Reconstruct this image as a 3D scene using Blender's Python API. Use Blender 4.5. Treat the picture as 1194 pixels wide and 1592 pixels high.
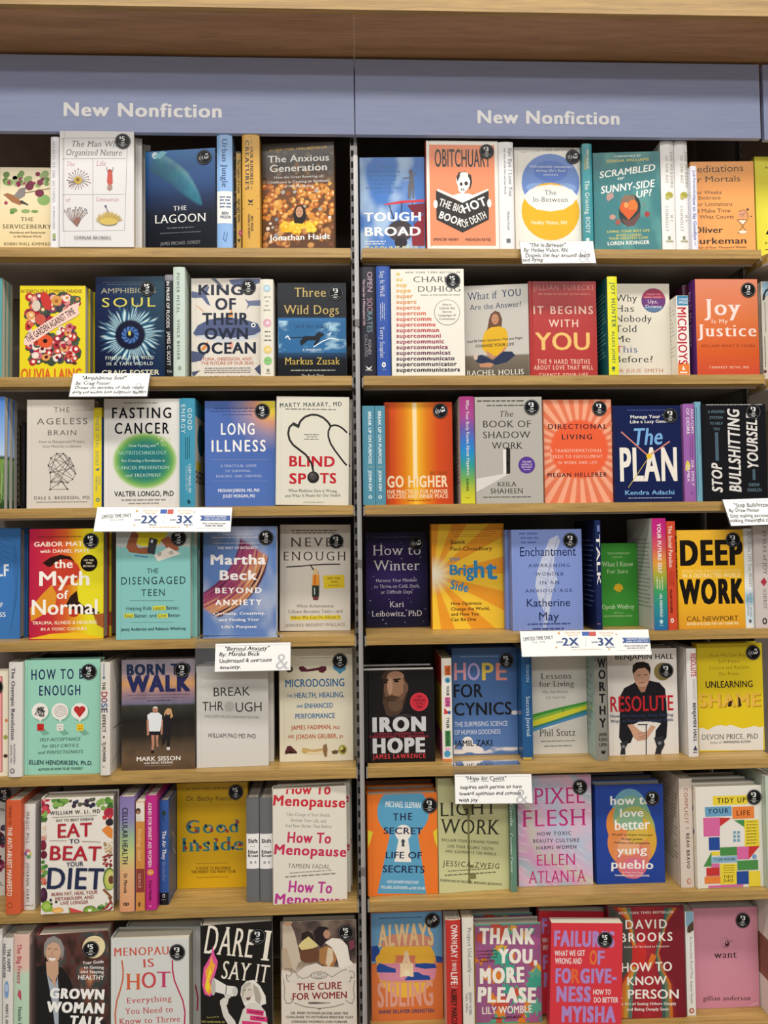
import bpy, math, random
import numpy as np
from mathutils import Matrix, Vector, Euler

# ---------------------------------------------------------------- camera, world, lights, exposure
SC = bpy.context.scene
COL = SC.collection
for o in list(bpy.data.objects):
    bpy.data.objects.remove(o, do_unlink=True)

cam_d = bpy.data.cameras.new('camera')
cam_d.sensor_fit = 'VERTICAL'
cam_d.sensor_height = 36.0
cam_d.lens = 36.0 * 1117.0 / 1592.0
cam_d.clip_start = 0.02
cam = bpy.data.objects.new('camera', cam_d)
COL.objects.link(cam)
_yaw, _pit, _rol = math.radians(2.2372), math.radians(1.9722), math.radians(-0.7003)
_f = Vector((math.sin(_yaw) * math.cos(_pit), math.cos(_yaw) * math.cos(_pit), math.sin(_pit)))
_r = Vector((math.cos(_yaw), -math.sin(_yaw), 0.0))
_u = _r.cross(_f)
_r2 = math.cos(_rol) * _r + math.sin(_rol) * _u
_u2 = -math.sin(_rol) * _r + math.cos(_rol) * _u
cam.matrix_world = Matrix(((_r2.x, _u2.x, -_f.x, -0.0068), (_r2.y, _u2.y, -_f.y, -1.5473),
                           (_r2.z, _u2.z, -_f.z, 1.45), (0, 0, 0, 1)))
SC.camera = cam

W = bpy.data.worlds.new('shop_air')
SC.world = W
W.use_nodes = True
W.node_tree.nodes['Background'].inputs[0].default_value = (1.0, 0.93, 0.85, 1)
W.node_tree.nodes['Background'].inputs[1].default_value = 0.17

def ceiling_panel(name, x, y, z, sx, sy, power, col):
    d = bpy.data.lights.new(name, 'AREA')
    d.shape = 'RECTANGLE'; d.size = sx; d.size_y = sy; d.energy = power; d.color = col
    o = bpy.data.objects.new(name, d); COL.objects.link(o); o.location = (x, y, z)
    return o
WARM = (1.0, 0.96, 0.895)
COOL = (0.95, 0.97, 1.0)
ceiling_panel('ceiling_light_near', 0.2, -1.25, 4.2, 5.0, 0.26, 128, WARM)
ceiling_panel('ceiling_light_mid', 0.2, -3.0, 4.2, 5.0, 0.8, 128, WARM)
ceiling_panel('ceiling_light_far', 0.2, -6.0, 4.2, 6.0, 0.8, 205, COOL)

SC.view_settings.view_transform = 'Standard'
SC.view_settings.look = 'None'
SC.view_settings.gamma = 1.0
SC.view_settings.use_curve_mapping = False
SC.view_settings.exposure = -0.1
SC.cycles.max_bounces = 6
SC.cycles.use_denoising = True

# ---------------------------------------------------------------- helpers
def lin(h):
    h = h.lstrip('#')
    if len(h) == 3: h = ''.join(c * 2 for c in h)
    v = np.array([int(h[i:i + 2], 16) / 255 for i in (0, 2, 4)])
    return np.where(v <= 0.04045, v / 12.92, ((v + 0.055) / 1.055) ** 2.4)

def mat(name, col=None, rough=0.5, metal=0.0, attr=False, coat=0.0, trans=0.0, spec=0.5):
    m = bpy.data.materials.new(name); m.use_nodes = True
    n = m.node_tree.nodes; b = n['Principled BSDF']
    b.inputs['Roughness'].default_value = rough
    b.inputs['Metallic'].default_value = metal
    b.inputs['Coat Weight'].default_value = coat
    b.inputs['Coat Roughness'].default_value = 0.12
    b.inputs['Transmission Weight'].default_value = trans
    b.inputs['Specular IOR Level'].default_value = spec
    if col is not None:
        b.inputs['Base Color'].default_value = (*lin(col), 1)
    if attr:
        a = n.new('ShaderNodeAttribute'); a.attribute_name = 'Col'
        m.node_tree.links.new(a.outputs['Color'], b.inputs['Base Color'])
    return m

def link(m, a, b): m.node_tree.links.new(a, b)

def grain_mat(name, c1, c2, c3, rough=0.42, scale=(1.3, 40, 40)):
    """oak laminate: long grain streaks running along X, fine pores and broad cathedral figure"""
    m = mat(name, c1, rough); n = m.node_tree.nodes; b = n['Principled BSDF']
    tc = n.new('ShaderNodeTexCoord'); mp = n.new('ShaderNodeMapping')
    mp.inputs['Scale'].default_value = scale
    link(m, tc.outputs['Object'], mp.inputs['Vector'])
    n1 = n.new('ShaderNodeTexNoise'); n1.inputs['Scale'].default_value = 3.0; n1.inputs['Detail'].default_value = 5; n1.inputs['Distortion'].default_value = 0.6
    link(m, mp.outputs['Vector'], n1.inputs['Vector'])
    mp2 = n.new('ShaderNodeMapping'); mp2.inputs['Scale'].default_value = (scale[0] * 5, scale[1] * 8, scale[2] * 8)
    link(m, tc.outputs['Object'], mp2.inputs['Vector'])
    n2 = n.new('ShaderNodeTexNoise'); n2.inputs['Scale'].default_value = 3.0; n2.inputs['Detail'].default_value = 3
    link(m, mp2.outputs['Vector'], n2.inputs['Vector'])
    r = n.new('ShaderNodeValToRGB')
    r.color_ramp.elements[0].position = 0.30; r.color_ramp.elements[0].color = (*lin(c2), 1)
    r.color_ramp.elements[1].position = 0.66; r.color_ramp.elements[1].color = (*lin(c1), 1)
    link(m, n1.outputs['Fac'], r.inputs['Fac'])
    r2 = n.new('ShaderNodeValToRGB')
    r2.color_ramp.elements[0].position = 0.36; r2.color_ramp.elements[0].color = (1, 1, 1, 1)
    r2.color_ramp.elements[1].position = 0.46; r2.color_ramp.elements[1].color = (0, 0, 0, 1)
    link(m, n2.outputs['Fac'], r2.inputs['Fac'])
    mx = n.new('ShaderNodeMixRGB'); mx.inputs['Color2'].default_value = (*lin(c3), 1)
    ml = n.new('ShaderNodeMath'); ml.operation = 'MULTIPLY'; ml.inputs[1].default_value = 0.35
    link(m, r2.outputs['Color'], ml.inputs[0]); link(m, ml.outputs[0], mx.inputs['Fac'])
    link(m, r.outputs['Color'], mx.inputs['Color1']); link(m, mx.outputs['Color'], b.inputs['Base Color'])
    return m

def noise_mat(name, c1, c2, rough, scale, stretch=(1, 1, 1), metal=0.0):
    m = mat(name, c1, rough, metal); n = m.node_tree.nodes
    tc = n.new('ShaderNodeTexCoord'); mp = n.new('ShaderNodeMapping'); mp.inputs['Scale'].default_value = stretch
    t = n.new('ShaderNodeTexNoise'); t.inputs['Scale'].default_value = scale; t.inputs['Detail'].default_value = 4
    r = n.new('ShaderNodeValToRGB')
    r.color_ramp.elements[0].position = 0.35; r.color_ramp.elements[0].color = (*lin(c1), 1)
    r.color_ramp.elements[1].position = 0.65; r.color_ramp.elements[1].color = (*lin(c2), 1)
    link(m, tc.outputs['Object'], mp.inputs['Vector']); link(m, mp.outputs['Vector'], t.inputs['Vector'])
    link(m, t.outputs['Fac'], r.inputs['Fac']); link(m, r.outputs['Color'], n['Principled BSDF'].inputs['Base Color'])
    return m

M_OAK = grain_mat('oak_laminate', 'bb9858', '93733e', '614621')
M_FASCIA = grain_mat('oak_fascia', 'b08d4c', '8e6d36', '65491f')
M_OAKDARK = grain_mat('oak_veneer_soffit', 'b58c66', '9a7450', '74543a', 0.5, (1.0, 14, 14))
M_SIGN = noise_mat('slate_blue_laminate', 'a0acd4', 'a9b4d9', 0.55, 30, (0.3, 1, 6))
M_WHITE = mat('white_vinyl', 'ffffff', 0.5)
M_PANEL = noise_mat('dark_back_panel', '6e645b', '786d63', 0.6, 20)
M_TRAY = noise_mat('grey_painted_steel', 'a59d97', 'b0a8a2', 0.45, 15)
M_POST = noise_mat('slotted_steel', '6f6b6a', '7c7877', 0.35, 40, (1, 1, .1), 0.4)
M_SLOT = mat('slot_black', '0c0b0b', 0.9)
M_CHROME = mat('brushed_aluminium', 'aaa7a6', 0.35, 0.35)
M_CLEAR = mat('clear_acrylic', 'e9ecef', 0.08, 0.0, trans=0.95)
M_CLEAR.node_tree.nodes['Principled BSDF'].inputs['IOR'].default_value = 1.2
M_PRINT = mat('printed_jacket', rough=0.24, attr=True, spec=0.24)
M_MATTE = mat('printed_card', rough=0.7, attr=True, spec=0.3)
M_STICK = mat('price_sticker_print', rough=0.3, attr=True, spec=0.15)
M_FLOOR = noise_mat('carpet', 'a39a8e', 'b0a699', 0.95, 60)
M_CEIL = mat('ceiling_paint', '5a5752', 0.9)

def page_mat():
    m = mat('page_edges', 'd9d1bd', 0.85, spec=0.2); n = m.node_tree.nodes
    tc = n.new('ShaderNodeTexCoord'); mp = n.new('ShaderNodeMapping'); mp.inputs['Scale'].default_value = (2, 1500, 2)
    t = n.new('ShaderNodeTexNoise'); t.inputs['Scale'].default_value = 1.0; t.inputs['Detail'].default_value = 2
    r = n.new('ShaderNodeValToRGB')
    r.color_ramp.elements[0].position = 0.3; r.color_ramp.elements[0].color = (*lin('b3a994'), 1)
    r.color_ramp.elements[1].position = 0.7; r.color_ramp.elements[1].color = (*lin('e6dfcd'), 1)
    link(m, tc.outputs['Object'], mp.inputs['Vector']); link(m, mp.outputs['Vector'], t.inputs['Vector'])
    link(m, t.outputs['Fac'], r.inputs['Fac']); link(m, r.outputs['Color'], n['Principled BSDF'].inputs['Base Color'])
    return m
M_PAGE = page_mat()

def put(name, verts, faces, m, parent=None, cols=None, mats=None):
    me = bpy.data.meshes.new(name)
    me.from_pydata([tuple(v) for v in verts], [], faces)
    if cols is not None:
        ca = me.color_attributes.new('Col', 'FLOAT_COLOR', 'CORNER')
        buf = np.ones((len(me.loops), 4), dtype=np.float32)
        k = 0
        for f, c in zip(faces, cols):
            n = len(f)
            if isinstance(c, list):
                for j in range(n): buf[k + j, :3] = c[j]
            else:
                buf[k:k + n, :3] = c
            k += n
        ca.data.foreach_set('color', buf.ravel())
    for mm in (mats or [m]): me.materials.append(mm)
    me.update()
    o = bpy.data.objects.new(name, me); COL.objects.link(o)
    if parent: o.parent = parent
    return o

BOXF = [(0, 3, 2, 1), (4, 5, 6, 7), (0, 1, 5, 4), (1, 2, 6, 5), (2, 3, 7, 6), (3, 0, 4, 7)]
def boxes(bl):
    v, f = [], []
    for (x0, x1, y0, y1, z0, z1) in bl:
        k = len(v)
        v += [(x0, y0, z0), (x1, y0, z0), (x1, y1, z0), (x0, y1, z0), (x0, y0, z1), (x1, y0, z1), (x1, y1, z1), (x0, y1, z1)]
        f += [tuple(i + k for i in q) for q in BOXF]
    return v, f

def box(name, b, m, parent=None, bevel=0.0):
    o = put(name, *boxes([b]), m, parent)
    if bevel:
        md = o.modifiers.new('edge', 'BEVEL'); md.width = bevel; md.segments = 2
    return o

def tag(o, label, cat, group=None):
    o['label'] = label; o['category'] = cat
    if group: o['group'] = group
    return o

def structure(o):
    o['kind'] = 'structure'; return o

def empty(name, loc=(0, 0, 0), rot=(0, 0, 0)):
    o = bpy.data.objects.new(name, None); COL.objects.link(o)
    o.location = loc; o.rotation_euler = rot; o.empty_display_size = 0.03
    return o

# ---------------------------------------------------------------- lettering
_cache = {}
def glyphs(text, style):
    """text as a flat mesh, unit size: (verts n x 2, faces). style letters: b bold, k black, x heaviest, l light, s serif, i italic, h hand"""
    key = (text, style)
    if key in _cache: return _cache[key]
    cu = bpy.data.curves.new('t', 'FONT'); cu.body = text; cu.resolution_u = 3; cu.fill_mode = 'FRONT'
    serif = 's' in style
    cu.offset = -0.012 if serif else 0.0
    cu.space_character = 1.0 + (.08 if serif else 0) + (.05 if 'b' in style else 0) + (.12 if 'k' in style else 0) + (.22 if 'x' in style else 0) + (.25 if 'w' in style else 0)
    ob = bpy.data.objects.new('t', cu); COL.objects.link(ob)
    dg = bpy.context.evaluated_depsgraph_get(); dg.update()
    me = ob.evaluated_get(dg).to_mesh()
    v = np.array([x.co[:2] for x in me.vertices]).reshape(-1, 2)
    f = [tuple(p.vertices) for p in me.polygons]
    ob.evaluated_get(dg).to_mesh_clear()
    bpy.data.objects.remove(ob, do_unlink=True); bpy.data.curves.remove(cu)
    n = len(v); lv = np.zeros(n)
    if n:
        # heavier weights are struck again beside the first strike, each strike a hair higher
        if serif: strikes = [(.07, 0), (.035, 0)] if 'k' in style else ([(.045, 0)] if 'b' in style else [(.028, 0)])
        elif 'x' in style: strikes = [(.05, 0), (.10, 0), (.13, 0), (.13, .05), (.08, .05), (.04, .05), (0, .05)]
        elif 'k' in style: strikes = [(.07, 0), (.035, .03), (.07, .03), (0, .03)]
        elif 'b' in style: strikes = [(.046, 0), (.023, .014)]
        else: strikes = []
        rects = []
        if serif:
            cnt = {}
            for p in f:
                for i, j in zip(p, p[1:] + p[:1]):
                    e = (min(i, j), max(i, j)); cnt[e] = cnt.get(e, 0) + 1
            st = max(q[0] for q in strikes)
            for (i, j), c in cnt.items():
                d = v[j] - v[i]
                if c == 1 and abs(d[1]) < 0.004 and 0.03 < abs(d[0]) < 0.15:
                    y = v[i][1]
                    if any(abs(y - q) < 0.02 for q in (0.0, CAP, XH, ASC)):
                        up = 0.034 if y < 0.02 else -0.034
                        rects.append((min(v[i][0], v[j][0]) - .05, max(v[i][0], v[j][0]) + st + .05, min(y, y + up), max(y, y + up)))
        vs, ls, fs = [v], [lv], list(f)
        for k, (dx, dy) in enumerate(strikes):
            o = sum(len(q) for q in vs); vs.append(v + [dx, dy]); ls.append(np.full(n, k + 1.0)); fs += [tuple(i + o for i in p) for p in f]
        for k, (xa, xb, ya, yb) in enumerate(rects):
            o = sum(len(q) for q in vs); vs.append(np.array([(xa, ya), (xb, ya), (xb, yb), (xa, yb)])); ls.append(np.full(4, len(strikes) + 1.0 + k % 2)); fs.append((o, o + 1, o + 2, o + 3))
        v = np.concatenate(vs); lv = np.concatenate(ls); f = fs
        if 'i' in style or 'h' in style: v[:, 0] += v[:, 1] * 0.22
        if 'h' in style: v[:, 1] += 0.05 * np.sin(v[:, 0] * 2.3 + len(text)) + 0.02 * np.sin(v[:, 0] * 7.1)
    _cache[key] = (v, f, lv)
    return _cache[key]

CAP = XH = ASC = 0.7
def _measure():
    global CAP, XH, ASC
    CAP = float(glyphs('H', '')[0][:, 1].max()); XH = float(glyphs('x', '')[0][:, 1].max()); ASC = float(glyphs('l', '')[0][:, 1].max())
_measure()

# ---------------------------------------------------------------- printed artwork (flat colour shapes on a cover)
def vnoise(u, v, n, seed):
    rs = np.random.RandomState(seed); g = rs.rand(n + 2, n + 2)
    x, y = np.clip(u, 0, 1) * n, np.clip(v, 0, 1) * n
    i, j = np.minimum(x.astype(int), n), np.minimum(y.astype(int), n); a, b = x - i, y - j
    a = a * a * (3 - 2 * a); b = b * b * (3 - 2 * b)
    return (g[i, j] * (1 - a) + g[i + 1, j] * a) * (1 - b) + (g[i, j + 1] * (1 - a) + g[i + 1, j + 1] * a) * b

def fbm(u, v, n, seed): return (vnoise(u, v, n, seed) * .55 + vnoise(u, v, n * 2, seed + 1) * .3 + vnoise(u, v, n * 4, seed + 2) * .15)

def ramp(t, stops):
    p = [s[0] for s in stops]; c = np.array([lin(s[1]) for s in stops])
    return np.stack([np.interp(t, p, c[:, k]) for k in range(3)], -1)

def mixc(a, b, f): return a * (1 - f[..., None]) + b * f[..., None]
def sstep(a, b, x):
    t = np.clip((x - a) / (b - a), 0, 1); return t * t * (3 - 2 * t)

def paint(name, a, u, v, asp):
    """colour of printed artwork at (u, v) in 0..1; v runs upward, asp = height / width"""
    if name == 'v': return ramp(1 - v, a)
    if name == 'h': return ramp(u, a)
    if name == 'd': return ramp((u + 1 - v) / 2, a)
    if name == 'r':
        return ramp(np.hypot(u - a[0], (v - a[1]) * asp) / a[2], a[3])
    if name == 'rays':
        cx, cy, n, c1, c2, st = a
        an = np.arctan2((v - cy) * asp, u - cx); d = np.hypot(u - cx, (v - cy) * asp)
        k = sstep(-.15, .15, np.sin(an * n))
        c = mixc(lin(c1) + 0 * d[..., None], lin(c2) + 0 * d[..., None], k)
        glow = 1 - sstep(st[1], st[2], d)
        return mixc(c, lin(st[0]) + 0 * c, glow)
    if name == 'clouds':
        c1, c2, n, seed, lo, hi, bias = a
        k = sstep(lo, hi, fbm(u, v, n, seed) + bias * (0.5 - v))
        return mixc(lin(c1) + 0 * u[..., None], lin(c2) + 0 * u[..., None], k)
    if name == 'anemone':
        dx, dy = u - .50, (v - .43) * asp; d = np.hypot(dx, dy); an = np.arctan2(dy, dx)
        c = ramp(u * .6 + v * .5, [(0, '0c1330'), (.5, '10204a'), (1.05, '1d4356')])
        fr = sstep(.42, .30, d + .07 * np.sin(an * 9) * np.sin(an * 23 + 2) + .05 * np.sin(an * 41)) * sstep(.16, .22, d)
        s = .5 + .5 * np.sin(an * 47 + 6 * np.sin(an * 5) + d * 26)
        c = mixc(c, ramp(s, [(0, '173a5c'), (.5, '4f8fae'), (1, 'cfe6e6')]), fr)
        c = mixc(c, lin('0a0f2e') + 0 * c, sstep(.235, .20, d))
        iris = sstep(.13, .115, d)
        c = mixc(c, ramp(.5 + .5 * np.sin(an * 11 + d * 60), [(0, '1a3580'), (1, '5c8fd0')]), iris * .8)
        return mixc(c, lin('0c1232') + 0 * c, sstep(.065, .05, d))
    if name == 'holo':
        t = u * .5 + v * .55 + .45 * fbm(u, v, 3, 5)
        c = ramp((t * 1.4) % 1.0, [(0, 'd6b4cf'), (.2, 'b7c3d8'), (.4, 'e2b9cf'), (.55, 'a9bfc9'), (.75, 'd59fc4'), (.9, 'c9c4b8'), (1, 'd6b4cf')])
        k = sstep(.93, 1.0, np.sin((u * 1.0 + v * 2.2 + .25 * fbm(u, v, 4, 9)) * 38)) * sstep(.35, .6, fbm(u, v, 4, 31))
        return mixc(c, lin('f0e8ee') + 0 * c, k * .7)
    if name == 'dusk':
        c = ramp(1 - v, [(0, '8c8592'), (.12, 'a0909a'), (.22, 'd09a63'), (.30, '9a7a80'), (.40, '75708a'), (.42, '3a3a34'), (.55, '1d1c1a'), (.70, '2c2620'), (.78, '544536'), (.9, '6a543f'), (1, '5a4636')])
        return c * (0.75 + .5 * fbm(u, v, 7, 3))[..., None]
    if name == 'whale':
        c = ramp(1 - v, [(0, '2b74b8'), (.2, '1c5699'), (.45, '0c2a55'), (.62, '061125'), (1, '05070d')])
        x0, y0, x1, y1 = .12, .90, .80, .46
        t = ((u - x0) * (x1 - x0) + (v - y0) * (y1 - y0)) / ((x1 - x0) ** 2 + (y1 - y0) ** 2)
        px, py = x0 + t * (x1 - x0), y0 + t * (y1 - y0) + .05 * np.sin(t * 3.1)
        d = np.hypot(u - px, (v - py) * asp)
        wd = np.where(t < .6, .17, .17 * np.sqrt(np.clip(1 - (t - .6) / .42, 0, 1)))
        k = sstep(0, -.05, d - wd) * sstep(-.12, .1, t) * (.45 + .75 * fbm(u, v, 14, 7))
        sh = ramp(np.clip(.5 + (v - py) * 3, 0, 1), [(0, '0d3350'), (.55, '2a7f96'), (1, '9fd8d8')])
        return mixc(c, sh, np.clip(k, 0, 1))
    if name == 'crowd':       # warm blurred street
        c = ramp(fbm(u, v, 6, 21), [(.25, '241a1a'), (.45, '5a3530'), (.6, '3c4a4a'), (.75, 'a8664a'), (.9, 'd8b070')])
        return mixc(c, lin('17151a') + 0 * c, sstep(.75, .2, v) * .85)
    if name == 'interior':    # old painting of a sick room
        c = ramp(fbm(u, v, 5, 44), [(.2, '2b2426'), (.45, '5e4d48'), (.6, '7c6a5e'), (.8, '9a8878')])
        return mixc(lin('ded3c6') + 0 * c, c, sstep(.5, .62, v))
    if name == 'streak':      # broad brush stroke over a cloudy sky
        c = mixc(lin('5f7fb8') + 0 * u[..., None], lin('aab4cc') + 0 * u[..., None], sstep(.45, .8, fbm(u, v, 3, 12) + .25 * (u - .5) * (1 - v)))
        x, y = u - .5, (v - .5) * asp
        s = (x * .55 + y * .83); w = (x * .83 - y * .55) + .55 * (s - .05) ** 2 - .02
        k = sstep(.25, .22, np.abs(w + .0)) * sstep(-.62, -.55, s) * sstep(.52, .46, s)
        b = ramp(np.clip((w + .25) / .48 + .12 * np.sin(s * 9) + .15 * np.sin(w * 90), 0, 1), [(0, '6a2a4e'), (.25, 'a04a72'), (.45, '8a3050'), (.62, 'c08a78'), (.75, 'b8642c'), (.9, 'e0b890'), (1, '4e2030')])
        return mixc(c, b, k)
    if name == 'face':        # half lit portrait on black
        dx, dy = (u - .42) / .25, (v - .74) * asp / .36; d = np.hypot(dx, dy)
        k = sstep(1.0, .8, d)
        tone = .25 + .55 * sstep(.75, -.35, np.abs(dx + .1) + .5 * np.abs(dy)) * (.6 + .6 * fbm(u, v, 10, 8))
        tone = tone * (1 - .6 * sstep(.12, .05, np.abs(dy - .12)) * sstep(.75, .6, np.abs(dx)))
        tone = tone * (1 - .6 * sstep(-.35, -.6, dy)) * (1 - .5 * sstep(.08, .03, np.abs(dy + .42)) * sstep(.45, .3, np.abs(dx)))
        c = ramp(np.clip(tone, 0, 1), [(0, '0c0a0a'), (.4, '4a3226'), (1, 'c09a7c')])
        return mixc(lin('121012') + 0 * c, c, k)
    return np.zeros(u.shape + (3,)) + lin('888')

class Art:
    """collects coloured polygons on a flat (u, z) sheet in millimetres, layered in paint order"""
    def __init__(s, w, h, seed=0):
        s.w, s.h = w, h; s.v, s.f, s.c = [], [], []; s.layer = 0; s.lift = 0.0; s.rnd = random.Random(seed)
    def add(s, pts, faces, col, clamp=True, lv=None):
        s.layer += 1; e0 = 0.02 + 0.013 * s.layer + s.lift; k = len(s.v)
        for i, p in enumerate(pts):
            e = e0 + (0.004 * lv[i] if lv is not None else 0)
            x, z = (min(max(p[0], .4), s.w - .4), min(max(p[1], .4), s.h - .4)) if clamp else (p[0], p[1])
            s.v.append((x, e, z))
        s.f += [tuple(i + k for i in f) for f in faces]
        s.c += [col] * len(faces) if not isinstance(col, list) else col
    def poly(s, pts, col): s.add(pts, [tuple(range(len(pts)))], lin(col))
    def disc(s, x, z, rx, rz, col, n=28, rot=0.0):
        ca, sa = math.cos(rot), math.sin(rot); pts = []
        for i in range(n):
            a = 2 * math.pi * i / n; p, q = rx * math.cos(a), rz * math.sin(a); pts.append((x + p * ca - q * sa, z + p * sa + q * ca))
        s.poly(pts, col)
    def line(s, pts, wd, col):
        v, f = [], []
        for (a, b), (c, d) in zip(pts, pts[1:]):
            L = math.hypot(c - a, d - b) or 1; nx, nz = -(d - b) / L * wd / 2, (c - a) / L * wd / 2; k = len(v)
            v += [(a + nx, b + nz), (c + nx, d + nz), (c - nx, d - nz), (a - nx, b - nz)]; f.append((k, k + 1, k + 2, k + 3))
        s.add(v, f, lin(col), lv=[(i // 4) % 4 for i in range(len(v))])
    def rect(s, x0, x1, z0, z1, col, nx=1):
        v = [(x0 + (x1 - x0) * i / nx, z) for z in (z0, z1) for i in range(nx + 1)]; m = nx + 1
        s.add(v, [(i, i + 1, m + i + 1, m + i) for i in range(nx)], lin(col))
    def text(s, txt, x0, x1, zb, cap, col, st='', rot=0.0, vert=0):
        """x0..x1 is the run of the line; cap the height of its capitals; vert 1 reads down, -1 reads up"""
        if isinstance(txt, tuple): txt = txt[0][:txt[1]]      # the opening letters of a word
        v, f, lv = glyphs(txt, st)
        if not len(v): return
        a, b = v[:, 0].min(), v[:, 0].max(); sx = (x1 - x0) / max(b - a, 1e-6); sz = cap / CAP
        p = np.stack([(v[:, 0] - a) * sx, v[:, 1] * sz], -1)
        if rot:
            ca, sa = math.cos(rot), math.sin(rot); p = np.stack([p[:, 0] * ca - p[:, 1] * sa, p[:, 0] * sa + p[:, 1] * ca], -1)
        if vert == 1: q = np.stack([zb + p[:, 1], -(x0 + p[:, 0])], -1)     # here x is measured down the spine, zb across it
        elif vert == -1: q = np.stack([zb - p[:, 1], x0 + p[:, 0]], -1)
        else: q = np.stack([x0 + p[:, 0], zb + p[:, 1]], -1)
        s.add([tuple(i) for i in q], f, lin(col), lv=lv)
    def greek(s, x0, x1, z0, z1, col, vert=False):
        """a line of print too small to read"""
        z0, z1 = min(z0, z1), max(z0, z1); x = x0; v, f = [], []; hh = max(z1 - z0, .6)
        while x < x1:
            L = min(hh * s.rnd.uniform(1.2, 4.2), x1 - x); k = len(v)
            b = z0 + hh * .12; t = z1 - hh * .2
            v += [(x, b), (x + L, b), (x + L, t), (x, t)] if not vert else [(b, -x), (t, -x), (t, -x - L), (b, -x - L)]
            f.append((k, k + 1, k + 2, k + 3)); x += L + hh * .55
        s.add(v, f, lin(col))
    def grid(s, name, a, x0=None, x1=None, z0=None, z1=None, res=2.2):
        x0 = .3 if x0 is None else x0; x1 = s.w - .3 if x1 is None else x1; z0 = .3 if z0 is None else z0; z1 = s.h - .3 if z1 is None else z1
        nx, nz = ((10 if s.w < 60 else 1) if name == 'v' else max(2, int((x1 - x0) / res))), (1 if name == 'h' else max(2, int((z1 - z0) / res)))
        U, V = np.meshgrid(np.linspace(0, 1, nx + 1), np.linspace(0, 1, nz + 1)); c = paint(name, a, U, V, (z1 - z0) / (x1 - x0)).reshape(-1, 3)
        pts = [(x0 + (x1 - x0) * p, z0 + (z1 - z0) * q) for p, q in zip(U.ravel(), V.ravel())]; m = nx + 1
        fs = [(j * m + i, j * m + i + 1, (j + 1) * m + i + 1, (j + 1) * m + i) for j in range(nz) for i in range(nx)]
        s.add(pts, fs, [[c[i] for i in f] for f in fs])
    def blobs(s, seed, x0, x1, z0, z1, n, pal, r0, r1, core=None):
        """printed flowers, fruit or balls: rings with a heart"""
        R = random.Random(seed); base = s.layer
        for i in range(n):
            s.layer = base + i * .1 - 1        # printed in one pass: the discs lie almost level
            x, z, r = R.uniform(x0, x1), R.uniform(z0, z1), R.uniform(r0, r1); c = R.choice(pal)
            s.disc(x, z, r, r * R.uniform(.8, 1), c, 9, R.random())
            if core and r > (r0 + r1) / 2.2:
                s.layer -= .95
                s.disc(x + r * .1, z + r * .1, r * .45, r * .45, R.choice(core), 7)
        s.layer = int(base + n * .1 + 2)
    def fan(s, x, z, r, a0, a1, n, col, wd, tip=None):
        for i in range(n):
            a = math.radians(a0 + (a1 - a0) * i / max(n - 1, 1)); rr = r * s.rnd.uniform(.85, 1.05)
            e = (x + rr * math.cos(a), z + rr * math.sin(a)); s.line([(x, z), (x + rr * .55 * math.cos(a + .12), z + rr * .55 * math.sin(a + .12)), e], wd, col)
            if tip: s.disc(e[0], e[1], wd * 1.6, wd * 1.6, tip, 8)
    def do(s, op):
        k = op[0]
        if k == 't': s.text(*op[1:])
        elif k == 'v': s.text(op[1], op[2], op[3], op[4], op[5], op[6], op[7], 0.0, 1)
        elif k == 'u': s.text(op[1], op[2], op[3], op[4], op[5], op[6], op[7], 0.0, -1)
        elif k == 'k': s.greek(*op[1:])
        elif k == 'kv': s.greek(*op[1:], True)
        elif k == 'r': s.rect(*op[1:])
        elif k == 'c': s.disc(*op[1:])
        elif k == 'p': s.poly([(op[2][i], op[2][i + 1]) for i in range(0, len(op[2]), 2)], op[1])
        elif k == 'l': s.line([(op[3][i], op[3][i + 1]) for i in range(0, len(op[3]), 2)], op[2], op[1])
        elif k == 'g': s.grid(*op[1:])
        elif k == 'b': s.blobs(*op[1:])
        elif k == 'f': s.fan(*op[1:])

# ---------------------------------------------------------------- books
def spine_x(y, t, hard):
    """outline of the spine, seen from above"""
    if not hard: return 0.0
    a = 2 * y / t - 1; b = min(3.0, .09 * t)
    return -b * (1 - abs(a) ** 2.4) + .2

def sticker_mesh(n):
    A = Art(1e6, 1e6); R = 16.5
    def T(x, x0, x1, z, cap, st=''): A.text(x, x0 + 1e3, x1 + 1e3, z + 1e3, cap, 'f2f2f2', st)
    A.disc(1e3, 1e3, R, R, '121214', 40); A.disc(1e3, 1e3, R * .93, R * .93, '77777a', 40); A.disc(1e3, 1e3, R * .885, R * .885, '121214', 40)
    T('$', -7.6, -3.4, 4.6, 5.2, 'b'); T(n, -3.0, 4.2, .4, 9.6, 'b'); T('OFF', -3.4, 4.4, -5.4, 3.2, 'b')
    A.rect(1e3 - 9, 1e3 + 9, 1e3 - 7.4, 1e3 - 6.9, 'e0e0e0'); T('MSRP', -3.6, 4.2, -11.4, 2.4, 'b')
    v = [((x - 1e3) / 1000, -e * .001, (z - 1e3) / 1000) for x, e, z in A.v]
    return v, A.f, A.c
_st = {}
def sticker(parent, n, x, y, z, rot):
    if n not in _st:
        o = put('price_sticker', *sticker_mesh(n)[:2], M_STICK, parent, sticker_mesh(n)[2]); _st[n] = o.data
    else:
        o = bpy.data.objects.new('price_sticker', _st[n]); COL.objects.link(o); o.parent = parent
    o.location = (x, y, z); o.rotation_euler = (0, rot, 0)
    o['label'] = 'round black discount sticker'
    return o

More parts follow.
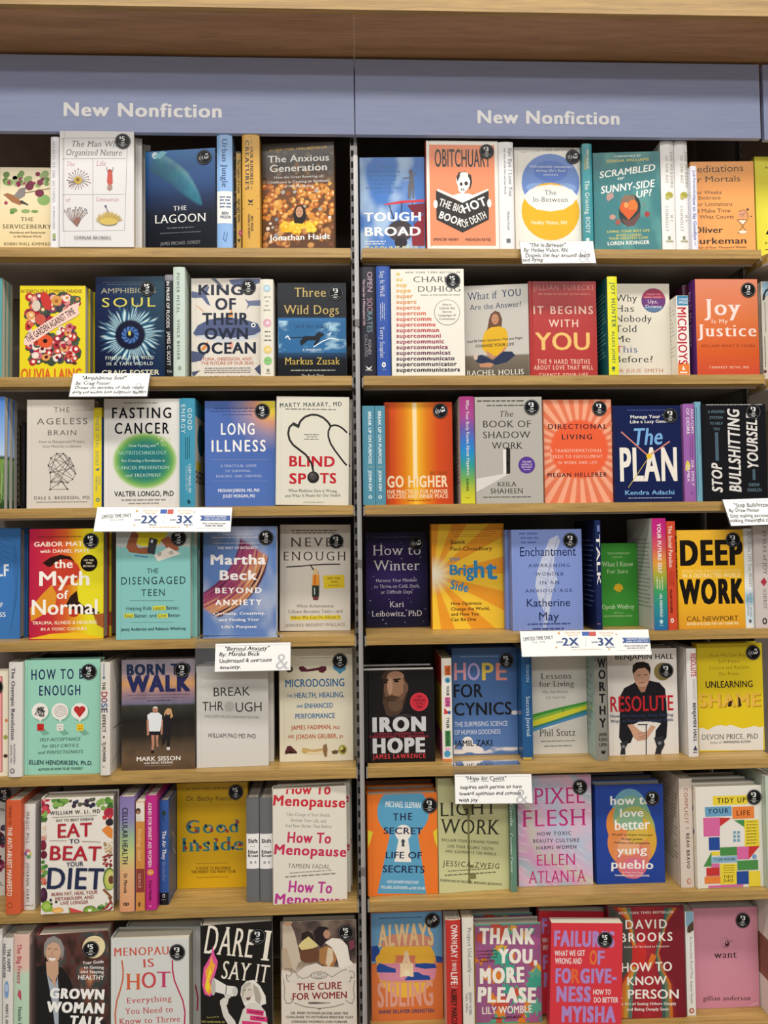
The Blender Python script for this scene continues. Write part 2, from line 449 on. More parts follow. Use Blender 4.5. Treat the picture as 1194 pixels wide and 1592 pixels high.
def cover_mesh(B):
    w, t, h, hard = B['w'], B['t'], B['h'], B['hard']
    bt = 2.2 if hard else .7
    base, sp, bk = lin(B['base']), lin(B['sp']), lin(B['bk'])
    edge = lin(B.get('edge', B['base']))
    ns = 10 if hard else 2
    out = [(w, t)]
    if hard: out += [(11, t), (8.5, t - .7), (6, t)]
    out += [(spine_x(t * (1 - i / ns), t, hard), t * (1 - i / ns)) for i in range(ns + 1)]
    if hard: out += [(6, 0), (8.5, .7), (11, 0)]
    out += [(w, 0)]
    nb = 4 if hard else 1
    n = len(out)
    inn = []
    for i, (x, y) in enumerate(out):
        if i < nb: inn.append((x, t - bt))
        elif i >= n - nb: inn.append((x, bt))
        else: inn.append((max(x + bt, bt * .6), min(max(y, bt), t - bt)))
    V, F, Cc = [], [], []
    for z in (0, h):
        V += [(x, y, z) for x, y in out] + [(x, y, z) for x, y in inn]
    T = 2 * n
    for i in range(n - 1):
        c = bk if i < nb else (base if i >= n - 1 - nb else sp)
        F.append((i, i + 1, T + i + 1, T + i)); Cc.append(c)
        F.append((n + i + 1, n + i, T + n + i, T + n + i + 1)); Cc.append(edge)
        F.append((i + 1, i, n + i, n + i + 1)); Cc.append(edge)
        F.append((T + i, T + i + 1, T + n + i + 1, T + n + i)); Cc.append(edge)
    F.append((n, 0, T, T + n)); Cc.append(edge)
    F.append((n - 1, 2 * n - 1, T + 2 * n - 1, T + n - 1)); Cc.append(edge)
    for side, ops in (('front', B['front']), ('spine', B['spine']), ('back', B['back'])):
        if not ops: continue
        A = Art(t if side == 'spine' else w, h, len(V))
        for op in ops:
            A.lift = .3 if side == 'spine' and hard and op[0] not in 'gr' else 0.0      # print rides clear of the rounded spine
            A.do(op)
        k = len(V)
        for (u, e, z) in A.v:
            if side == 'front': V.append((u, -e, z))
            elif side == 'spine': V.append((spine_x(t - u, t, hard) - e - (.12 if hard else 0), t - u, z))
            else: V.append((w - u, t + e, z))
        F += [tuple(i + k for i in f) for f in A.f]; Cc += A.c
    V = [((x - w / 2) / 1000, y / 1000, z / 1000) for x, y, z in V]
    return V, F, Cc

def build_book(B):
    w, t, h, hard = B['w'], B['t'], B['h'], B['hard']
    root = empty('hardcover_book' if hard else 'paperback_book', B['loc'], B['rot'])
    tag(root, B['label'], 'book', B.get('group'))
    V, F, Cc = cover_mesh(B)
    put('cover', V, F, M_PRINT, root, Cc)
    bt, ins = (2.4, 3.0) if hard else (.8, .25)
    x0 = (3.0 if hard else 1.0) - w / 2
    b = (x0 / 1000, (w / 2 - ins) / 1000, bt / 1000, (t - bt) / 1000, (ins if hard else .1) / 1000, (h - ins) / 1000)
    put('page_block', *boxes([b]), M_PAGE, root)
    for (n, x, z, rot) in B['stick']:
        sticker(root, n, (x - w / 2) / 1000, -.0013, z / 1000, rot)
    return root

def copy_book(src, loc, label, group=None):
    r = src.copy(); COL.objects.link(r); r.location = loc; r['label'] = label
    if group: r['group'] = group
    for c in src.children:
        if c.name.startswith('price_sticker'): continue
        d = c.copy(); COL.objects.link(d); d.parent = r
    return r

def build_tag(t):
    """a paper card in a thin clear holder that clips over the shelf edge"""
    w, h = t['w'], t['h']
    root = empty('shelf_talker', t['loc'], t['rot']); tag(root, t['label'], 'shelf card', t.get('group'))
    A = Art(w, h, int(w * 10))
    A.layer = 6
    for op in t['ops']: A.do(op)
    v, f = boxes([(0, w / 1000, 0, .0004, 0, h / 1000)]); k = len(v); c = [lin('f2f1ee')] * 6
    v = v + [(x / 1000, -e / 1000, z / 1000) for x, e, z in A.v]; f = f + [tuple(i + k for i in q) for q in A.f]
    put('paper_card', v, f, M_MATTE, root, c + A.c)
    l, r, up = t['hold']
    hb = [(-l / 1000, (w + r) / 1000, .0006, .0014, -.0015, h / 1000 + .001)]
    put('clear_holder', *boxes(hb), M_CLEAR, root)
    if up:
        # the film runs up over the front of the shelf and back across its top
        inv = root.rotation_euler.to_matrix().inverted(); z = t['zs'] + .0007 - t['loc'][2]
        x0, x1 = -l / 1000, (w + r - 22) / 1000
        ys = [(-.0030, h / 1000 * .98 * math.cos(t['rot'][0])), (-.0030, z), (.030, z)]
        P3 = []
        for xx in (x0, x1):
            for (yy, zz) in ys:
                P3.append(inv @ Vector((xx, yy - t['loc'][1], zz)))
        put('holder_film', P3, [(0, 1, 4, 3), (1, 2, 5, 4)], M_CLEAR, root)
    return root

# ---------------------------------------------------------------- the setting: floor, ceiling, canopy, back wall
P = 0.9144
ZS = [2.0795 - 0.2803 * i for i in range(7)]
structure(put('floor', *boxes([(-3.5, 4.0, -7.5, 0.34, -0.05, 0.0)]), M_FLOOR))
structure(put('ceiling', *boxes([(-3.5, 4.0, -7.5, 0.34, 4.25, 4.3)]), M_CEIL))
structure(put('wall_back', *boxes([(-1.9, 2.9, 0.31, 0.34, 0.0, 4.25)]), M_PANEL))
structure(put('trim_1', *boxes([(-1.9, 2.9, -0.143, -0.129, 2.506, 2.70)]), M_FASCIA))              # canopy fascia board
soffit = structure(put('trim_2', *boxes([(-1.9, -0.0003, -0.1285, 0.305, 2.5095, 2.53)]), M_OAKDARK))   # canopy underside, one board per bay
structure(put('trim_3', *boxes([(0.0003, P - 0.0003, -0.1285, 0.305, 2.5095, 2.53)]), M_OAKDARK))
structure(put('trim_4', *boxes([(P + 0.0003, 2.9, -0.1285, 0.305, 2.5095, 2.53)]), M_OAKDARK))

# ---------------------------------------------------------------- header signs
def sign(x0, x1, z0, z1, label, lettering=None):
    root = empty('header_sign', ((x0 + x1) / 2, 0.0, z0))
    tag(root, label, 'sign', None)
    w = x1 - x0
    b = box('sign_panel', (-w / 2, w / 2, 0.0, 0.012, 0.0, z1 - z0), M_SIGN, root, 0.0012)
    if lettering:
        xa, xb, zb, cap = lettering
        v, f, lv = glyphs('New Nonfiction', 'k'); a, c = v[:, 0].min(), v[:, 0].max()
        vv = [((xa + (p[0] - a) / (c - a) * (xb - xa)) - (x0 + x1) / 2, -0.0006 - .00002 * q, zb + p[1] / CAP * cap - z0) for p, q in zip(v, lv)]
        put('sign_lettering', vv, f, M_WHITE, root)
    return root
SIGNZ = (2.3325, 2.5025)
sign(-P + 0.001, -0.001, *SIGNZ, 'slate blue header panel with large white words above the bay holding the whale book', (-0.6283, -0.2895, 2.3665, 0.0290))
sign(0.001, P - 0.004, *SIGNZ, 'slate blue header panel with white words above the bay holding the skull book', (0.2710, 0.5890, 2.3600, 0.0282))
sign(P + 0.004, 2 * P, SIGNZ[0] - .003, SIGNZ[1], 'slate blue header panel beginning past the far upright, blank where seen')

# ---------------------------------------------------------------- shelf uprights
def upright(x, label, strip):
    root = empty('shelf_upright', (x, 0.0, 0.0)); tag(root, label, 'upright')
    z0, z1 = 0.02, 2.495
    xa, xb, ya = (-0.0112, 0.0045, 0.022) if strip else (-0.0058, -0.0008, 0.086)
    box('slotted_post', (xa, xb, ya, ya + 0.02, z0, z1), M_POST, root)
    bl = []; z = 0.06
    while z < z1 - 0.03:
        bl.append((xa + .0018, xa + .0018 + (.006 if strip else .0018), ya - .0008, ya + .0002, z, z + 0.0135)); z += 0.0254
    put('post_slot_pattern', *boxes(bl), M_SLOT, root)
    box('side_web', (-0.0020, -0.0006, ya + .02, 0.305, z0, z1), M_TRAY, root)
    if strip:
        zt = 2.285
        v, f = boxes([(-0.0042, 0.0018, -0.004, 0.002, z0, zt), (0.0018, 0.0052, -0.001, 0.005, z0, zt), (-0.0006, 0.0006, 0.002, 0.022, z0, zt)])
        put('edge_strip', v, f, M_CHROME, root)
        for zj in (1.905, 1.385, 0.735):
            box('strip_joint', (-0.0048, 0.0056, -0.0048, 0.004, zj, zj + 0.018), M_POST, root, 0.001)
    return root
upright(0.0, 'slotted steel upright with a bright metal strip dividing the two full bays', True)
upright(P, 'dark slotted upright past the orange hourglass book and the torn yellow book', False)

# ---------------------------------------------------------------- shelves
NTH = ['top', 'second', 'third', 'fourth', 'fifth', 'sixth', 'bottom']
def shelf(x0, x1, z, label, group):
    root = empty('shelf', ((x0 + x1) / 2, 0.0, z)); tag(root, label, 'shelf', group)
    h = (x1 - x0) / 2
    o = put('shelf_board', *boxes([(-h, h, 0.0, 0.034, -0.0205, 0.0), (-h, h, 0.034, 0.30, -0.008, 0.0)]), M_OAK, root)
    v, f = boxes([(-h + .001, h - .001, 0.0345, 0.0375, -0.024, -0.008), (-h + .001, h - .001, 0.0375, 0.30, -0.0115, -0.008)])
    put('metal_tray', v, f, M_TRAY, root)
    v, f = boxes([(-h - .0085, -h - .0005, 0.006, 0.020, -0.024, -0.001), (h + .0005, h + .0085, 0.006, 0.020, -0.024, -0.001)])
    for q, (a, b) in enumerate(((-h - .0032, -h - .0004), (h + .0004, h + .0032))):
        box('shelf_bracket', (a, b, 0.004, 0.021, -0.023, -0.003), M_TRAY, root)
    return root
LB = ['bird and berry book', 'yellow flower book', 'stethoscope book', 'pale teal book', 'mint green book', 'mustard yellow book', 'grey-haired woman book']
RB = ['orange skull book', 'red and gold YOU book', 'navy clock hands book', 'sunburst book', 'bearded face book', 'blue keyhole book', 'plain pink book']
for i, z in enumerate(ZS):
    shelf(-P + 0.0125, -0.0125, z, 'oak shelf, %s one of its bay, carrying the %s' % (NTH[i], LB[i]), 'shelves of the whale bay')
    shelf(0.0125, P - 0.0125, z, 'oak shelf, %s one of its bay, carrying the %s' % (NTH[i], RB[i]), 'shelves of the skull bay')

for z, lab in ((2.0730, 'oak shelf end of the next bay, under the bright yellow book'), (1.7930, 'oak shelf end of the next bay, under the cream spine with pale blue top')):
    # the next bay turns toward the aisle, so its front edge runs forward
    root = empty('shelf', (P + 0.0005, 0.0, z)); tag(root, lab, 'shelf')
    pl = [(0.0, 0.02), (0.052, -0.11), (0.40, -0.11), (0.40, 0.30), (0.0, 0.30)]; n = len(pl)
    for nm, za, zb, m in (('shelf_board', -0.0205, 0.0, M_OAK), ('metal_tray', -0.025, -0.0206, M_TRAY)):
        v = [(x, y, zz) for zz in (za, zb) for x, y in pl]
        put(nm, v, [tuple(range(n))[::-1], tuple(range(n, 2 * n))] + [(i, (i + 1) % n, n + (i + 1) % n, n + i) for i in range(n)], m, root)

# ---------------------------------------------------------------- the books (all sizes in millimetres, artwork laid out on each cover)
BOOKS = [
 dict(label='small cream hardcover with a painted bird and red berries among green leaves', hard=1, w=114.7, t=20, h=188.9, loc=[-0.72,0.03,2.0799], rot=[0,0,0], base='ecdcb4', sp='ecdcb4', bk='ecdcb4',
  front=[('g','v',[(0,'efe4c4'),(1,'e9d3a0')]),('b',3,9.9,103.9,148.2,179.2,26,['7d9a5a','93ab6e','6b8a4c','a5b583'],3.9,8.4),('b',4,19.6,103.9,144.9,179.2,10,['8a3350','a34a62','70304a'],2.9,5.8),('c',29.6,93,8.4,5.2,'7d9a5a'),('c',55.5,91.5,9.7,4.5,'93ab6e'),('c',75,91,7.8,3.2,'7d9a5a'),('c',94.3,116.9,13.6,12.3,'8db06a'),('c',19.6,155,9.7,7.8,'8db06a'),('c',63.4,146.9,9.1,9.1,'7a3348'),('c',86.1,155.5,6.5,6.5,'8a3a52'),('c',85.2,132,9.7,8.4,'7a3348'),('p','a5714c',[6.8,128.1,16.5,131.5,35.9,124.9,49,108.2,42.5,104.8,26.3,111.5,13.3,123.1]),('p','8d8684',[29.4,124.9,42.3,141.7,55.9,145.2,53.7,125,42.4,118.3]),('p','4a4644',[45.7,116.6,61.9,106.6,60.3,104.3,42.5,109.9]),('l','6b4a34',1.62,[52.1,131.7,107.2,142.2]),('c',26.4,88,4.5,3.2,'5f8a4a'),('c',13.3,109.7,3.9,3.9,'a34a62'),('c',19.6,155,3.9,5.2,'a34a62'),('t','THE',44.9,72.5,69.4,8.7,'4a3a2c','s'),('t','SERVICEBERRY',6.6,111.5,53,9,'4a3a2c','s'),('t','Abundance and Reciprocity',20.8,98.5,42.3,4.3,'6b5238','b'),('t','in the Natural World',30.6,89.2,33.6,4.3,'6b5238','b'),('t','ROBIN WALL KIMMERER',9.4,113.6,15.6,6.3,'5a4530','s')]),
 dict(label='slim white book with faint grey lettering beside the bird and berry book', hard=1, w=145, t=18, h=247.5, loc=[-0.6426,0.0845,2.0799], rot=[0,0,1.5708], base='ecebee', sp='ecebee', bk='ecebee',
  spine=[('v','SECRETS OF THE OCTOPUS',-236.7,-103.5,4.4,5.8,'a9a6b0','sw'),('v','SY MONTGOMERY',-93.6,-42.2,5.4,4.5,'b4b0b8','s'),('r',4.9,11.9,22.3,33.9,'9db07c',8),('r',4.9,12,18.7,21.3,'55565c',8)]),
 dict(label='large pale grey hardcover with four botanical drawings in a ruled grid', hard=1, w=157.9, t=26, h=253.1, loc=[-0.557,-0.002,2.0799], rot=[0,0,0], base='dedcdc', sp='d6d4d4', bk='dedcdc', stick=[('5',134.4,231.3,0.05)], copies=[([-0.548,0.025,2.0799],'second copy of the grey botanical hardcover, directly behind the front one'),([-0.537,0.052,2.0799],'rearmost copy of the grey botanical hardcover with four drawings')],
  front=[('l','8f8c8c',0.96,[7,237.1,7.7,33.9,138,35.8,144.4,239.1,7,237.1]),('l','8f8c8c',0.96,[7.2,192.1,139.9,193.9]),('l','8f8c8c',0.96,[7.4,113.5,138.6,115]),('l','8f8c8c',0.96,[70.5,192.6,70.8,34.9]),('t','The Man Who',26.3,131.2,218.9,12.9,'55524f','si'),('t','Organized Nature',14.2,132.2,199.6,13.6,'55524f','si'),('t','The',15.5,32.1,176,9.6,'c08a92','si'),('t','Life',78.2,98.1,176.9,11.3,'c08a92','si'),('t','of',13.2,23.4,98.1,8.2,'c08a92','si'),('t','Linnaeus',77.4,125.8,99.3,9.6,'c08a92','si'),('f',40.5,145.1,24,-30,215,15,'7d6a62',0.96,'9a6a78'),('f',39.9,145.1,22.4,190,350,9,'8a7468',0.96),('c',39.3,145.1,8.3,8.3,'c8a94a'),('c',38.6,146.1,4.2,4.2,'8a6a2e'),('p','c4574c',[102.3,163.7,111.9,163.8,112.9,140.7,108.8,134,104,134,100.7,142.2]),('p','a88a7c',[102.7,135.6,111,135.7,112.3,127.4,106.5,122.4,100.8,126.7]),('l','6a5a5a',0.96,[102.6,163.7,99.1,172,101.3,173.7]),('l','6a5a5a',0.96,[111.6,163.8,114.2,172.1,112.3,173.8]),('c',106.8,166.4,4.5,3.2,'b24a44'),('f',37.6,44.6,41.5,55,128,14,'8a6e62',0.96,'7d7a80'),('f',37.6,44.6,19.1,75,105,7,'9a6a5c',1.28),('f',104.7,48.2,30.4,20,160,30,'c8aa4c',1.28),('c',104.7,54.8,19.2,7.7,'d2b860'),('l','6a6488',1.28,[104.6,74.6,98.9,87.1]),('c',98.2,88.4,2.2,2.2,'4a4878'),('t','GUNNAR BROBERG',31.6,109.2,16.1,7.2,'55524f','s')]),
 dict(label='dark blue hardcover with a whale diving in deep water', hard=1, w=158.5, t=24, h=230.5, loc=[-0.3861,0.028,2.0799], rot=[0,0,-0.1222], base='0a1830', sp='0a2a4a', bk='0a1830', stick=[('3',133.3,209.7,1.4)],
  front=[('g','whale',None,None,None,None,None,1.6),('c',21.5,220.7,6.7,7.5,'e6f6f8'),('p','7fc8d8',[16,217.7,36.9,233,49.5,226.1,32.7,212.6]),('t','THE',62.9,93.2,94.5,10.2,'e8e6e2','s'),('t','LAGOON',20.8,136.9,67.5,18.4,'f2f0ec','s'),('k',49.1,109.3,54.2,57.4,'6f7378'),('k',33.3,124.9,43.9,46,'6f7378'),('t','JAMES MICHAEL DORSEY',33.7,124.4,18,7.4,'8d8f94','s')]),
 dict(label='light blue hardcover spine with a white band across its middle', hard=1, w=145, t=33.1, h=252.4, loc=[-0.2686,0.0785,2.0799], rot=[0,0,1.5708], base='8fb6e6', sp='8fb6e6', bk='8fb6e6',
  spine=[('r',-0.3,34.4,55.2,125.9,'f2f1ec',8),('v','Urban Jungle',-242.2,-135.6,11.3,11.9,'243a6c','s'),('k',6.2,30,110.8,115.8,'6a78a0'),('k',6.2,30,103.9,108.9,'6a78a0'),('k',6.2,30,96.6,101.6,'6a78a0'),('k',6.1,29.9,89.3,94.3,'6a78a0'),('t','BEN',10.8,24.7,74.4,6.1,'243a6c','b'),('t','WILSON',6.8,29.8,65.9,6.1,'243a6c','b'),('l','3a5aa0',1.19,[16.6,36.7,13.7,20.5,19.3,14.5]),('l','3a5aa0',1.19,[22.5,34.7,19.3,16.5])]),
 dict(label='narrow dark spine with gold panel and ornate leaf pattern beside the light blue spine', hard=1, w=145, t=17.9, h=223.8, loc=[-0.2502,0.0945,2.0799], rot=[0,0,1.5708], base='3a3024', sp='3a3024', bk='3a3024',
  spine=[('b',5,-1,7.3,15.1,220.1,16,['7a5a34','a0743c','4a3a28','8a6a48'],2,3.6),('r',6.2,16.1,7,219.4,'caa24a',8),('v','The Comfort of Crows',-205.7,-129.7,8.6,5.6,'2a2018','b'),('v','MARGARET RENKL',-117.4,-63.4,8.6,4.8,'2a2018','b'),('c',15.9,40.5,5.6,7.2,'b8446a'),('c',15.2,41.3,2.8,2.8,'d07a90'),('p','2a2018',[7.5,27.4,14.3,27.4,11,19.2])]),
 dict(label='gold hardcover spine with dark lettering set in two columns', hard=1, w=145, t=37.7, h=252.8, loc=[-0.2092,0.0775,2.0799], rot=[0,0,1.5708], base='d6a548', sp='d6a548', bk='d6a548',
  spine=[('v','CREATURES',-238.8,-128.9,7,8.3,'1e2a48','bs'),('v','OUR KINDRED',-224.2,-141.2,17.7,6.8,'1e2a48','bs'),('l','1e2a48',1.19,[19.7,238.1,21.2,232.4]),('l','1e2a48',1.19,[20.7,135.9,21.4,130.6]),('l','4a4030',1.19,[2.3,115.5,34.8,115.7]),('l','4a4030',1.19,[2.1,87.9,34.7,88.1]),('p','2a2a38',[12.5,107.4,19.7,104.6,24.5,108.7,21.2,100.6,14.9,101.3]),('k',12.5,23.6,95.6,98.1,'2a2a38'),('v','MONICA MURPHY',-74.6,-20.4,12.2,4.8,'2a2a38','bs'),('v','BILL WASIK',-70.6,-36.6,18.6,5.2,'2a2a38','bs')]),
 dict(label='hardcover with a girl sunk in a pit of orange balls on a grey cover', hard=1, w=160.8, t=26, h=248.6, loc=[-0.1274,0.028,2.0799], rot=[0,0,-0.0873], base='6a4a30', sp='54504e', bk='6a4a30',
  front=[('g','v',[(0,'5e5a58'),(0.25,'4e4640'),(0.4,'70492a'),(1,'5c3a20')]),('b',31,3.9,159.1,161.1,238.1,46,['6a625c','7c6c5c','8a6a48','5c544e'],3.7,6.6),('b',32,3.3,158.3,65.9,155.4,150,['c87a2a','d89038','b8641e','e0a850','a85a20','d8883c'],4.1,8.6,['e8b870','f0c888','d89a50']),('b',33,3,157.3,16.5,60.8,60,['9a5a28','b87434','7a4a2a','c88a48'],4.1,8.2,['c89a60']),('b',34,3,158.2,24.7,149.2,16,['ece2d2','b0a8a0','8a94a0'],3.3,5.4),('b',35,40.9,122.8,48.2,68.1,45,['f0b81e','f6c832','e8a818'],4.9,8.2,['ffe060']),('p','20150f',[73.2,100.7,78.2,106.7,88.4,107.6,95.3,99.9,97.6,79.2,90.1,65.1,71.7,66.9,69,88.5]),('c',83,92.1,8.2,12.3,'c89474'),('l','3a2018',1.23,[78.1,93.9,81.4,93.8]),('l','3a2018',1.23,[84.6,93.7,87.9,93.6]),('l','8a4a44',1.23,[80.9,86,85,85.9]),('t','#1 NEW YORK TIMES BESTSELLER',16.3,146,230.8,5.4,'e0b860','b',0.019),('t','The Anxious',13.3,150.6,205.4,14.9,'f6f4f0','b'),('t','Generation',17.2,145.5,183.9,15.7,'f6f4f0','b'),('t','How the Great Rewiring of',27.4,135.1,168.6,5.4,'f0eeea',''),('t','Childhood Is Causing an Epidemic',12.9,151.3,157.8,5.4,'f0eeea',''),('t','of Mental Illness',49,113.7,147.9,5.4,'f0eeea',''),('t','Jonathan Haidt',14.9,151.3,29.1,12.7,'f6f4f0','b'),('k',28.4,136.6,21,21.2,'e8e2da')]),
 dict(label='blue sky hardcover with a figure standing on the red wing of a biplane', hard=1, w=144.6, t=27, h=217.4, loc=[0.0818,0.028,2.0799], rot=[0,0,-0.0349], base='5a88cc', sp='4a70b0', bk='5a88cc',
  front=[('g','clouds',('4a7cc8','a8c4e4',3,4,0.45,0.75,0.1)),('t','From',43.7,65.6,193,5.7,'44729c','b'),('t','Google Boarding',18.8,90.3,182.9,5.7,'44729c','b'),('t','to Wing Walking—',18.7,90.1,173.6,5.7,'44729c','b'),('t','How Outdoor',25.5,83.1,164.3,5.6,'44729c','b'),('t','Adventure',30.4,78,155,5.6,'44729c','b'),('t','Improves Our Lives',13.4,94.7,145.8,5.6,'44729c','b'),('t','as We Age',33.3,74.6,136.5,5.6,'44729c','b'),('p','d0404c',[51.7,111.1,93.4,118.8,145,121,144.9,115.4,105.2,113.4,57.6,109.1]),('l','3a3238',2.38,[65.5,109,80.7,56.5]),('l','3a3238',2.38,[93.4,114.7,89.2,40.4]),('l','3a3238',1.98,[117.1,114.5,123.8,24]),('c',89.3,50.4,28.5,23.8,'42393c'),('c',89.3,50.4,10.3,10.3,'6a5f60'),('p','8a2230',[120.4,64.2,144.6,92,143.5,15.7,115.8,16,114.2,40.1]),('c',90.2,24.3,14.2,11.9,'2a2428'),('p','7a2434',[105.2,108.6,144.9,112.2,144.6,92,124.6,80.2]),('p','6a6a70',[110.9,181.1,118.1,183,121.7,160.8,121.2,124.5,117.3,122.5,116.8,148.7,112.5,122.6,107.7,122.6,107.3,148.8,110.7,164.9]),('c',114.1,184.3,4.4,5.2,'6a5a58'),('l','6a6a70',2.78,[113.1,171,97.2,169.1]),('l','6a6a70',2.78,[118.7,172.9,126.8,185]),('t','TOUGH',8.4,135.6,72.3,18.9,'f8f8f8','k'),('t','BROAD',10,134.7,39.4,18.9,'f8f8f8','k'),('k',9.9,56.6,25.2,28.7,'e8eef4'),('k',9.8,54.6,20,23.1,'e8eef4'),('t','CAROLINE PAUL',9.6,131.4,2.9,12.8,'e8dc90','')]),
 dict(label='orange hardcover with white border showing a skull-faced woman reading a black book', hard=1, w=160.4, t=24, h=247.2, loc=[0.2374,0.012,2.0799], rot=[0,0,0], base='f2eee4', sp='c8553a', bk='f2eee4', stick=[('3',135.1,223.1,0.05)],
  front=[('r',7,152.4,11,238.2,'f0936a'),('t','OBITCHUARY',18.7,143.6,188.1,39.4,'3a3432','b'),('c',83.5,158.4,17.4,19,'f6f4ee'),('p','f6f4ee',[69.5,146.3,71.3,134.3,79.8,125.5,91.1,138.4,100.2,158.5]),('p','3a3432',[67,166.3,71.9,176.4,85.8,178.5,99.6,169.8,101.7,154.5,97.1,138.5,94.3,136.4,97.4,156.5,91.7,169.7,75.8,169.6,68.4,154.3]),('c',83.7,171.3,9.5,5.6,'f6f4ee'),('c',77.1,149.6,3.2,4,'3a3432'),('c',88.2,151.2,4,4.4,'3a3432'),('l','3a3432',1.19,[75.3,138.3,85.2,136.4]),('l','3a3432',1.19,[77.7,139.9,77.6,134.3]),('l','3a3432',1.19,[81.7,140,81.6,134.4]),('p','f6f4ee',[51.3,122.1,71.2,128.3,94.9,128.4,114.6,118.5,80.7,106.3]),('p','f6f4ee',[23.9,138.8,78.9,115.1,79.6,108.3,23,133.2]),('p','f6f4ee',[136.8,139.5,79.7,115.1,79.6,108.3,137.5,133.9]),('p','34302f',[20.6,134.8,79.5,107.1,78.5,40.4,20.9,69.2]),('p','34302f',[79.5,107.1,137.9,135.5,137.6,69.8,78.5,40.4]),('c',19.4,104,4.7,9.5,'f6f4ee'),('c',139,106.7,4.8,9.5,'f6f4ee'),('t','THE BIG',24.9,80.1,101.2,16.8,'f6f4ee','b',-0.326),('t','BOOK',25.3,80,73.3,16,'f6f4ee','k',-0.368),('t','HOT',82.3,138.8,83.1,19.2,'f6f4ee','k',0.368),('t','OF DEATH',81,138.7,50.4,16,'f6f4ee','b',0.419),('t','SPENCER HENRY',13.1,70.3,21.9,6,'3a3432','b'),('t','MADISON REYES',84.5,141.1,21.8,6,'3a3432','b')]),
 dict(label='white spine with soft grey serif title, next to the orange skull book', hard=1, w=145, t=32.6, h=242.3, loc=[0.3505,0.0805,2.0799], rot=[0,0,1.5708], base='edecee', sp='edecee', bk='edecee',
  spine=[('v','Bye Bye I Love You',-227.8,-120.3,20.8,8.7,'8d8f98','s'),('v','The Story of Our First and Last Words',-228.5,-124.2,11.3,4,'a4a6ac','b'),('v','Michael Erard',-85.8,-45.1,16.4,5.6,'8d8f98','s'),('r',13.9,22.8,15.2,24.4,'6a6c74',8)]),
 dict(label='cream hardcover with overlapping blue and yellow circles', hard=1, w=149.5, t=26, h=242.9, loc=[0.4324,0.028,2.0799], rot=[0,0,0], base='efece2', sp='ece6d4', bk='efece2', stick=[('3',133.3,221.4,1.5)],
  front=[('t','NEW YORK TIMES BESTSELLER',16.1,137.3,229.3,4.1,'a9a498','bw',0.076),('c',81.5,162.6,65.9,65.9,'6f8fd0'),('c',82,188.3,38.4,24.3,'5a7cc8'),('c',50.2,151.4,24.2,10.5,'8aaade'),('c',114.8,149.8,25.1,11.3,'8aaade'),('c',54.1,145.4,16.1,6.5,'a8c2e6'),('c',116.7,143.8,16.2,5.7,'b8cdea'),('c',80.1,96.4,65.8,65.8,'eab51e'),('p','f6f2ea',[18.3,129.7,31.9,144,50.2,153.5,81.4,158.2,112.9,153.9,130.9,144.7,143.5,130.5,130.2,113.3,109.7,101,80.1,96.4,49.2,100.7,31.3,112.7]),('t','Unforgettable encounters',34.9,132,196.5,6.1,'e8eefa','s'),('t',"during life's final",48.8,115.6,187.5,5.7,'e8eefa','s'),('t','moments',66,99.2,178.5,4.9,'e8eefa','s'),('t','The',67.6,94.2,134.2,11,'4a4a52','s'),('t','In-Between',41,120.2,118.3,11,'4a4a52','s'),('t','Hadley Vlahos, RN',36.4,116.3,67.2,8.1,'f6efc8','b')],
  spine=[('v','The In-Between',-150,-50,9,7,'3a3a3a','s')]),
 dict(label='teal spine with yellow and white words, between circles book and green heart book', hard=1, w=145, t=21.6, h=244.1, loc=[0.5294,0.0865,2.0799], rot=[0,0,1.5708], base='4496a0', sp='4496a0', bk='4496a0',
  spine=[('v','MARY-FRANCES',-229.7,-186.6,8.8,5.3,'e8e2c8','b'),('v',"O'CONNOR",-217.3,-183.7,3.3,4.5,'d8c860',''),('v','The Grieving BODY',-160,-39.6,4.4,9.8,'dff0ea','sb'),('r',4.2,11.7,17.2,29.5,'d8e8e4',8)]),
 dict(label='teal green hardcover with a cracked eggshell holding an orange heart', hard=1, w=148.5, t=27, h=229.6, loc=[0.6098,0.0201,2.0799], rot=[0,0,-0.0698], base='4a8a8c', sp='3a7078', bk='4a8a8c',
